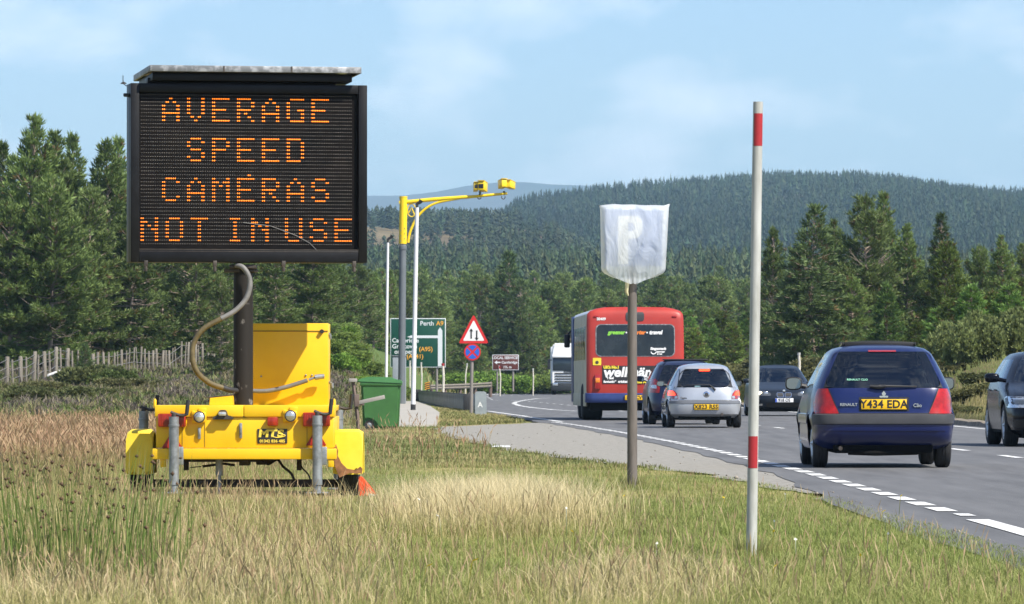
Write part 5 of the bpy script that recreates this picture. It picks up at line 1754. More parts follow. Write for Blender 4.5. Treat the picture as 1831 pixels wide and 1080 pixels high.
m.prism([(B(640, 0)[0], B(0, 683.5)[1]), (B(720, 0)[0], B(0, 687)[1]), (B(719, 0)[0], B(0, 680)[1]), (B(707, 0)[0], B(0, 678)[1]), (B(700, 0)[0], B(0, 674.5)[1]), (B(660, 0)[0], B(0, 673.5)[1]), (B(650, 0)[0], B(0, 676)[1]), (B(640, 0)[0], B(0, 679)[1])][::-1], -0.325, 0.325, 0.02)
m.build("lid", M_lid, wb)
for y in (-0.27, 0.27):
    m = MB(); m.lathe([(0.0, -0.03), (0.04, -0.03), (0.045, -0.024), (0.085, -0.024), (0.1, -0.03), (0.1, 0.03), (0.0, 0.03)], 'Y', (B(661, 0)[0], y - 0.02, 0.1), 24); w_ = m.build("wheel", M_tyre, wb)
    m = MB(); m.lathe([(0.0, -0.036), (0.03, -0.036), (0.05, -0.028), (0.05, 0.0)], 'Y', (B(661, 0)[0], y - 0.02, 0.1), 16); m.build("hub", M_galv, w_)
m = MB(); m.lathe([(0.235, -0.305), (0.235, -0.262), (0.20, -0.262)], 'Y', (B(658, 0)[0], 0, 0.02), 28)
bmesh.ops.delete(m.bm, geom=[v for v in m.bm.verts if v.co.z < 0.03 or v.co.x < B(650, 0)[0]], context='VERTS')
m.build("wheel_arch", M_bin, wb)
m = MB(); m.tube([(B(640, 0)[0], -0.22, B(0, 682)[1]), (B(640, 0)[0], 0.22, B(0, 682)[1])], 0.018, 10); m.build("handle", M_bin, wb)

# broken wooden stand in front of the bin
M_oldwood = mat("old_dark_wood", (0.10, 0.065, 0.05), 0.85, col2=(0.17, 0.125, 0.105), vscale=4, stretch=(3, 3, 0.7))
M_grey = mat("grey_plank", (0.30, 0.275, 0.25), 0.85, var=0.15, vscale=5)
d = 110.0
s = F / d
st = thing("broken_signpost", "leaning dark wooden post with a tilted grey plank, in front of the green bin", "post", (X(636, d), d, 0))
def Q(px, py, dy=0): return W(px, py, d + dy) - st.location
m = MB()
a, b_ = Q(643, 772), Q(631, 679)
m.tube([Q(641.5, 775), Q(638, 735), Q(635, 712), Q(631, 682)], [0.036, 0.038, 0.034, 0.034], 4)
m.build("post", M_oldwood, st)
m = MB(); m.box(Q(631, 680), (0.16, 0.14, 0.07), 0.01); m.build("post_cap", M_grey, st)
m = MB(); m.box(Q(638, 716, -0.05), (0.09, 0.12, 0.24), 0.008); m.build("bracket", M_oldwood, st)
m = MB(); c0, c1 = Q(641, 720, -0.06), Q(688, 709.5, -0.06)
m.box((c0 + c1) / 2, ((c1 - c0).length, 0.03, 0.075), 0.004, Euler((0, -math.atan2((c1 - c0).z, (c1 - c0).x), 0)).to_matrix().to_4x4()); m.build("plank", M_grey, st)
m = MB(); m.box(Q(646, 722, -0.04), (0.12, 0.05, 0.06), 0.004); m.build("bolt_plate", M_oldwood, st)

# ---- average speed camera gantry
M_gy = mat("gantry_yellow", (0.80, 0.56, 0.012), 0.35, spec=0.5, var=0.05, vscale=3)
M_ggrey = mat("gantry_grey", (0.125, 0.14, 0.15), 0.5, spec=0.4, var=0.08, vscale=2)
d = 240.0
s = F / d
gx = X(720.5, d)
ga = thing("speed_camera_gantry", "grey pole with yellow sleeve and long yellow arm carrying two pairs of speed cameras", "speed camera pole", (gx, d, 0))
def G(px, py, dy=0): return W(px, py, d + dy) - ga.location
lean = G(718, 718).x
m = MB(); m.tube([G(717.8, 722), G(719, 600), G(720.3, 437)], [0.152, 0.15, 0.145], 24); m.build("pole", M_ggrey, ga)
m = MB(); m.lathe([(0.17, G(0, 446).z), (0.17, G(0, 440).z), (0.15, G(0, 439).z)], 'Z', (G(720.2, 0).x, 0, 0), 24); m.build("collar", M_ggrey, ga)
m = MB(); m.tube([G(720.3, 436), G(721.3, 353)], [0.165, 0.165], 24); m.tube([G(721.3, 353), G(721.3, 351)], [0.172, 0.172], 24); slv = m.build("sleeve", M_gy, ga)
for k in range(6):
    m = MB(); m.lathe([(0.02, -0.185), (0.02, -0.16)], 'Y', G(716.5 if k % 2 else 724, 408 + k * 4.6), 8); m.build("bolt", M_galv, slv)
m = MB(); m.tube([G(721, 362), G(775, 356.5), G(830, 352.5), G(850, 351.2), G(907, 345.8)], [0.085, 0.082, 0.075, 0.062, 0.055], 16); m.build("arm", M_gy, ga)
m = MB(); m.tube(smooth_path([G(730, 434), G(731.5, 422), G(736, 408), G(745, 390), G(760, 374), G(780, 363), G(805, 357.5), G(826, 353.8)]), 0.052, 12); m.build("brace", M_gy, ga)
m = MB(); pts = [G(736 + 7.5 * math.cos(a), 376 + 11.5 * math.sin(a)) for a in np.linspace(0, 2 * math.pi, 20)]; m.tube(pts, 0.022, 8); m.tube([G(731, 380), G(736, 371), G(741, 384)], 0.03, 6); m.build("ring_emblem", M_gy, ga)
m = MB(); m.box(G(714.5, 362), (0.06, 0.2, 0.12), 0.01); m.build("end_bracket", M_gy, ga)
def camera_pair(px, py, kind):
    cp_ = thing("speed_camera", "", "", (0, 0, 0)); del cp_["label"], cp_["category"]; cp_.parent = ga
    def shell(x0_, x1_, y0_, y1_, yaw, dark=None, dy=0.0):
        w, h = (x1_ - x0_) / s, (y1_ - y0_) / s
        M_ = Matrix.Translation(G((x0_ + x1_) / 2, (y0_ + y1_) / 2, dy)) @ Matrix.Rotation(yaw, 4, 'Z') @ Matrix.Rotation(R(-8), 4, 'X')
        m = MB(); m.box((0, 0, 0), (w, 0.62, h), 0.012); m.box((0, -0.03, h / 2 + 0.012), (w + 0.03, 0.68, 0.02), 0.005)
        bmesh.ops.transform(m.bm, matrix=M_, verts=m.bm.verts)
        h_ = m.build("housing", M_gy, cp_)
        if dark:
            m = MB(); m.box((0, -0.315, -h * 0.10), (w * 0.80, 0.02, h * 0.5), 0.01); bmesh.ops.transform(m.bm, matrix=M_, verts=m.bm.verts); m.build("lens_window", mat("camera_glass", (0.015, 0.015, 0.018), 0.2), h_)
    if kind == 0:
        shell(847, 855, 328, 341, R(5), True); shell(857.5, 869, 325.5, 341.5, R(-14), True, -0.1)
    else:
        shell(893.5, 903, 322, 336, R(16), None); shell(906, 917.5, 324, 336.5, R(-20), None, 0.1)
        m = MB(); m.box(G(904, 335), (0.5, 0.3, 0.05), 0.01); m.build("base_tray", M_gy, cp_)
    m = MB(); m.tube([G(px, 341.5), G(px + 0.5, 345), G(px - 0.5, 349)], 0.045, 8)
    pts = [G(px - 1 + 3.2 * math.cos(a), 352 + 4 * math.sin(a)) for a in np.linspace(-0.3, math.pi + 0.3, 12)]
    m.tube(pts, 0.022, 6); m.build("mount", M_iron, cp_)
camera_pair(858, 341, 0); camera_pair(901, 340, 1)

M_bright = mat("bright_white_pole", (0.66, 0.66, 0.66), 0.45, spec=0.4)
def thin_pole(px_b, py_b, px_t, py_t, d, r, lab, cuff=True):
    x0 = X(px_b, d)
    z0 = min(gz(x0, d), Z(py_b, d)) - 0.05
    t = thing("detector_pole", lab, "pole", (x0, d, 0), 0, "white detector poles beside the gantry")
    q = lambda px, py: W(px, py, d) - t.location
    m = MB(); b0 = q(px_b, py_b); b0.z = z0; m.tube([b0, q(px_t, py_t)], [r, r * 0.85], 16); m.build("pole", M_bright, t)
    if cuff:
        m = MB(); m.tube([b0, q(px_b + 0.05 * (px_t - px_b), py_b - 12)], r + 0.006, 16); m.build("cuff", M_dark, t)
    m = MB(); m.lathe([(r * 0.6, q(0, py_t).z), (r * 0.6, q(0, py_t - 4).z)], 'Z', (q(px_t, 0).x, 0, 0), 10); m.tube([q(px_t - 1, py_t - 4), q(px_t + 1, py_t - 7), q(px_t + 5, py_t - 9), q(px_t + 8, py_t - 13)], [0.05, 0.05, 0.06, 0.08], 8); m.build("sensor_head", M_dark, t)
thin_pole(738.5, 735, 745.5, 371, 190, 0.078, "thick white pole with a black foot, standing on the concrete path beside the gantry")
thin_pole(690, 676, 693.5, 434, 236, 0.062, "thinner white pole rising from the bank behind the green bin", False)

# grey cabinet by the gantry
d = 246
fp = thing("feeder_pillar", "slim grey equipment cabinet half hidden by the gantry pole", "cabinet", (X(714, d), d, 0))
m = MB(); m.box((0, 0, Z(637, d) / 2), (24 * d / F, 0.35, Z(637, d)), 0.02); m.build("body", mat("cabinet_grey", (0.26, 0.29, 0.31), 0.5, var=0.06), fp)
m = MB(); m.box((0, 0, Z(637, d) + 0.02), (26 * d / F, 0.42, 0.05), 0.01); m.build("roof", MATS["galvanised_steel"], fp)

# warning triangle and no stopping roundel
d = 170.0
s = F / d
ts = thing("road_sign", "red-bordered two-way traffic triangle above a blue and red no-stopping disc on a post", "road sign", (X(842.5, d), d, 0))
q = lambda px, py, dy=0: W(px, py, d + dy) - ts.location
m = MB(); m.tube([q(842.2, 748), q(845, 570)], 0.052, 14); m.build("post", mat("post_grey", (0.20, 0.18, 0.165), 0.6, var=0.1), ts)
def rtri(scale, y, col, nm, parent, cx=847, cy=596.5):
    m = MB()
    A = [(847, 562), (874, 614), (820, 614)]
    pts = []
    for i in range(3):
        p0, p1, p2 = Vector(A[i - 1]), Vector(A[i]), Vector(A[(i + 1) % 3])
        a = (p0 - p1).normalized(); b = (p2 - p1).normalized()
        for k in range(5):
            t = k / 4
            pts.append(p1 + (a * (1 - t) ** 2 + b * t ** 2) * 4.5)
    cc = Vector((847, 597.5))
    pts = [cc + (p_ - cc) * scale for p_ in pts]
    m.prism([(q(p_.x, p_.y).x, q(p_.x, p_.y).z) for p_ in pts], y, y + 0.008)
    return m.build(nm, col, parent)
M_sred = mat("sign_red", (0.55, 0.02, 0.02), 0.35, var=0.06, vscale=4); M_swht = mat("sign_face_white", (0.70, 0.70, 0.68), 0.4); M_sblk = mat("sign_black", (0.012, 0.012, 0.012), 0.5)
tp_ = rtri(1.0, -0.075, M_sred, "triangle_plate", ts)
rtri(0.72, -0.079, M_swht, "triangle_face", tp_)
for pxa, up in ((842.5, 1), (852.5, -1)):
    m = MB(); c = q(pxa, 597 if up > 0 else 599.5)
    h = 17 / s / 2
    m.prism([(c.x - 0.022, c.z - h), (c.x + 0.022, c.z - h), (c.x + 0.022, c.z + h), (c.x - 0.022, c.z + h)], -0.083, -0.0795)
    e = up * h
    m.prism([(c.x, c.z + e * 1.12), (c.x - 0.062, c.z + e * 0.48), (c.x, c.z + e * 0.66), (c.x + 0.062, c.z + e * 0.48)], -0.0845, -0.0815)
    m.build("arrow", M_sblk, tp_)
M_sblu = mat("roundel_blue", (0.02, 0.10, 0.48), 0.35)
c = q(844.8, 629.5)
m = MB(); m.lathe([(0.0, -0.07), (0.25, -0.07), (0.25, -0.078), (0.0, -0.0781)], 'Y', (c.x, 0, c.z), 36); rd = m.build("round_plate", M_sred, ts)
for k in range(4):
    m = MB(); pts = [(0.045 * math.cos(R(90 * k)), 0.045 * math.sin(R(90 * k)))] + [(0.205 * math.cos(R(90 * k + a)), 0.205 * math.sin(R(90 * k + a))) for a in np.linspace(-38, 38, 9)]
    m.prism([(c.x + a, c.z + b) for a, b in pts], -0.083, -0.079); m.build("blue_sector", M_sblu, rd)

# small grey roadside box
d = 167.0
s = F / d
rb = thing("roadside_box", "small grey metal box with a rounded top beside the foot of the warning sign", "cabinet", (X(859.5, d), d, 0))
q = lambda px, py, dy=0: W(px, py, d + dy) - rb.location
m = MB(); pts = [(q(849, 0).x, -0.05), (q(870, 0).x, -0.05)] + [(q(870 - 4 * (1 - math.cos(R(a))), 0).x, q(0, 705 - 5 * math.sin(R(a))).z) for a in (0, 30, 60, 90)] + [(q(849 + 4 * (1 - math.cos(R(a))), 0).x, q(0, 705 - 5 * math.sin(R(a))).z) for a in (90, 60, 30, 0)]
m.prism(pts, -0.1, 0.1, 0.008); m.build("casing", mat("box_grey", (0.30, 0.33, 0.34), 0.45, metal=0.2, var=0.12, vscale=4), rb)
text("A", 10 / s * 1.3, M_swht, rb, q(858.5, 724, -0.1) + Vector((0, -0.004, 0)), bold=0.006)
m = MB(); m.box(q(850.5, 722, 0.12), (0.14, 0.2, 0.55), 0.01); m.build("side_casing", M_galv, rb)

# low corrugated barrier
M_corr = mat("corrugated_dark", (0.16, 0.18, 0.19), 0.5, metal=0.2, col2=(0.36, 0.38, 0.39), vscale=9, stretch=(1, 1, 0.15))
p0, p1 = Vector((X(839.5, 188), 188, 0)), Vector((X(749, 292), 292, 0))
lb = thing("roadside_barrier", "low dark corrugated barrier between the concrete path and the junction", "barrier", p0)
m = MB(); n = 128
rows = [[], [], []]
for i in range(n + 1):
    t = i / n
    p_ = p0.lerp(p1, t) - p0
    off = 0.11 * math.sin(i * math.pi / 2 + 0.4)
    nv = Vector(((p1 - p0).y, -(p1 - p0).x, 0)).normalized()
    for r_, z_ in enumerate((-0.02, 0.32, 0.55 - 0.03 * t)):
        rows[r_].append(m.bm.verts.new(p_ + nv * off * (1 if r_ else 0.6) + Vector((0, 0, z_))))
for r_ in range(2):
    for i in range(n):
        m.bm.faces.new((rows[r_][i], rows[r_][i + 1], rows[r_ + 1][i + 1], rows[r_ + 1][i]))
bmesh.ops.solidify(m.bm, geom=m.bm.faces[:], thickness=0.03)
m.build("corrugated_sheet", M_corr, lb, angle=20)
m = MB(); m.tube([Vector((0, 0, 0.55)), (p1 - p0) + Vector((0, 0, 0.52))], 0.035, 6); m.build("top_rail", M_iron, lb)
for t in (0.0, 0.98):
    m = MB(); m.box((p1 - p0) * t + Vector((-0.08, 0, 0.28)), (0.25, 0.3, 0.62), 0.02); m.build("end_post", M_dark, lb)

# green direction sign
d = 330.0
s = F / d
M_sgreen = mat("sign_green", (0.004, 0.055, 0.032), 0.45, spec=0.4, var=0.06, vscale=2); M_sor = mat("sign_orange", (0.70, 0.33, 0.03), 0.45); M_sgw = mat("sign_grey_white", (0.60, 0.63, 0.64), 0.45)
gs = thing("direction_sign", "large green direction sign with white border reading Perth A9", "road sign", (X(747.5, d), d, 0))
q = lambda px, py, dy=0: W(px, py, d + dy) - gs.location
m = MB(); c = q(747.5, 613); m.box(c, (99 / s, 0.05, 88 / s), 0.006); bd = m.build("sign_panel", M_sgw, gs)
m = MB(); m.box(c + Vector((0, -0.027, 0)), (96.5 / s, 0.008, 85.5 / s), 0.002); m.build("green_face", M_sgreen, bd)
fy = -0.034
def gt(t_, px, py, size, mt, al='LEFT'):
    text(t_, size / s * 0.98, mt, bd, q(px, py, 0) + Vector((0, fy, 0)), align=al, bold=0.006, extrude=0.002)
gt("Perth", 751, 578.5, 11.5, M_sgw); gt("A9", 780, 578.5, 11.5, M_sor)
gt("Carrbridge", 701, 609, 11, M_sgw); gt("Grantown", 701, 619.5, 11, M_sgw); gt("on Spey", 705, 629, 11, M_sgw); gt("(A95)", 749, 624.5, 11, M_sor); gt("(A941)", 727, 637.5, 11, M_sor)
m = MB()
m.prism([(q(783, 0).x, q(0, 655).z), (q(791, 0).x, q(0, 655).z), (q(791, 0).x, q(0, 591).z), (q(787, 0).x, q(0, 585).z), (q(783, 0).x, q(0, 591).z)], fy - 0.004, fy)
m.prism([(q(735, 0).x, q(0, 604.5).z), (q(783, 0).x, q(0, 604.5).z), (q(783, 0).x, q(0, 599.8).z), (q(735, 0).x, q(0, 599.8).z), (q(728, 0).x, q(0, 602.3).z)], fy - 0.0045, fy)
m.build("route_arrow", M_sgw, bd)
for px in (714, 781):
    m = MB(); m.tube([q(px, 700, 0.1), q(px, 575, 0.1)], 0.075, 10); m.build("post", MATS["post_grey"], gs)

# brown tourist sign
d = 400.0
s = F / d
bs = thing("tourist_sign", "small brown tourist sign with white lettering beyond the junction", "road sign", (X(903.5, d), d, 0))
q = lambda px, py, dy=0: W(px, py, d + dy) - bs.location
M_sbr = mat("sign_brown", (0.095, 0.022, 0.015), 0.5, var=0.08, vscale=2)
m = MB(); c = q(904, 648); m.box(c, (47 / s, 0.05, 27.5 / s), 0.006); bd = m.build("sign_panel", M_sgw, bs)
m = MB(); m.box(c + Vector((0, -0.027, 0)), (45 / s, 0.008, 25.5 / s), 0.002); m.build("brown_face", M_sbr, bd)
for t_, px, py in (("LOCAL SERVICES", 904, 640), ("Carrbridge", 911, 648), ("P   1\u00bd m", 903, 656.5)):
    text(t_, 6.4 / s, M_sgw, bd, q(px, py) + Vector((0, -0.036, 0)), bold=0.006)
m = MB(); m.prism([(q(884, 0).x, q(0, 648).z), (q(889, 0).x, q(0, 644.5).z), (q(889, 0).x, q(0, 647).z), (q(895, 0).x, q(0, 647).z), (q(895, 0).x, q(0, 649).z), (q(889, 0).x, q(0, 649).z), (q(889, 0).x, q(0, 651.5).z)], -0.04, -0.034); m.build("arrow", M_sgw, bd)
for px in (889, 917.5):
    m = MB(); m.tube([q(px, 700, 0.1), q(px, 640, 0.1)], 0.07, 8); m.build("post", MATS["post_grey"], bs)

# timber guard rail with chevron end
d = 345.0
s = F / d
gr = thing("guard_rail", "weathered two-plank timber guard rail with a striped yellow end board", "guard rail", (X(818, d), d, 0))
q = lambda px, py, dy=0: W(px, py, d + dy) - gr.location
for ya, yb in ((690.0, 685.5), (694.5, 690.5)):
    m = MB(); a, b_ = q(769, ya), q(877, yb, 20); m.tube([a, (a + b_) / 2 + Vector((0, 0, -0.02)), b_], 0.085, 6); m.build("rail", M_wood, gr)
for t in (0.02, 0.25, 0.5, 0.75, 1.0):
    a = q(769 + 108 * t, 690 - 4 * t, 20 * t + 0.12); g0 = gz(a.x + gr.location.x, a.y + d) - 0.2
    m = MB(); m.tube([Vector((a.x, a.y, g0)), a + Vector((0, 0, 0.12 if t == 1 else 0.05))], 0.11 if t == 1 else 0.09, 8); m.build("post", M_oldwood, gr)
m = MB(); c = q(764, 690.5, -0.2); m.box(c, (9.5 / s, 0.04, 13 / s), 0.004); ch_ = m.build("end_board", M_sblk, gr)
for k in range(4):
    m = MB(); z_ = c.z - 6 / s + k * 3.6 / s; m.prism([(c.x - 4.5 / s, z_ - 0.02), (c.x + 4.5 / s, z_ + 0.07), (c.x + 4.5 / s, z_ + 0.12), (c.x - 4.5 / s, z_ + 0.03)], c.y - 0.028, c.y - 0.021); m.build("stripe", M_sor, ch_)
a = q(764, 690, -0.1); m = MB(); m.tube([Vector((a.x, a.y, gz(a.x + gr.location.x, d) - 0.2)), a], 0.05, 8); m.build("board_post", M_oldwood, gr)

# thin marker sticks along the far verge
for px, pt, pb, d, lab in ((733, 645, 697, 322, "thin pale marker stick just right of the thick white pole"), (753, 648, 697, 318, "thin cream marker stick in front of the green sign's lower edge"), (792, 650, 701, 310, "bent white and red marker stick below the green sign's right corner"),
                           (832, 650, 686, 380, "leaning thin marker stick left of the warning sign post"), (894, 655, 694, 385, "curved cream marker stick in front of the brown sign"), (953, 659, 690, 400, "short pale marker stick left of the lorry"),
                           (1428.5, 631, 664, 200, "white marker stick on the bank behind the dark saloon")):
    x0 = X(px, d)
    t = thing("marker_stick", lab, "marker post", (x0, d, 0), 0, "marker sticks along the verges")
    q = lambda a, b, dy=0: W(a, b, d + dy) - t.location
    z0 = min(gz(x0, d), Z(pb, d)) - 0.1
    ln = (random.uniform(-2, 2)) if px < 1400 else 0
    m = MB(); b0 = q(px, pb); b0.z = z0
    m.tube([b0, q(px - ln * 0.6 + 1, (pt + pb) / 2), q(px + (3 if px == 832 else -1 if px == 894 else 0), pt + 4)], 0.045 if px != 792 else 0.07, 8); m.build("stick", mat("cream_stick", (0.56, 0.52, 0.44), 0.7, var=0.15), t)
    m = MB(); tp2 = q(px + (3 if px == 832 else -1 if px == 894 else 0), pt + 4); m.tube([tp2, tp2 + Vector((0, 0, 4.5 * d / F))], 0.055 if px != 792 else 0.08, 8); m.build("tip", M_redp if px in (792, 894) else M_white, t)

# timber electricity poles beyond the bus
d = 640.0
s = F / d
up_ = thing("electricity_poles", "pair of brown timber electricity poles joined by a crossbar, right of the bus", "utility pole", (X(1232, d), d, 0))
q = lambda px, py, dy=0: W(px, py, d + dy) - up_.location
M_upole = mat("creosote_wood", (0.20, 0.14, 0.11), 0.85, var=0.15)
for px in (1221.5, 1243):
    a = q(px, 600); a.z = gz(up_.location.x, d) - 0.3
    m = MB(); m.tube([a, q(px, 543)], [0.17, 0.13], 10); m.build("pole", M_upole, up_)
m = MB(); m.box(q(1232, 564), (26 / s, 0.15, 0.2), 0.02); m.build("crossbar", M_upole, up_)
m = MB()
for dz in (545, 548):
    m.tube([q(1100, dz + 3), q(1160, dz + 5), q(1221, dz), q(1243, dz), q(1330, dz + 6)], 0.022, 4)
m.build("wire", M_iron, up_)

# ================================================================== VEHICLES
M_glassd = glass_mat("car_glass", (0.22, 0.27, 0.28))
M_glassl = glass_mat("car_glass_light", (0.42, 0.50, 0.50))
M_trim = mat("black_trim", (0.018, 0.018, 0.019), 0.55, spec=0.4)
M_bump = mat("bumper_plastic", (0.045, 0.046, 0.05), 0.6, spec=0.4, var=0.15, vscale=4)
M_under = mat("underbody", (0.008, 0.008, 0.008), 0.9, spec=0.1)
M_int = mat("cabin_dark", (0.022, 0.022, 0.024), 0.8)
M_seat = mat("seat_cloth", (0.035, 0.036, 0.042), 0.9)
M_plY = mat("plate_yellow", (0.72, 0.43, 0.01), 0.4, spec=0.4)
M_plW = mat("plate_white", (0.72, 0.73, 0.74), 0.4, spec=0.4)
M_plB = mat("plate_black", (0.01, 0.01, 0.01), 0.5)
M_euro = mat("plate_blue", (0.02, 0.08, 0.45), 0.4)
M_tail = mat("tail_red", (0.34, 0.010, 0.008), 0.25, spec=0.4, coat=0.35, var=0.25, vscale=14)
M_taild = mat("tail_red_dark", (0.30, 0.012, 0.012), 0.2, spec=0.6, coat=0.6)
M_brake = mat("lit_brake_lamp", (1.0, 0.06, 0.015), 0.3, emit=1.6)
M_amber = mat("amber_lens", (0.75, 0.22, 0.02), 0.2, spec=0.6, coat=0.6)
M_chrome = mat("chrome", (0.70, 0.71, 0.72), 0.12, metal=1.0)
M_rim = mat("wheel_rim", (0.40, 0.41, 0.42), 0.35, metal=0.8)
M_mirror = mat("mirror_glass", (0.22, 0.26, 0.30), 0.03, metal=1.0)
M_headl = mat("headlamp_glass", (0.55, 0.58, 0.60), 0.08, metal=0.7, coat=1.0, var=0.35, vscale=20)
M_lamp_on = mat("lit_headlamp", (1.0, 0.82, 0.5), 0.3, emit=2.2)

def paint(name, col, metal=0.35, rough=0.32, var=0.05):
    return mat(name, col, rough, metal=metal, spec=0.5, coat=1.0, var=var, vscale=1.5)

def part(name, parent, loc=(0, 0, 0)):
    o = bpy.data.objects.new(name, None)
    COL.objects.link(o)
    o.parent = parent
    o.location = loc
    return o

class Car:
    """Body lofted through plan outlines from sill to roof. Local axes: rear bumper at y=0, nose at y=L."""
    def __init__(s, root, prof, L, Wd, wheels, rw, sill, belt, roof, windows, mats, side_b=(), crown=0.03, arch=0.055, bands=()):
        s.root, s.L, s.Wd, s.sill, s.belt = root, L, Wd, sill, belt
        s.prof = np.array(prof, float)
        s.wheels, s.rw, s.arch_r = wheels, rw, rw + arch
        s.mats = mats
        zs = sorted(set([round(float(z), 4) for z in s.prof[:, 0]]))
        ra = [0, 0.12, 0.25, 0.4, 0.55, 0.68, 0.78, 0.86, 0.91]
        cols = [('R', a) for a in ra] + [('C', t) for t in (0.14, 0.28, 0.42, 0.56, 0.70, 0.85)]
        yr, yf, w, n = s.plan(0.5)
        yc, h = (yr + yf) / 2, (yf - yr) / 2
        bl = set(np.round(np.linspace(-0.9, 0.9, 13), 4)) | set(side_b)
        for yw in wheels:
            for q in (-1.03, -1.0, -0.96, -0.85, -0.6, -0.3, 0, 0.3, 0.6, 0.85, 0.96, 1.0, 1.03):
                b = (yw + q * s.arch_r - yc) / h
                if -0.93 < b < 0.93:
                    bl.add(round(b, 4))
        bl = sorted(bl)
        out = [bl[0]]
        for b in bl[1:]:
            if b - out[-1] > 0.004:
                out.append(b)
        cols += [('S', b) for b in out] + [('D', t) for t in (0.15, 0.30, 0.44, 0.58, 0.72, 0.86)] + [('F', a) for a in ra[::-1]]
        s.cols, s.zs = cols, zs
        bms = {}
        def fam(nm):
            if nm not in bms:
                bms[nm] = bmesh.new()
            return bms[nm]
        grid = [[s.point(c, z) for c in cols] for z in zs]
        # roof: shrink the top outline towards its middle
        yr, yf, w, n = s.plan(zs[-1])
        yc = (yr + yf) / 2
        rows = list(grid)
        meta = list(zs)
        for k in (0.88, 0.7, 0.45, 0.2, 0.0):
            rows.append([Vector((p.x * k, yc + (p.y - yc) * k, zs[-1] + crown * (1 - k * k))) for p in grid[-1]])
            meta.append(zs[-1] + 0.001)
        s.outw = {}
        for i in range(len(rows) - 1):
            zm = (meta[i] + meta[i + 1]) / 2
            for j in range(len(cols) - 1):
                c0, c1 = cols[j], cols[j + 1]
                seg = c0[0] if c0[0] == c1[0] else (c0[0] if c0[0] in 'CD' else c1[0])
                val = (c0[1] + c1[1]) / 2 if c0[0] == c1[0] else 0.5
                nm = 'body'
                if zm < zs[-1]:
                    for (wn_, z0, z1, sg, v0, v1) in windows:
                        if z0 < zm < z1 and seg == sg and v0 < val < v1:
                            nm = wn_ if seg != "S" or v0 < -0.3 or wn_ == "quarter_window" else "front_" + wn_
                    for (wn_, z0, z1, segs) in bands:
                        if z0 < zm < z1 and (seg in segs or (seg == 'S' and 'Srear' in segs and val < segs['Srear']) or (seg == 'S' and 'Sfront' in segs and val > segs['Sfront'])):
                            nm = wn_
                q = [rows[i][j], rows[i][j + 1], rows[i + 1][j + 1], rows[i + 1][j]]
                for sg in (1, -1):
                    vs = []
                    for p in q:
                        if not any((p - v_).length < 1e-6 for v_ in vs):
                            vs.append(p)
                    if len(vs) < 3:
                        continue
                    b = fam(nm + ('_1' if sg > 0 else '_2') if (seg == 'S' and nm.endswith('window')) else nm + ('_1' if nm.endswith('band') and seg in 'DF' or nm.endswith('band') and seg == 'S' and val > 0 else ''))
                    vv = [b.verts.new((p.x * sg, p.y, p.z)) for p in vs]
                    b.faces.new(vv if sg > 0 else vv[::-1])
        s.objs = {}
        for nm, b in bms.items():
            bmesh.ops.remove_doubles(b, verts=b.verts, dist=0.0006)
            bmesh.ops.recalc_face_normals(b, faces=b.faces[:])
            # outward check
            cen = Vector((0, L / 2, 0.6))
            f_ = b.faces[:]
            if sum(1 if f.normal.dot(f.calc_center_median() - cen) > 0 else -1 for f in f_) < 0:
                bmesh.ops.reverse_faces(b, faces=f_)
            m = MB(); m.bm.free(); m.bm = b
            base = nm.rstrip('0123456789_').replace('front_', '')
            s.objs[nm] = m.build(base, mats.get(nm, mats.get(base, mats['body'])), root, angle=32, recalc=False)

    def plan(s, z):
        p = s.prof
        return tuple(float(np.interp(z, p[:, 0], p[:, k])) for k in (1, 2, 3, 4))

    def point(s, c, z):
        seg, v = c
        if seg == 'S':
            yr, yf, w, n = s.plan(z)
            y0 = (yr + yf) / 2 + v * (yf - yr) / 2
            if z < s.belt:
                y5 = sum(s.plan(0.5)[:2]) / 2 + v * (s.plan(0.5)[1] - s.plan(0.5)[0]) / 2
                zb = s.prof[0, 0]
                for yw in s.wheels:
                    dy = abs(y5 - yw)
                    if dy < s.arch_r:
                        zb = max(zb, s.rw + math.sqrt(max(0, s.arch_r ** 2 - dy ** 2)))
                z0 = s.prof[0, 0]
                if zb > z0:
                    z = zb + (z - z0) * (s.belt - zb) / (s.belt - z0)
        yr, yf, w, n = s.plan(z)
        yc, h = (yr + yf) / 2, (yf - yr) / 2
        if seg == 'R':
            return Vector((v * w, yc - h * (1 - v ** n) ** (1 / n), z))
        if seg == 'F':
            return Vector((v * w, yc + h * (1 - v ** n) ** (1 / n), z))
        if seg == 'S':
            return Vector((w * (1 - abs(v) ** n) ** (1 / n), yc + v * h, z))
        a0, a1 = math.acos(0.91 ** (n / 2)), math.asin(0.9 ** (n / 2))
        if seg == 'D':
            v = 1 - v
        a = a0 + (a1 - a0) * v
        x, y = w * math.cos(a) ** (2 / n), h * math.sin(a)  ** (2 / n)
        # angle measured so that a=a0 is near the end face
        x, y = w * math.cos(a0 + (a1 - a0) * v) ** (2 / n) if False else w * math.sin(math.pi / 2 - a) ** (2 / n), 0
        ca, sa = math.cos(a), math.sin(a)
        xx = w * ca ** (2 / n)
        yy = h * sa ** (2 / n)
        return Vector((xx, yc - yy if seg == 'C' else yc + yy, z))

    def rear_y(s, x, z):
        yr, yf, w, n = s.plan(z)
        yc, h = (yr + yf) / 2, (yf - yr) / 2
        q = min(abs(x) / w, 0.995)
        return yc - h * (1 - q ** n) ** (1 / n)

    def front_y(s, x, z):
        yr, yf, w, n = s.plan(z)
        yc, h = (yr + yf) / 2, (yf - yr) / 2
        q = min(abs(x) / w, 0.995)
        return yc + h * (1 - q ** n) ** (1 / n)

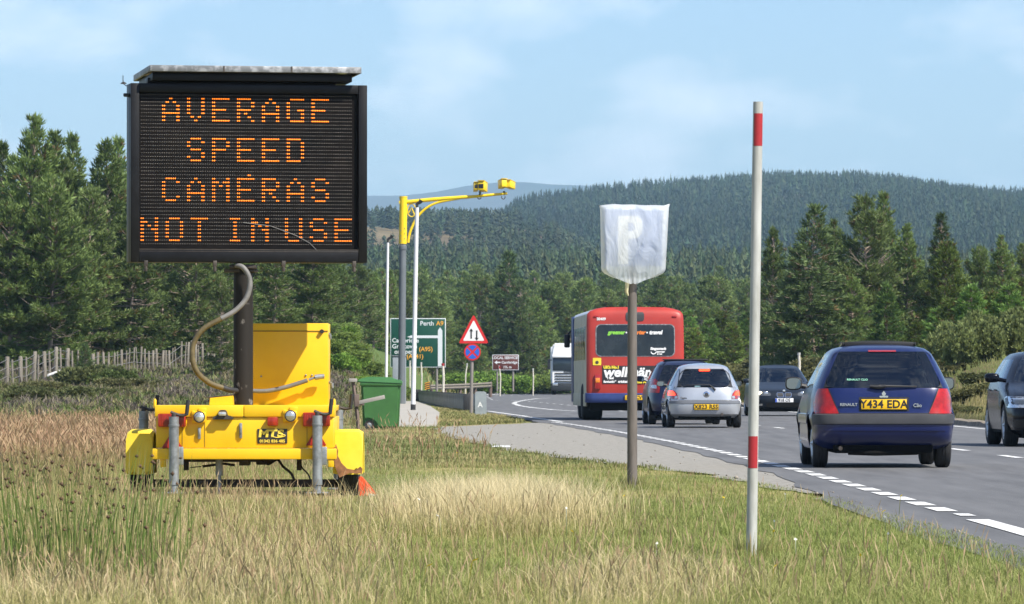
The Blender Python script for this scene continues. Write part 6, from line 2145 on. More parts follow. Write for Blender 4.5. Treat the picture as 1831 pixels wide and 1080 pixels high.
    def patch(s, name, rows, m, side='rear', off=0.008, ncol=9, parent=None, mirror=False, skirt=0.02):
        """rows of (z, x_left, x_right) laid on the end face, a little proud of it, with a rim turned inwards."""
        res = []
        for sg in ((1, -1) if mirror else (1,)):
            mb = MB()
            P = []
            zz = []
            for a, b in zip(rows[:-1], rows[1:]):
                k = max(1, int(abs(b[0] - a[0]) / 0.035))
                for i in range(k):
                    t = i / k
                    zz.append(tuple(a[q] + (b[q] - a[q]) * t for q in range(3)))
            zz.append(rows[-1])
            fy = s.rear_y if side == 'rear' else s.front_y
            sd = -1 if side == 'rear' else 1
            for z, xl, xr in zz:
                P.append([mb.bm.verts.new((sg * (xl + (xr - xl) * j / (ncol - 1)), fy(xl + (xr - xl) * j / (ncol - 1), z) + sd * off, z)) for j in range(ncol)])
            for i in range(len(P) - 1):
                for j in range(ncol - 1):
                    mb.bm.faces.new((P[i][j], P[i][j + 1], P[i + 1][j + 1], P[i + 1][j]))
            loop = P[0] + [r[-1] for r in P[1:]] + P[-1][-2::-1] + [r[0] for r in P[-2:0:-1]]
            back = [mb.bm.verts.new(v.co + Vector((0, -sd * skirt, 0))) for v in loop]
            for i in range(len(loop)):
                j = (i + 1) % len(loop)
                mb.bm.faces.new((loop[i], loop[j], back[j], back[i]))
            bmesh.ops.recalc_face_normals(mb.bm, faces=mb.bm.faces[:])
            o = mb.build(name, m, parent or s.root, angle=45, recalc=False)
            if sum((f.normal.y * f.area) for f in o.data.polygons) * sd < 0:
                o.data.flip_normals()
            res.append(o)
        return res

    def ring(s, name, z0, z1, xw, rad, th, m, side='rear', off=0.012, taper=0.0, parent=None, xin=None, tin=None):
        """A black seal with rounded inner corners framing a window; covers the pane's square corners."""
        mb = MB()
        fy = s.rear_y if side == 'rear' else s.front_y
        sd = -1 if side == 'rear' else 1
        inn, outr = [], []
        cz, hz = (z0 + z1) / 2, (z1 - z0) / 2
        for q in range(4):
            for k in range(6):
                a = math.pi / 2 * q + math.pi / 2 * k / 5
                sx = 1 if q in (0, 3) else -1
                sz_ = 1 if q in (0, 1) else -1
                xo = sx * ((xin or xw - th) - rad) + rad * math.cos(a)
                zo = sz_ * (hz - th - rad) + rad * math.sin(a)
                xO, zO = sx * xw if True else 0, sz_ * hz
                kk = k / 5
                if q in (0, 2):
                    ox, oz = (sx * xw, sz_ * hz * min(1, 2 * kk) if kk < 0.5 else sz_ * hz) if q == 0 else (sx * xw, sz_ * hz)
                ox = max(-xw, min(xw, xo * 1.45)); oz = max(-hz, min(hz, zo * 1.45))
                def tp(x, z, tt):
                    return x * (1 - tt * (z + hz) / (2 * hz))
                inn.append((tp(xo, zo, taper if tin is None else tin), cz + zo)); outr.append((tp(ox, oz, taper), cz + oz))
        n = len(inn)
        vi = [mb.bm.verts.new((x, fy(x, z) + sd * off, z)) for x, z in inn]
        vo = [mb.bm.verts.new((x, fy(x, z) + sd * off, z)) for x, z in outr]
        for i in range(n):
            j = (i + 1) % n
            mb.bm.faces.new((vi[i], vi[j], vo[j], vo[i]))
        o = mb.build(name, m, parent or s.root, angle=60)
        if sum((f.normal.y * f.area) for f in o.data.polygons) * sd < 0:
            o.data.flip_normals()
        return o

    def underbody(s, z1=0.5):
        m = MB()
        m.box((0, s.L / 2, (s.prof[0, 0] + z1) / 2 - 0.02), (s.Wd - 0.50, s.L - 0.32, z1 - s.prof[0, 0] + 0.05), 0.03)
        m.box((0, s.L / 2, s.prof[0, 0] + 0.11), (s.Wd - 0.14, s.wheels[1] - s.wheels[0] - 2 * s.arch_r - 0.02, 0.16), 0.02)
        m.build("underbody", M_under, s.root)
        for yw in s.wheels:
            for sg in (-1, 1):
                m = MB()
                m.lathe([(s.arch_r - 0.012, sg * (s.Wd / 2 - 0.05)), (s.arch_r - 0.012, sg * (s.Wd / 2 - 0.26)), (0.02, sg * (s.Wd / 2 - 0.262))], 'X', (0, yw, s.rw), 28)
                bmesh.ops.delete(m.bm, geom=[v for v in m.bm.verts if v.co.z < s.prof[0, 0]], context='VERTS')
                m.build("wheel_arch", M_under, s.root)
        m = MB(); m.tube([(-s.Wd / 2 + 0.15, s.wheels[0], s.rw), (s.Wd / 2 - 0.15, s.wheels[0], s.rw)], 0.05, 8); m.build("axle", M_under, s.root)

    def put_wheels(s, tw=0.185, rim=M_rim, spokes=5, inset=0.02):
        for yw in s.wheels:
            for sg in (-1, 1):
                w_ = part("wheel", s.root, (sg * (s.Wd / 2 - inset - tw / 2), yw, s.rw))
                m = MB(); h = tw / 2; r = s.rw
                m.lathe([(r * 0.64, -h + 0.01), (r * 0.80, -h), (r * 0.93, -h + 0.012), (r, -h + 0.045), (r, -0.02), (r - 0.008, -0.016), (r, -0.012), (r, 0.012), (r - 0.008, 0.016), (r, 0.02), (r, h - 0.045), (r * 0.93, h - 0.012), (r * 0.80, h), (r * 0.64, h - 0.01)], 'X', (0, 0, 0), 40)
                m.build("tyre", M_tyre, w_)
                m = MB()
                m.lathe([(r * 0.66, sg * (h - 0.008)), (r * 0.60, sg * (h - 0.02)), (r * 0.58, sg * (h - 0.07)), (r * 0.62, -sg * h * 0.8)], 'X', (0, 0, 0), 32)
                for k in range(spokes):
                    a = 2 * math.pi * k / spokes
                    c = Vector((sg * (h - 0.03), 0, 0))
                    e = Vector((sg * (h - 0.025), math.cos(a) * r * 0.61, math.sin(a) * r * 0.61))
                    m.tube([c, e], [0.05, 0.028], 6)
                m.lathe([(0.0, sg * (h - 0.008)), (0.055, sg * (h - 0.012)), (0.06, sg * (h - 0.05))], 'X', (0, 0, 0), 20)
                m.build("rim", rim, w_)

    def mirrors(s, y, z, m_shell, size=(0.19, 0.12, 0.13), glass=True, out=0.0):
        for sg in (-1, 1):
            w = s.plan(z - 0.05)[2]
            c = Vector((sg * (w + size[0] / 2 + 0.02 + out), y, z))
            mb = MB()
            b = bmesh.new(); bmesh.ops.create_uvsphere(b, u_segments=16, v_segments=10, radius=1.0)
            for v in b.verts:
                v.co = Vector((math.copysign(abs(v.co.x) ** 0.6, v.co.x) * size[0] / 2, math.copysign(abs(v.co.y) ** 0.8, v.co.y) * size[1] / 2, math.copysign(abs(v.co.z) ** 0.65, v.co.z) * size[2] / 2))
                if v.co.y < -size[1] * 0.25:
                    v.co.y = -size[1] * 0.25
            bmesh.ops.transform(b, matrix=Matrix.Translation(c), verts=b.verts)
            mb._add(b)
            mb.tube([c + Vector((-sg * size[0] * 0.3, 0.02, -0.02)), c + Vector((-sg * (size[0] / 2 + 0.1), 0.05, -0.045))], [0.035, 0.03], 8)
            o = mb.build("door_mirror", m_shell, s.root)
            if glass:
                g = MB(); b = bmesh.new(); bmesh.ops.create_circle(b, cap_ends=True, segments=24, radius=1.0)
                for v in b.verts:
                    v.co = c + Vector((math.copysign(abs(v.co.x) ** 0.6, v.co.x) * size[0] * 0.42, -size[1] * 0.25 - 0.004, math.copysign(abs(v.co.y) ** 0.65, v.co.y) * size[2] * 0.40))
                g._add(b); gl = g.build("mirror_glass", M_mirror, o)
                if sum(f.normal.y for f in gl.data.polygons) > 0:
                    gl.data.flip_normals()

    def seats(s, yf, zseat=0.55, dx=0.36, rear_y_=None, wheel_y=None):
        for sg in (-1, 1):
            m = MB()
            m.box((sg * dx, yf, zseat), (0.48, 0.5, 0.16), 0.05)
            m.box((sg * dx, yf - 0.26, zseat + 0.32), (0.46, 0.14, 0.62), 0.05, Euler((R(14), 0, 0)).to_matrix().to_4x4())
            se = m.build("front_seat", M_seat, s.root)
            m = MB(); m.box((sg * dx, yf - 0.37, zseat + 0.73), (0.27, 0.10, 0.19), 0.045); m.build("headrest", M_seat, se)
        if rear_y_:
            m = MB()
            m.box((0, rear_y_ + 0.28, zseat - 0.02), (s.Wd - 0.4, 0.5, 0.16), 0.05)
            m.box((0, rear_y_, zseat + 0.22), (s.Wd - 0.36, 0.14, 0.5), 0.05, Euler((R(16), 0, 0)).to_matrix().to_4x4())
            m.build("rear_seat", M_seat, s.root)
        if wheel_y:
            m = MB(); m.box((0, wheel_y + 0.28, 0.80), (s.Wd - 0.24, 0.4, 0.22), 0.06); m.build("dashboard", M_int, s.root)
            m = MB()
            c = Vector((dx, wheel_y, 0.86))
            m.tube([c + Vector((0.18 * math.cos(a), 0.09 * math.sin(a) * 1.0, 0.16 * math.sin(a))) for a in np.linspace(0, 2 * math.pi, 24)], 0.016, 6)
            m.tube([c, c + Vector((0, 0.25, -0.06))], 0.03, 6); m.build("steering_wheel", M_int, s.root)

    def door_lines(s, ys, z0, z1, m=None):
        """Thin dark shut lines down both flanks."""
        mb = MB()
        for y in ys:
            for sg in (-1, 1):
                prev = None
                for z in np.linspace(z0, z1, 7):
                    yr, yf, w, n = s.plan(z)
                    yc, h = (yr + yf) / 2, (yf - yr) / 2
                    x = w * (1 - abs((y - yc) / h) ** n) ** (1 / n) + 0.003
                    cur = [mb.bm.verts.new((sg * x, y - 0.005, z)), mb.bm.verts.new((sg * x, y + 0.005, z))]
                    if prev:
                        mb.bm.faces.new((prev[0], prev[1], cur[1], cur[0]))
                    prev = cur
        mb.build("door_seam", m or M_trim, s.root)

def plate(parent, c, w, h, s_, fg, bg, size, euro=False, rot=0.0, bold=0.004, flip=False, sx=0.82):
    """Number plate facing the rear (or the nose when flip)."""
    m = MB()
    rm = Euler((rot, 0, 0)).to_matrix().to_4x4()
    m.box(c, (w + 0.02, 0.012, h + 0.02), 0.004, rm); p = m.build("number_plate", M_trim, parent)
    sd = 1 if flip else -1
    m = MB(); m.box(Vector(c) + Vector((0, sd * 0.006, 0)), (w, 0.006, h), 0.002, rm); m.build("plate_face", bg, p)
    r = (R(90) + rot, 0, R(180) if flip else 0)
    text(s_, size, fg, p, Vector(c) + Vector((-(0.02 if euro else 0) * sd * -1, sd * 0.0105, -0.002)), rot=r, bold=bold, sx=sx, spacing=1.04)
    if euro:
        m = MB(); m.box(Vector(c) + Vector((-sd * -1 * (w / 2 - 0.02) * -1 if flip else -(w / 2 - 0.02), sd * 0.0085, 0)), (0.04, 0.004, h - 0.006)); m.build("country_band", M_euro, p)
    return p

M_skin = mat("skin", (0.42, 0.26, 0.19), 0.6)
M_hair = mat("hair_dark", (0.03, 0.022, 0.018), 0.7)
def person_seated(car, dx, y, z, shirt, label, hair=M_hair, wheel=None):
    """Upper figure of a seated person: one skinned surface with arms forward, hands on the wheel."""
    root = thing("person", label, "person", (0, 0, 0))
    root.parent = None
    pts = [((0, 0, 0), 0.15), ((0, -0.04, 0.2), 0.15), ((0, -0.08, 0.42), 0.155), ((0, -0.06, 0.54), 0.06), ((0, -0.03, 0.63), 0.085), ((0, -0.01, 0.72), 0.095), ((0, -0.015, 0.79), 0.07),
           ((-0.20, -0.06, 0.44), 0.062), ((-0.25, 0.10, 0.26), 0.046), ((-0.16, 0.36, 0.33), 0.032), ((-0.13, 0.43, 0.36), 0.035),
           ((0.20, -0.06, 0.44), 0.062), ((0.25, 0.10, 0.26), 0.046), ((0.16, 0.36, 0.33), 0.032), ((0.13, 0.43, 0.36), 0.035),
           ((-0.12, 0.25, -0.02), 0.085), ((-0.13, 0.46, 0.04), 0.065), ((0.12, 0.25, -0.02), 0.085), ((0.13, 0.46, 0.04), 0.065)]
    ed = [(0, 1), (1, 2), (2, 3), (3, 4), (4, 5), (5, 6), (2, 7), (7, 8), (8, 9), (9, 10), (2, 11), (11, 12), (12, 13), (13, 14), (0, 15), (15, 16), (0, 17), (17, 18)]
    me = bpy.data.meshes.new("body")
    me.from_pydata([p[0] for p in pts], ed, [])
    o = bpy.data.objects.new("body", me)
    COL.objects.link(o)
    o.parent = root
    sk = o.modifiers.new("skin", 'SKIN')
    for i, v in enumerate(me.skin_vertices[0].data):
        v.radius = (pts[i][1], pts[i][1])
        v.use_root = (i == 0)
    sub = o.modifiers.new("sub", 'SUBSURF'); sub.levels = 1; sub.render_levels = 2
    # skin above the collar and on the hands, shirt elsewhere
    m = bpy.data.materials.new("person_" + shirt.name); m.use_nodes = True
    nt = m.node_tree; p = nt.nodes["Principled BSDF"]; p.inputs["Roughness"].default_value = 0.75
    tc = nt.nodes.new("ShaderNodeTexCoord"); sp_ = nt.nodes.new("ShaderNodeSeparateXYZ"); nt.links.new(tc.outputs["Object"], sp_.inputs[0])
    g1 = nt.nodes.new("ShaderNodeMath"); g1.operation = 'GREATER_THAN'; g1.inputs[1].default_value = 0.535; nt.links.new(sp_.outputs["Z"], g1.inputs[0])
    g2 = nt.nodes.new("ShaderNodeMath"); g2.operation = 'GREATER_THAN'; g2.inputs[1].default_value = 0.33; nt.links.new(sp_.outputs["Y"], g2.inputs[0])
    g3 = nt.nodes.new("ShaderNodeMath"); g3.operation = 'GREATER_THAN'; g3.inputs[1].default_value = 0.2; nt.links.new(sp_.outputs["Z"], g3.inputs[0])
    g4 = nt.nodes.new("ShaderNodeMath"); g4.operation = 'MULTIPLY'; nt.links.new(g2.outputs[0], g4.inputs[0]); nt.links.new(g3.outputs[0], g4.inputs[1])
    g5 = nt.nodes.new("ShaderNodeMath"); g5.operation = 'MAXIMUM'; nt.links.new(g1.outputs[0], g5.inputs[0]); nt.links.new(g4.outputs[0], g5.inputs[1])
    mx = nt.nodes.new("ShaderNodeMix"); mx.data_type = 'RGBA'; nt.links.new(g5.outputs[0], mx.inputs[0])
    mx.inputs[6].default_value = shirt.node_tree.nodes["Principled BSDF"].inputs["Base Color"].default_value; mx.inputs[7].default_value = (0.42, 0.26, 0.19, 1)
    nt.links.new(mx.outputs[2], p.inputs["Base Color"])
    me.materials.append(m)
    # face features and hair
    mb = MB()
    b = bmesh.new(); bmesh.ops.create_uvsphere(b, u_segments=16, v_segments=10, radius=0.105)
    bmesh.ops.delete(b, geom=[v for v in b.verts if v.co.y > 0.04 and v.co.z < 0.045 or v.co.z < -0.05], context='VERTS')
    for v in b.verts:
        v.co = Vector((v.co.x * 0.92, v.co.y * 1.05 - 0.02, v.co.z * 1.1 + 0.725))
    mb._add(b); mb.build("hair", hair, root)
    mb = MB(); mb.tube([(0, 0.085, 0.715), (0, 0.108, 0.685), (0, 0.09, 0.672)], [0.01, 0.016, 0.012], 8); mb.build("nose", M_skin, root)
    for sg in (-1, 1):
        mb = MB(); q = bmesh.ops.create_icosphere(mb.bm, subdivisions=1, radius=0.012)
        for v in q['verts']:
            v.co += Vector((sg * 0.034, 0.082, 0.715))
        mb.build("eye", M_trim, root)
        mb = MB(); mb.tube([(sg * 0.088, 0.0, 0.725), (sg * 0.096, -0.01, 0.70), (sg * 0.088, 0.0, 0.672)], 0.012, 6); mb.build("ear", M_skin, root)
    mb = MB(); mb.tube([(-0.025, 0.088, 0.648), (0, 0.094, 0.646), (0.025, 0.088, 0.648)], 0.007, 6); mb.build("mouth", mat("lips", (0.30, 0.12, 0.10), 0.6), root)
    M_ = car.matrix_basis @ Matrix.Translation(Vector((dx, y, z)))
    root.matrix_basis = M_
    return root

# ------------------------------------------------------------------ dark blue hatchback, nearest
M_navy = mat("navy_paint", (0.005, 0.012, 0.075), 0.3, metal=0.1, spec=0.45, coat=0.35, var=0.08, vscale=2)
d = 65.2
cx = (1581 - CX) * d / F
car = thing("hatchback_car", "dark blue hatchback with raised sunroof driving away on the right, yellow rear plate", "car", (cx, d, 0))
prof = [(0.22, 0.30, 3.55, 0.78, 8), (0.28, 0.13, 3.68, 0.81, 9), (0.34, 0.05, 3.74, 0.826, 9), (0.44, 0.0, 3.77, 0.83, 9), (0.505, 0.0, 3.77, 0.83, 9), (0.515, -0.022, 3.785, 0.846, 9), (0.56, -0.026, 3.785, 0.848, 9), (0.618, -0.018, 3.775, 0.846, 9), (0.63, 0.035, 3.74, 0.834, 8),
        (0.68, 0.05, 3.66, 0.832, 7.5), (0.74, 0.055, 3.45, 0.828, 7), (0.82, 0.065, 3.12, 0.818, 7), (0.90, 0.085, 2.84, 0.80, 7), (0.925, 0.095, 2.76, 0.79, 7), (1.02, 0.15, 2.60, 0.748, 7), (1.12, 0.21, 2.44, 0.70, 7), (1.22, 0.275, 2.27, 0.648, 7), (1.315, 0.345, 2.10, 0.595, 6.5), (1.345, 0.38, 2.02, 0.57, 6), (1.38, 0.45, 1.90, 0.52, 5), (1.402, 0.58, 1.75, 0.44, 4)]
wins = [("rear_window", 0.925, 1.345, 'R', -1, 0.865), ("windscreen", 0.925, 1.345, 'F', -1, 0.90), ("side_window", 0.925, 1.315, 'S', -0.62, -0.08), ("side_window", 0.925, 1.315, 'S', -0.03, 0.52), ("quarter_window", 0.925, 1.22, 'S', -0.80, -0.66)]
cb_ = Car(car, prof, 3.77, 1.64, (0.60, 3.07), 0.287, 0.2, 0.925, 1.39, wins, {'body': M_navy, 'rear_window': M_glassd, 'windscreen': M_glassl, 'side_window': M_glassl, 'quarter_window': M_glassl, 'bumper_band': M_bump},
          side_b=(-0.80, -0.66, -0.62, -0.08, -0.03, 0.52), bands=[("bumper_band", 0.508, 0.625, {'R': 1, 'C': 1, 'Srear': -0.86}), ("bumper_band", 0.508, 0.625, {'F': 1, 'D': 1, 'Sfront': 0.86})])
cb_.underbody(0.48)
cb_.put_wheels(0.18, M_rim, 6)
cb_.mirrors(2.62, 0.975, M_trim, (0.20, 0.13, 0.16))
cb_.seats(1.72, 0.52, 0.35, 0.75, 2.38)
cb_.door_lines((1.05, 2.05), 0.32, 0.90)
cb_.ring("window_seal", 0.925, 1.345, 0.685, 0.06, 0.012, M_trim, taper=0.178)
cb_.patch("tail_light", [(0.632, 0.515, 0.79), (0.70, 0.545, 0.795), (0.78, 0.58, 0.792), (0.86, 0.612, 0.772), (0.918, 0.635, 0.745)], M_tail, mirror=True, off=0.010)
cb_.patch("tail_light_seam", [(0.632, 0.507, 0.517), (0.78, 0.572, 0.582), (0.925, 0.63, 0.64)], M_trim, mirror=True, off=0.012, ncol=2)
cb_.patch("tailgate_seam", [(0.631, -0.52, 0.52), (0.637, -0.52, 0.52)], M_trim, off=0.006)
cb_.patch("lower_seam", [(0.428, -0.70, 0.70), (0.432, -0.70, 0.70)], M_trim, off=0.006, ncol=15)
cb_.patch("brake_light", [(1.343, -0.16, 0.16), (1.362, -0.16, 0.16)], M_taild, off=0.012)
cb_.patch("plate_recess", [(0.66, -0.285, 0.285), (0.82, -0.285, 0.285)], M_trim, off=0.003)
plate(car, (0.0, cb_.rear_y(0, 0.735) - 0.016, 0.738), 0.52, 0.115, "Y434 EDA", M_plB, M_plY, 0.126, rot=R(-4), bold=0.003, sx=0.97)
text("RENAULT", 0.046, M_chrome, car, (-0.405, cb_.rear_y(0.40, 0.73) - 0.013, 0.733), bold=0.0008, extrude=0.003)
text("Clio", 0.058, M_chrome, car, (0.385, cb_.rear_y(0.39, 0.725) - 0.013, 0.724), bold=0.001, extrude=0.003)
m = MB(); yb = cb_.rear_y(0, 0.86)
m.prism([(0, 0.822), (0.026, 0.858), (0, 0.894), (-0.026, 0.858)], yb - 0.016, yb - 0.004, 0.003); m.prism([(-0.05, 0.815), (0.05, 0.815), (0.05, 0.835), (-0.05, 0.835)], yb - 0.018, yb, 0.004); m.build("tailgate_badge", M_chrome, car)
m = MB(); p0_ = Vector((-0.06, cb_.rear_y(0, 0.93) - 0.03, 0.935)); m.tube([p0_ + Vector((-0.10, 0.005, 0.01)), p0_, p0_ + Vector((0.08, -0.01, 0.01))], [0.018, 0.026, 0.02], 8)
m.tube([p0_ + Vector((0.0, -0.01, 0.012)), Vector((0.38, cb_.rear_y(0.35, 0.945) - 0.028, 0.942))], [0.016, 0.008], 6); m.build("rear_wiper", M_trim, car)
m = MB(); b = bmesh.new(); bmesh.ops.create_grid(b, x_segments=10, y_segments=6, size=0.5)
for v in b.verts:
    x, y = v.co.x * 0.86, v.co.y * 0.62
    v.co = Vector((x, 1.28 + y, 1.475 - 0.05 * (y + 0.31) / 0.62 - 0.022 * (2 * v.co.x) ** 2))
bmesh.ops.solidify(b, geom=b.faces[:], thickness=0.022); m._add(b); so = m.build("sunroof", mat("tinted_panel", (0.012, 0.014, 0.018), 0.1, spec=0.6, coat=0.6), car)
m = MB(); m.box((0, 0.96, 1.433), (0.80, 0.02, 0.05), 0.004)
for sg in (-1, 1): m.box((sg * 0.42, 1.2, 1.435), (0.012, 0.5, 0.045), 0.003)
m.build("sunroof_blind", M_trim, car)
m = MB(); m.tube([(-0.5, 0.2, 0.235), (-0.5, -0.02, 0.232)], 0.024, 10); m.build("exhaust", M_iron, car)
m = MB(); m.box((0.1, 0.5, 0.20), (0.5, 0.5, 0.09), 0.03); m.tube([(-0.4, 0.2, 0.19), (-0.1, 0.15, 0.18), (0.4, 0.25, 0.19)], 0.035, 8); m.build("silencer", M_under, car)
text("RENAULT CLIO", 0.035, mat("sticker_green", (0.2, 0.5, 0.35), 0.5), car, (-0.30, cb_.rear_y(0.3, 1.02) - 0.010, 1.02), rot=(R(90 - 31), 0, 0), bold=0.0005, extrude=0.001)
person_seated(car, 0.35, 1.70, 0.52, mat("shirt_navy", (0.03, 0.035, 0.06), 0.8), "person in dark top driving the dark blue hatchback, seen through its rear window")

# ------------------------------------------------------------------ silver hatchback
M_silver = paint("silver_paint", (0.44, 0.46, 0.49), 0.45, 0.38)
d = 121.5
cx = (1261 - CX) * d / F
car = thing("hatchback_car", "silver hatchback with lit brake lights following the red bus, yellow plate in its bumper", "car", (cx, d, 0), R(0.9))
prof = [(0.22, 0.22, 3.6, 0.72, 7), (0.30, 0.05, 3.72, 0.79, 7), (0.40, 0.0, 3.80, 0.81, 6.5), (0.52, 0.0, 3.83, 0.812, 6.5), (0.53, -0.012, 3.83, 0.82, 6.5), (0.585, -0.012, 3.80, 0.82, 6.5), (0.595, 0.04, 3.74, 0.805, 5.5), (0.68, 0.045, 3.6, 0.80, 5), (0.78, 0.06, 3.3, 0.785, 4.8), (0.87, 0.085, 2.95, 0.755, 4.6),
        (0.90, 0.10, 2.85, 0.742, 4.4), (1.0, 0.16, 2.66, 0.70, 4.2), (1.1, 0.23, 2.48, 0.65, 4.0), (1.2, 0.305, 2.3, 0.60, 4.0), (1.27, 0.37, 2.15, 0.555, 3.8), (1.31, 0.43, 2.05, 0.52, 3.6), (1.34, 0.52, 1.92, 0.46, 3.4), (1.362, 0.65, 1.75, 0.38, 3.2)]
wins = [("rear_window", 0.87, 1.27, 'R', -1, 0.87), ("windscreen", 0.90, 1.31, 'F', -1, 0.9), ("side_window", 0.90, 1.27, 'S', -0.70, -0.10), ("side_window", 0.90, 1.27, 'S', -0.05, 0.5)]
cf = Car(car, prof, 3.83, 1.63, (0.62, 3.07), 0.287, 0.22, 0.90, 1.36, wins, {'body': M_silver, 'rear_window': glass_mat('car_glass_blue', (0.52, 0.62, 0.64)), 'windscreen': M_glassl, 'side_window': M_glassl, 'rub_strip': mat("grey_strip", (0.16, 0.17, 0.19), 0.5)}, side_b=(-0.70, -0.10, -0.05, 0.5),
         bands=[("rub_strip", 0.525, 0.592, {'R': 1, 'C': 1, 'Srear': -0.86})])
cf.underbody(0.48); cf.put_wheels(0.175, M_rim, 5); cf.mirrors(2.68, 0.95, M_trim, (0.17, 0.12, 0.12)); cf.seats(1.75, 0.52, 0.35, 0.75, 2.4); cf.door_lines((1.1, 2.1), 0.32, 0.88)
cf.ring("window_surround", 0.862, 1.278, 0.668, 0.16, 0.016, M_silver, taper=0.20, xin=0.585, tin=0.12)
cf.ring("window_seal", 0.876, 1.264, 0.592, 0.16, 0.016, M_trim, taper=0.12, off=0.015)
cf.patch("tail_light", [(0.628, 0.575, 0.79), (0.69, 0.578, 0.79), (0.75, 0.60, 0.785), (0.80, 0.645, 0.775), (0.825, 0.70, 0.76)], M_taild, mirror=True, off=0.01)
cf.patch("lit_lamp", [(0.70, 0.63, 0.775), (0.75, 0.64, 0.775), (0.80, 0.68, 0.765)], M_brake, mirror=True, off=0.013)
cf.patch("indicator_lens", [(0.635, 0.58, 0.65), (0.69, 0.582, 0.64)], M_lens, mirror=True, off=0.013, ncol=3)
cf.patch("brake_light", [(1.222, -0.115, 0.115), (1.262, -0.115, 0.115)], M_brake, off=0.014)
plate(car, (0.02, cf.rear_y(0, 0.45) - 0.014, 0.455), 0.52, 0.115, "X823 RSS", M_plB, M_plY, 0.126, bold=0.003, sx=0.97)
m = MB(); yb = cf.rear_y(0, 0.72); m.lathe([(0.0, -0.02), (0.05, -0.018), (0.07, -0.008), (0.072, 0.0)], 'Y', (0.03, yb, 0.72), 20); bg = m.build("tailgate_badge", M_chrome, car)
m = MB(); m.lathe([(0.0, -0.0235), (0.04, -0.022), (0.042, -0.018)], 'Y', (0.03, yb, 0.72), 16); m.build("badge_centre", M_bump, bg)
text("Fiesta", 0.06, M_iron, car, (-0.46, cf.rear_y(0.46, 0.65) - 0.012, 0.645), bold=0.001)
m = MB(); q0 = Vector((0.20, cf.rear_y(0.2, 0.855) - 0.03, 0.845)); m.tube([q0 + Vector((0.02, -0.01, -0.03)), q0 + Vector((-0.05, 0, 0.04)), q0 + Vector((-0.12, 0.02, 0.09))], [0.022, 0.018, 0.014], 8); m.tube([q0 + Vector((-0.11, 0.015, 0.085)), q0 + Vector((-0.62, 0.03, 0.075))], [0.014, 0.008], 6); m.build("rear_wiper", M_trim, car)
cf.patch("rear_sticker", [(0.885, -0.22, -0.10), (0.91, -0.22, -0.10)], mat("sticker_cyan", (0.5, 0.75, 0.72), 0.4), off=0.012, ncol=3)
cf.patch("tailgate_seam", [(0.596, -0.57, 0.57), (0.602, -0.57, 0.57)], M_trim, off=0.006)
m = MB(); m.tube([(0.36, 0.2, 0.30), (0.36, -0.01, 0.295)], 0.028, 10); m.build("exhaust", M_iron, car)
for sg in (-1, 1):
    m = MB(); m.box((sg * 0.70, 0.93, 0.22), (0.2, 0.015, 0.22), 0.004); m.build("mud_flap", M_trim, car)
person_seated(car, 0.35, 1.72, 0.46, mat("shirt_black", (0.02, 0.02, 0.022), 0.8), "person driving the silver hatchback, head seen at the right of its rear window")
person_seated(car, -0.35, 1.72, 0.44, mat("shirt_pink", (0.55, 0.38, 0.42), 0.8), "passenger in a pale top on the left inside the silver hatchback", mat("hair_grey", (0.42, 0.40, 0.38), 0.7))

# ------------------------------------------------------------------ dark blue car hidden behind the silver one
M_blue2 = mat("blue_black_paint", (0.006, 0.010, 0.040), 0.3, metal=0.1, spec=0.45, coat=0.4)
d = 131.0
cx = (1226 - CX) * d / F
car = thing("hatchback_car", "dark blue-black hatchback mostly hidden between the bus and the silver hatchback", "car", (cx, d, 0), R(1.6))
prof = [(0.22, 0.22, 3.7, 0.74, 7), (0.32, 0.05, 3.85, 0.82, 6.5), (0.45, 0.0, 3.98, 0.84, 6), (0.62, 0.03, 3.98, 0.85, 5.5), (0.75, 0.06, 3.8, 0.85, 5), (0.88, 0.08, 3.4, 0.835, 4.8), (0.95, 0.11, 3.05, 0.81, 4.6), (1.0, 0.14, 2.95, 0.795, 4.4), (1.15, 0.24, 2.66, 0.73, 4.2), (1.3, 0.35, 2.4, 0.66, 4.0), (1.38, 0.42, 2.2, 0.61, 3.8), (1.43, 0.52, 2.05, 0.56, 3.6), (1.46, 0.66, 1.9, 0.50, 3.4), (1.478, 0.8, 1.7, 0.42, 3.2)]
wins = [("rear_window", 0.95, 1.38, 'R', -1, 0.87), ("windscreen", 1.0, 1.43, 'F', -1, 0.9), ("side_window", 1.0, 1.38, 'S', -0.66, -0.08), ("side_window", 1.0, 1.38, 'S', -0.03, 0.52)]
cc = Car(car, prof, 3.98, 1.70, (0.66, 3.17), 0.305, 0.22, 1.0, 1.47, wins, {'body': M_blue2, 'rear_window': M_glassd, 'windscreen': M_glassl, 'side_window': M_glassl}, side_b=(-0.66, -0.08, -0.03, 0.52))
cc.underbody(0.5); cc.put_wheels(0.185, M_rim, 5); cc.mirrors(2.80, 1.06, M_blue2, (0.19, 0.13, 0.14)); cc.seats(1.8, 0.55, 0.36, 0.78, 2.45)
cc.ring("window_seal", 0.95, 1.38, 0.70, 0.08, 0.014, M_trim, taper=0.2)
cc.patch("tail_light", [(0.74, 0.60, 0.835), (0.82, 0.585, 0.832), (0.92, 0.60, 0.815), (1.0, 0.63, 0.785), (1.06, 0.67, 0.755)], M_tail, mirror=True, off=0.012)
cc.patch("lamp_ring", [(0.84, 0.66, 0.78), (0.92, 0.66, 0.775)], M_lens, mirror=True, off=0.016, ncol=4)
plate(car, (0.0, cc.rear_y(0, 0.8) - 0.014, 0.80), 0.52, 0.115, "SY09 KLM"[:0] + " ", M_plB, M_plY, 0.12, bold=0.003)
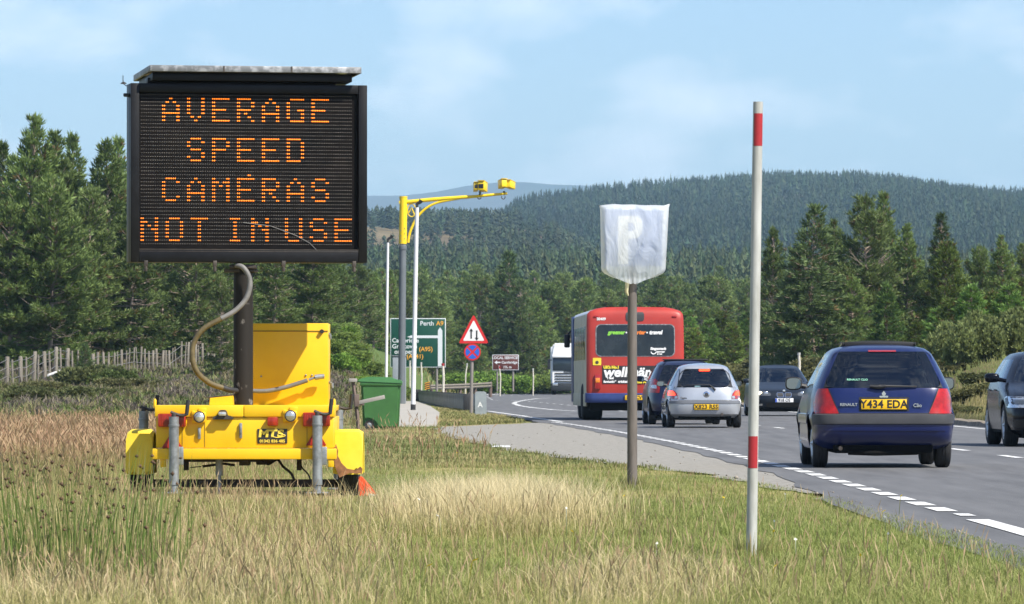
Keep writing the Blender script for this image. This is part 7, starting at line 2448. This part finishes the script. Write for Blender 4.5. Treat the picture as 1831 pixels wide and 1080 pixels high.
m = MB(); m.box((0.05, 1.1, 1.505), (1.04, 0.5, 0.03), 0.01); m.box((0.05, 0.9, 1.49), (1.0, 0.05, 0.035), 0.008); m.build("open_sunroof", M_trim, car)
m = MB(); m.tube([(0.0, 0.62, 1.475), (0.0, 0.55, 1.68)], [0.006, 0.004], 6); m.build("aerial", M_trim, car)

# ------------------------------------------------------------------ red bus
M_busred = mat("bus_red", (0.36, 0.034, 0.024), 0.45, spec=0.4, coat=0.1, var=0.10, vscale=1.5)
M_busblue = mat("bus_blue", (0.028, 0.050, 0.17), 0.45, spec=0.4, var=0.15, vscale=3)
M_buscream = mat("bus_dirty_cream", (0.36, 0.335, 0.24), 0.5, spec=0.3, col2=(0.52, 0.49, 0.38), vscale=2.5)
d = 145.0
s = F / d
cx = (1136 - CX) / s
bus = thing("bus", "red single-deck bus with blue bumper and black advertising panel, seen from behind", "bus", (cx, d, 0), R(1.5))
bl = lambda px: (px - 1136) / s
bz = lambda py: 1.0 + (HY - py) / s
Lb, wb_ = 10.2, 1.24
# shell: stations of (z, half width); rear wall slightly curved in plan
zsb = [0.36, 0.60, 0.80, 1.20, 1.60, 2.0, 2.4, 2.6, 2.72, 2.80, 2.86, 2.90]
wsb = [1.22, 1.24, 1.245, 1.245, 1.245, 1.245, 1.24, 1.235, 1.22, 1.15, 0.98, 0.74]
ysb = [0.10, 0.03, 0.0, 0.0, 0.005, 0.02, 0.04, 0.055, 0.075, 0.11, 0.17, 0.26]
M_busend = M_busred
def bus_ring(z, w, yr, n=9.0):
    pts = []
    L2 = Lb - yr
    for k in range(56):
        a = 2 * math.pi * k / 56 - math.pi / 2
        cxx = math.copysign(abs(math.cos(a)) ** (2 / n), math.cos(a)); syy = math.copysign(abs(math.sin(a)) ** (2 / (n * 4)), math.sin(a))
        pts.append(Vector((cxx * w, yr + L2 / 2 + syy * L2 / 2, z)))
    return pts
def rear_pt(x, z):
    w = np.interp(z, zsb, wsb); y = np.interp(z, zsb, ysb)
    q = min(abs(x) / w, 0.999)
    n = 9.0
    return float(y + 0.02 * q ** 2 + 0.09 * q ** 22)
xs_b = [0, 0.2, 0.4, 0.6, 0.75, 0.85, 0.91, 0.95, 0.98, 1.0]
bm_red, bm_side, bm_roof = bmesh.new(), bmesh.new(), bmesh.new()
for i in range(len(zsb) - 1):
    for sg in (-1, 1):
        for k in range(len(xs_b) - 1):
            q = []
            for (zz, ww), kk in (((zsb[i], wsb[i]), k), ((zsb[i], wsb[i]), k + 1), ((zsb[i + 1], wsb[i + 1]), k + 1), ((zsb[i + 1], wsb[i + 1]), k)):
                x = xs_b[kk] * ww
                q.append((sg * x, rear_pt(x, zz), zz))
            zm = (zsb[i] + zsb[i + 1]) / 2; xm = (xs_b[k] + xs_b[k + 1]) / 2 * np.interp(zm, zsb, wsb)
            if zm < 0.6:
                continue
            vs = [bm_red.verts.new(p_) for p_ in q]
            bm_red.faces.new(vs if sg > 0 else vs[::-1])
        # flank and front
        ys_ = [0.0, 0.4, 1.2, 2.2, 3.3, 4.4, 5.5, 6.6, 7.7, 8.8, Lb - 0.25, Lb - 0.05]
        for k in range(len(ys_) - 1):
            q = []
            for (zz, ww), kk in (((zsb[i], wsb[i]), k), ((zsb[i], wsb[i]), k + 1), ((zsb[i + 1], wsb[i + 1]), k + 1), ((zsb[i + 1], wsb[i + 1]), k)):
                y = ys_[kk] if kk else rear_pt(ww, zz)
                q.append((sg * (ww - (0.1 if kk == len(ys_) - 1 else 0)), y, zz))
            tgt = bm_side if zsb[i] < 2.7 else bm_roof
            vs = [tgt.verts.new(p_) for p_ in q]
            tgt.faces.new(vs if sg < 0 else vs[::-1])
for t_, y in ((bm_roof, 0.0),):
    a = [t_.verts.new(p_) for p_ in ((-0.74, 0.26, 2.90), (0.74, 0.26, 2.90), (0.74, Lb - 0.05, 2.90), (-0.74, Lb - 0.05, 2.90))]
    t_.faces.new(a)
m = MB(); m.bm.free(); m.bm = bm_red; bmesh.ops.remove_doubles(bm_red, verts=bm_red.verts, dist=0.001); m.build("rear_panel", M_busred, bus, angle=50)
m = MB(); m.bm.free(); m.bm = bm_side; bmesh.ops.remove_doubles(bm_side, verts=bm_side.verts, dist=0.001); m.build("side_panel", M_buscream, bus, angle=50)
m = MB(); m.bm.free(); m.bm = bm_roof; bmesh.ops.remove_doubles(bm_roof, verts=bm_roof.verts, dist=0.001); m.build("roof", mat("bus_roof", (0.5, 0.55, 0.6), 0.5, var=0.1), bus, angle=50)
m = MB(); m.box((0, Lb - 0.1, 1.6), (2.2, 0.06, 2.45), 0.02); m.build("front_panel", M_busblue, bus)
for sg in (-1, 1):
    m = MB(); m.box((sg * 1.25, Lb - 0.75, 1.6), (0.03, 1.3, 2.3), 0.008); m.build("front_side_panel", M_busblue, bus)
    for k in range(7):
        m = MB(); m.box((sg * 1.245, 1.35 + k * 1.12, 1.98), (0.02, 1.0, 0.85), 0.006); f_ = m.build("side_window", mat("bus_window", (0.015, 0.018, 0.02), 0.06, spec=0.7), bus)
    m = MB(); m.box((sg * 1.247, 4.6, 0.52), (0.02, 8.6, 0.32), 0.006); m.build("skirt", M_buscream, bus)
m = MB(); m.box((0, Lb / 2, 0.38), (2.2, Lb - 0.5, 0.25), 0.02); m.box((0, 0.75, 0.44), (2.3, 1.1, 0.36), 0.03); m.build("underbody", M_under, bus)
# rear window with rounded frame and the shade of the saloon behind
def bpatch(name, x0, x1, z0, z1, rad, mt, off=0.008, parent=bus):
    m = MB(); pts = []
    for (cxx, cz, a0) in ((x1 - rad, z1 - rad, 0), (x0 + rad, z1 - rad, 90), (x0 + rad, z0 + rad, 180), (x1 - rad, z0 + rad, 270)):
        for k in range(6):
            a = R(a0 + 18 * k); pts.append((cxx + rad * math.cos(a), cz + rad * math.sin(a)))
    xs = [x0 + rad * (1 - math.cos(R(a))) for a in (0, 12, 26, 42, 58, 74, 90)]
    xs += list(np.linspace(x0 + rad, x1 - rad, 14)[1:-1]) + [x0 + x1 - x for x in xs[::-1]]
    fr, bk = [], []
    for x in xs:
        e = max(0.0, x0 + rad - x, x - (x1 - rad))
        ins = rad - math.sqrt(max(0, rad * rad - e * e)) if rad else 0
        za, zb = z0 + ins, z1 - ins
        fr.append([m.bm.verts.new((x, rear_pt(x, za + (zb - za) * k / 8) - off, za + (zb - za) * k / 8)) for k in range(9)])
        bk.append([m.bm.verts.new((x, rear_pt(x, z) + 0.02, z)) for z in (za, zb)])
    for i in range(len(xs) - 1):
        for k in range(8):
            m.bm.faces.new((fr[i][k], fr[i + 1][k], fr[i + 1][k + 1], fr[i][k + 1]))
        m.bm.faces.new((fr[i][0], bk[i][0], bk[i + 1][0], fr[i + 1][0]))
        m.bm.faces.new((fr[i][8], fr[i + 1][8], bk[i + 1][1], bk[i][1]))
    return m.build(name, mt, parent, angle=40)
bpatch("window_frame", bl(1065), bl(1207), bz(637.5), bz(579.5), 0.13, M_alu, 0.006)
rwn = bpatch("rear_window", bl(1067), bl(1205.5), bz(636), bz(581), 0.115, mat("bus_rear_glass", (0.012, 0.014, 0.015), 0.05, spec=0.6, var=0.6, vscale=2.2), 0.012)
def btext(t_, px, py, size, mt, al='LEFT', bold=0.006, shear=0.0, parent=bus, sx=1.0, off=0.022):
    x, z = bl(px), bz(py)
    return text(t_, size / s, mt, parent, (x, rear_pt(x, z) - off, z), align=al, bold=bold, shear=shear, extrude=0.002, sx=sx)
M_tw = mat("lettering_white", (0.75, 0.75, 0.74), 0.5); M_tg = mat("lettering_green", (0.22, 0.55, 0.06), 0.5); M_to = mat("lettering_orange", (0.75, 0.20, 0.03), 0.5); M_ty = mat("lettering_yellow", (0.72, 0.58, 0.04), 0.5)
btext("greener", 1087, 594.5, 9.5, M_tg, bold=0.008, shear=0.2, parent=rwn); btext("\u2022", 1118.5, 595, 9, M_tw, parent=rwn); btext("smarter", 1124, 594.5, 9.5, M_to, bold=0.008, shear=0.2, parent=rwn, sx=0.98); btext("\u2022", 1155.5, 595, 9, M_tw, parent=rwn); btext("travel", 1161, 594.5, 9.5, M_tw, bold=0.008, shear=0.2, parent=rwn, sx=1.05)
btext("Stagecoach", 1163, 623.5, 6.2, M_tw, bold=0.006, shear=0.15, parent=rwn, sx=1.0); btext("smarter", 1174, 629, 4.6, M_tw, bold=0.005, parent=rwn); btext("travel", 1175, 633, 3.8, M_tw, bold=0.004, parent=rwn)
m = MB(); m.tube([Vector((bl(1164 + 4.4 * (1 - math.cos(a))), rear_pt(bl(1168), bz(630)) - 0.022, bz(629 + 4.2 * math.sin(a)))) for a in np.linspace(0, math.pi, 12)], 0.016, 6); m.build("smile_emblem", M_tw, rwn)
bpatch("destination_panel", bl(1119), bl(1152), bz(574), bz(558), 0.06, mat("dull_black", (0.03, 0.03, 0.032), 0.5), 0.012)
btext("20409", 1067, 570.5, 6.5, M_tw, bold=0.004, off=0.012)
ad = bpatch("advert_panel", bl(1077), bl(1180), bz(686), bz(654), 0.02, mat("advert_black", (0.022, 0.022, 0.025), 0.45), 0.010)
btext("wellm\u00e4n", 1078.5, 666, 24, M_tw, bold=0.012, shear=0.18, parent=ad, sx=1.08)
btext("UK's No.1", 1079, 656.8, 6.6, M_ty, bold=0.008, parent=ad); btext("\u201cI feel", 1083, 676, 6.0, M_tw, bold=0.004, parent=ad, shear=0.1); btext("fantastic\u201d", 1079, 682.5, 6.0, M_tw, bold=0.004, parent=ad, shear=0.1); btext("cricketer", 1105, 682.5, 6.2, M_tw, bold=0.005, parent=ad); btext("James And", 1133, 683, 6.6, M_ty, bold=0.006, parent=ad); btext("ABSOLUTE", 1140, 675.5, 4.8, M_tw, bold=0.003, parent=ad)
m = MB(); c = Vector((bl(1170), rear_pt(bl(1170), bz(668)) - 0.012, bz(667)))
m.prism([(c.x + 0.095 * math.cos(a), c.z + 0.14 * math.sin(a) - (0.0)) for a in np.linspace(0, 2 * math.pi, 20)[:-1]], c.y - 0.006, c.y, 0); po = m.build("printed_portrait", mat("print_skin", (0.42, 0.27, 0.2), 0.6, var=0.25, vscale=10), ad)
m = MB(); m.prism([(c.x + 0.105 * math.cos(a), c.z + 0.06 + 0.105 * math.sin(a)) for a in np.linspace(-0.1, math.pi + 0.1, 14)], c.y - 0.010, c.y - 0.0065); m.build("printed_hair", M_hair, po)
m = MB(); m.prism([(c.x - 0.2, c.z - 0.30), (c.x + 0.13, c.z - 0.30), (c.x + 0.12, c.z - 0.16), (c.x, c.z - 0.13), (c.x - 0.16, c.z - 0.2)], c.y - 0.009, c.y - 0.003); m.build("printed_shirt", mat("print_green", (0.10, 0.16, 0.14), 0.6, var=0.4, vscale=14), po)
bpatch("route_sticker", bl(1060), bl(1075), bz(653), bz(640), 0.015, M_ty, 0.008)
m = MB(); m.lathe([(0.0, -0.004), (0.045, -0.004), (0.045, 0)], 'Y', (bl(1067.5), rear_pt(bl(1067), bz(648)) - 0.008, bz(648)), 12); m.build("sticker_mark", M_iron, bus)
for sg in (-1, 1):
    x = sg * abs(bl(1068.5)) if sg < 0 else abs(bl(1068.5))
    m = MB(); z0, z1 = bz(695.5), bz(670); yb = rear_pt(abs(x), 1.0)
    m.box((x, yb - 0.02, (z0 + z1) / 2), (0.15, 0.06, z1 - z0), 0.012); tl2 = m.build("tail_light", M_taild, bus)
    m = MB(); m.box((x, yb - 0.052, (z0 + z1) / 2 + 0.04), (0.11, 0.02, 0.12), 0.01); m.build("indicator_lens", M_amber, tl2)
    m = MB(); m.box((sg * bl(1206) , rear_pt(1.0, 2.72) - 0.01, bz(566)), (0.12, 0.05, 0.05), 0.012); m.build("top_marker_light", M_taild, bus)
# blue bumper
m = MB(); n = 26
prev = None
for i in range(n + 1):
    x = -1.245 + 2.49 * i / n
    y = rear_pt(min(abs(x), 1.236), 0.65) - 0.05 - 0.0
    cur = [m.bm.verts.new(p_) for p_ in ((x, y + 0.03, bz(720)), (x, y, bz(718)), (x, y - 0.005, bz(711)), (x, y, bz(704)), (x, y + 0.06, bz(702.5)))]
    if prev:
        for k in range(4):
            m.bm.faces.new((prev[k], prev[k + 1], cur[k + 1], cur[k]))
    prev = cur
for sg in (-1, 1):
    pass
bp = m.build("bumper", M_busblue, bus, angle=50)
for sg in (-1, 1):
    m = MB(); m.box((sg * 1.25, 0.42, (bz(720) + bz(702.5)) / 2), (0.03, 0.62, bz(702.5) - bz(720) - 0.01), 0.008); m.build("bumper_corner", M_busblue, bus)
plate(bus, (bl(1136), rear_pt(0, 0.7) - 0.075, bz(711)), 0.53, 0.12, "L742 CVV", M_plB, M_plY, 0.125, bold=0.003)
for yw in (2.35, 7.85):
    for sg in (-1, 1):
        w_ = part("wheel", bus, (sg * 1.02, yw, 0.48))
        m = MB(); h, r = 0.14 if yw > 5 else 0.27, 0.48
        m.lathe([(0.28, -h + 0.02), (0.38, -h), (0.45, -h + 0.02), (r, -h + 0.06), (r, h - 0.06), (0.45, h - 0.02), (0.38, h), (0.28, h - 0.02)], 'X', (0, 0, 0), 36); m.build("tyre", M_tyre, w_)
        m = MB(); m.lathe([(0.0, sg * h * 0.5), (0.1, sg * h * 0.6), (0.2, sg * h * 0.4), (0.29, sg * (h - 0.02)), (0.29, -sg * h * 0.9)], 'X', (0, 0, 0), 24); m.build("rim", M_buscream, w_)
m = MB(); m.box((-1.38, Lb - 0.15, 2.1), (0.16, 0.12, 0.36), 0.04); m.tube([(-1.36, Lb - 0.12, 2.28), (-1.15, Lb - 0.1, 2.5)], 0.025, 6); m.build("door_mirror", M_trim, bus)
m = MB(); m.box((0.9, 1.6, 0.5), (0.02, 0.5, 0.45)); m.build("mud_flap", M_trim, bus)
m = MB(); m.tube([(0.25, 0.3, 0.34), (0.25, 0.05, 0.33)], 0.045, 10); m.tube([(0.45, 0.25, 0.32), (0.45, 0.2, 0.26)], 0.03, 8); m.build("exhaust", M_iron, bus)

# ------------------------------------------------------------------ oncoming saloon, dark grey
M_gun = mat("gunmetal_paint", (0.012, 0.017, 0.026), 0.32, metal=0.1, spec=0.3, coat=0.05)
def flip_root(name, lab, cat, x, d, rz):
    return thing(name, lab, cat, (x, d, 0), R(180) + rz)
d = 163.0
Lx = 4.84
car = flip_root("saloon_car", "dark grey saloon with one lit headlamp and white front plate, coming towards the camera", "car", (1396 - CX) * d / F, d + Lx * 0.0 + 4.84, R(1.2))
prof = [(0.18, 0.25, 4.55, 0.78, 7), (0.26, 0.1, 4.74, 0.88, 7), (0.40, 0.02, 4.83, 0.915, 6.5), (0.52, 0.0, 4.84, 0.92, 6), (0.62, 0.02, 4.82, 0.92, 5.5), (0.70, 0.03, 4.76, 0.915, 5), (0.76, 0.04, 4.62, 0.905, 4.8), (0.82, 0.06, 4.35, 0.895, 4.8), (0.88, 0.10, 3.95, 0.885, 4.8), (0.94, 0.2, 3.6, 0.865, 4.8), (0.98, 0.45, 3.42, 0.845, 4.8),
        (1.08, 0.75, 3.2, 0.79, 4.8), (1.2, 1.05, 2.95, 0.72, 4.6), (1.32, 1.35, 2.7, 0.65, 4.4), (1.38, 1.5, 2.55, 0.61, 4.0), (1.43, 1.7, 2.35, 0.55, 3.6), (1.455, 1.9, 2.15, 0.46, 3.2)]
wins = [("windscreen", 0.98, 1.38, 'F', -1, 0.90), ("rear_window", 0.98, 1.38, 'R', -1, 0.88), ("side_window", 0.98, 1.38, 'S', -0.70, -0.05), ("side_window", 0.98, 1.38, 'S', 0.0, 0.72)]
cs = Car(car, prof, Lx, 1.85, (1.0, 3.89), 0.325, 0.18, 0.98, 1.455, wins, {'body': M_gun, 'windscreen': M_glassd, 'rear_window': M_glassd, 'side_window': M_glassd}, side_b=(-0.70, -0.05, 0.0, 0.72))
cs.underbody(0.5); cs.put_wheels(0.225, M_rim, 10); cs.mirrors(3.15, 1.02, M_gun, (0.20, 0.12, 0.13)); cs.seats(2.35, 0.5, 0.38, 1.4, 2.95)
for sg in (-1, 1):
    cs.patch("kidney_grille", [(0.545, 0.02, 0.19), (0.60, 0.015, 0.215), (0.66, 0.02, 0.215), (0.685, 0.04, 0.19)] if sg > 0 else [(0.545, -0.19, -0.02), (0.60, -0.215, -0.015), (0.66, -0.215, -0.02), (0.685, -0.19, -0.04)], M_chrome, 'front', 0.012)
    cs.patch("grille_slats", [(0.56, 0.035, 0.175), (0.60, 0.03, 0.20), (0.655, 0.035, 0.20), (0.672, 0.055, 0.175)] if sg > 0 else [(0.56, -0.175, -0.035), (0.60, -0.20, -0.03), (0.655, -0.20, -0.035), (0.672, -0.175, -0.055)], M_plB, 'front', 0.017)
hl_ = cs.patch("headlight", [(0.585, 0.40, 0.86), (0.62, 0.38, 0.885), (0.67, 0.40, 0.89), (0.71, 0.50, 0.885), (0.74, 0.66, 0.87)], mat("headlamp_smoked", (0.08, 0.085, 0.09), 0.08, spec=0.7, coat=1.0), 'front', 0.012, mirror=True)
for o_, sg in zip(hl_, (1, -1)):
    for xx, lit_ in ((0.52, False), (0.68, sg > 0)):
        m = MB(); yy = cs.front_y(xx, 0.65); m.lathe([(0.0, 0.022), (0.045, 0.022), (0.06, 0.012), (0.06, 0.0)], 'Y', (sg * xx, yy, 0.652), 16); m.build("lit_lamp" if lit_ else "lamp", M_lamp_on if lit_ else M_headl, o_)
plate(car, (0.0, cs.front_y(0, 0.455) + 0.016, 0.46), 0.52, 0.112, "918 OS", M_plB, M_plW, 0.12, euro=False, flip=True, bold=0.003, sx=0.9)
m = MB(); m.box((0.235, cs.front_y(0, 0.455) + 0.026, 0.46), (0.045, 0.004, 0.104)); m.build("country_band", M_euro, car)
cs.patch("lower_grille", [(0.26, -0.46, 0.46), (0.32, -0.52, 0.52), (0.385, -0.50, 0.50)], M_plB, 'front', 0.008)
cs.patch("fog_light", [(0.30, 0.62, 0.72), (0.36, 0.62, 0.72)], M_lens, 'front', 0.010, mirror=True, ncol=4)
m = MB(); m.lathe([(0.0, 0.022), (0.035, 0.018), (0.042, 0.004)], 'Y', (0, cs.front_y(0, 0.72), 0.725), 16); m.build("bonnet_badge", M_lens, car)
person_seated(car, 0.38, 2.32, 0.54, mat("shirt_grey", (0.16, 0.16, 0.17), 0.8), "person in a grey top driving the dark grey saloon towards the camera")

# ------------------------------------------------------------------ oncoming black car at the right edge
M_blk = mat("black_paint", (0.003, 0.004, 0.008), 0.2, spec=0.22, coat=0.0)
d = 86.2
Lx = 4.7
s_ = F / d
car = flip_root("estate_car", "black car cut by the right edge of the photo, its nearside flank mirroring the traffic", "car", (1800 - CX) / s_ + 0.925, d + Lx, R(0.3))
prof = [(0.18, 0.2, 4.4, 0.78, 7), (0.26, 0.08, 4.6, 0.88, 7), (0.40, 0.02, 4.69, 0.91, 6.5), (0.55, 0.0, 4.7, 0.925, 6), (0.68, 0.02, 4.64, 0.93, 5.2), (0.76, 0.03, 4.5, 0.925, 5), (0.84, 0.05, 4.2, 0.915, 4.8), (0.90, 0.07, 3.85, 0.90, 4.8), (0.96, 0.1, 3.5, 0.875, 4.8), (1.0, 0.13, 3.38, 0.86, 4.8),
        (1.1, 0.2, 3.18, 0.81, 4.8), (1.22, 0.32, 2.94, 0.745, 4.6), (1.34, 0.5, 2.68, 0.675, 4.4), (1.39, 0.6, 2.55, 0.635, 4.0), (1.43, 0.75, 2.4, 0.58, 3.6), (1.455, 1.0, 2.2, 0.48, 3.2)]
wins = [("windscreen", 1.0, 1.39, 'F', -1, 0.90), ("rear_window", 1.0, 1.34, 'R', -1, 0.86), ("side_window", 1.0, 1.36, 'S', -0.72, -0.06), ("side_window", 1.0, 1.36, 'S', 0.0, 0.74)]
ca = Car(car, prof, Lx, 1.86, (0.92, 3.73), 0.335, 0.18, 1.0, 1.45, wins, {'body': M_blk, 'windscreen': M_glassl, 'rear_window': M_glassd, 'side_window': M_glassl}, side_b=(-0.72, -0.06, 0.0, 0.74))
ca.underbody(0.5); ca.put_wheels(0.225, M_rim, 10, 0.012); ca.mirrors(3.02, 1.055, M_blk, (0.23, 0.15, 0.145), out=0.03); ca.seats(2.2, 0.52, 0.38, 1.15, 2.85); ca.door_lines((1.15, 2.15, 3.2), 0.3, 0.96)
hl_ = ca.patch("headlight", [(0.60, 0.52, 0.885), (0.64, 0.46, 0.90), (0.70, 0.44, 0.905), (0.745, 0.50, 0.90), (0.77, 0.68, 0.885)], M_headl, 'front', 0.012, mirror=True)
for o_, sg in zip(hl_, (1, -1)):
    ca.patch("lamp_pod", [(0.655, 0.56, 0.80), (0.70, 0.54, 0.82), (0.73, 0.58, 0.80)] if sg > 0 else [(0.655, -0.80, -0.56), (0.70, -0.82, -0.54), (0.73, -0.80, -0.58)], mat("lamp_smoke", (0.05, 0.06, 0.07), 0.1, coat=1.0), 'front', 0.017, parent=o_)
ca.patch("grille", [(0.34, -0.36, 0.36), (0.55, -0.42, 0.42), (0.70, -0.38, 0.38)], M_plB, 'front', 0.01)
ca.patch("air_intake", [(0.30, 0.52, 0.82), (0.42, 0.55, 0.84)], M_plB, 'front', 0.008, mirror=True)
for y in (1.45, 2.42):
    for sg in (-1, 1):
        w = ca.plan(0.86)[2]
        m = MB(); m.tube([(sg * (w + 0.0), y - 0.1, 0.865), (sg * (w + 0.028), y - 0.06, 0.868), (sg * (w + 0.028), y + 0.06, 0.868), (sg * (w + 0.0), y + 0.1, 0.865)], 0.012, 6); m.build("door_handle", M_blk, car)

# ------------------------------------------------------------------ white lorry far down the road
M_lw = mat("lorry_white", (0.72, 0.73, 0.74), 0.4, spec=0.5, var=0.06, vscale=2)
d = 424.0
s_ = F / d
lx0 = (985.5 - CX) / s_ + 1.25
lo_ = thing("lorry", "white lorry far down the road, half hidden by the bus", "lorry", (lx0, d, 0), R(180))
lz = lambda py: gz(lx0, d) + (711 - py) / s_
m = MB()
m.prism([(-1.25, 0.75), (1.25, 0.75), (1.25, 2.9), (1.2, 3.3), (1.08, 3.85), (-1.08, 3.85), (-1.2, 3.3), (-1.25, 2.9)], -2.1, 0.0, 0.10); cabm = m.build("cab", M_lw, lo_)
m = MB(); m.box((0, 0.03, 2.28), (2.24, 0.06, 0.95), 0.05); m.build("windscreen", mat("lorry_glass", (0.02, 0.03, 0.04), 0.08, spec=0.6), lo_)
m = MB(); m.box((0, 0.10, 2.86), (2.36, 0.25, 0.16), 0.03); m.build("sun_visor", M_lw, lo_)
for k in range(4):
    m = MB(); m.box((0, 0.03, 1.0 + k * 0.2), (1.95, 0.06, 0.075), 0.01); m.build("grille_slat", M_trim, lo_)
m = MB(); m.box((0, 0.0, 0.58), (2.52, 0.5, 0.58), 0.08); bpl = m.build("bumper", mat("lorry_grey", (0.022, 0.024, 0.027), 0.5), lo_)
for sg in (-1, 1):
    m = MB(); m.box((sg * 0.95, 0.26, 0.78), (0.4, 0.04, 0.2), 0.03); m.build("headlight", M_headl, bpl)
    m = MB(); m.box((sg * 1.42, -0.1, 2.3), (0.22, 0.14, 0.75), 0.05); m.tube([(sg * 1.2, -0.1, 2.6), (sg * 1.42, -0.1, 2.6)], 0.04, 6); m.build("door_mirror", M_trim, lo_)
    for y in (-1.3, -5.2, -9.5, -10.8):
        w_ = part("wheel", lo_, (sg * 1.02, y, 0.5)); m = MB(); m.lathe([(0.28, -0.16), (0.42, -0.17), (0.5, -0.1), (0.5, 0.1), (0.42, 0.17), (0.28, 0.16)], 'X', (0, 0, 0), 24); m.build("tyre", M_tyre, w_)
        m = MB(); m.lathe([(0.0, sg * 0.08), (0.28, sg * 0.14), (0.29, 0)], 'X', (0, 0, 0), 16); m.build("rim", M_rim, w_)
m = MB(); m.box((0, -7.2, 2.35), (2.48, 9.6, 2.5), 0.04); m.build("trailer_box", M_lw, lo_)
m = MB(); m.box((0, -6.5, 0.85), (1.0, 11.0, 0.3), 0.02); m.build("chassis", M_under, lo_)
text("SCANIA", 0.17, M_trim, lo_, (0, 0.03, 1.73), rot=(R(90), 0, R(180)), bold=0.01)
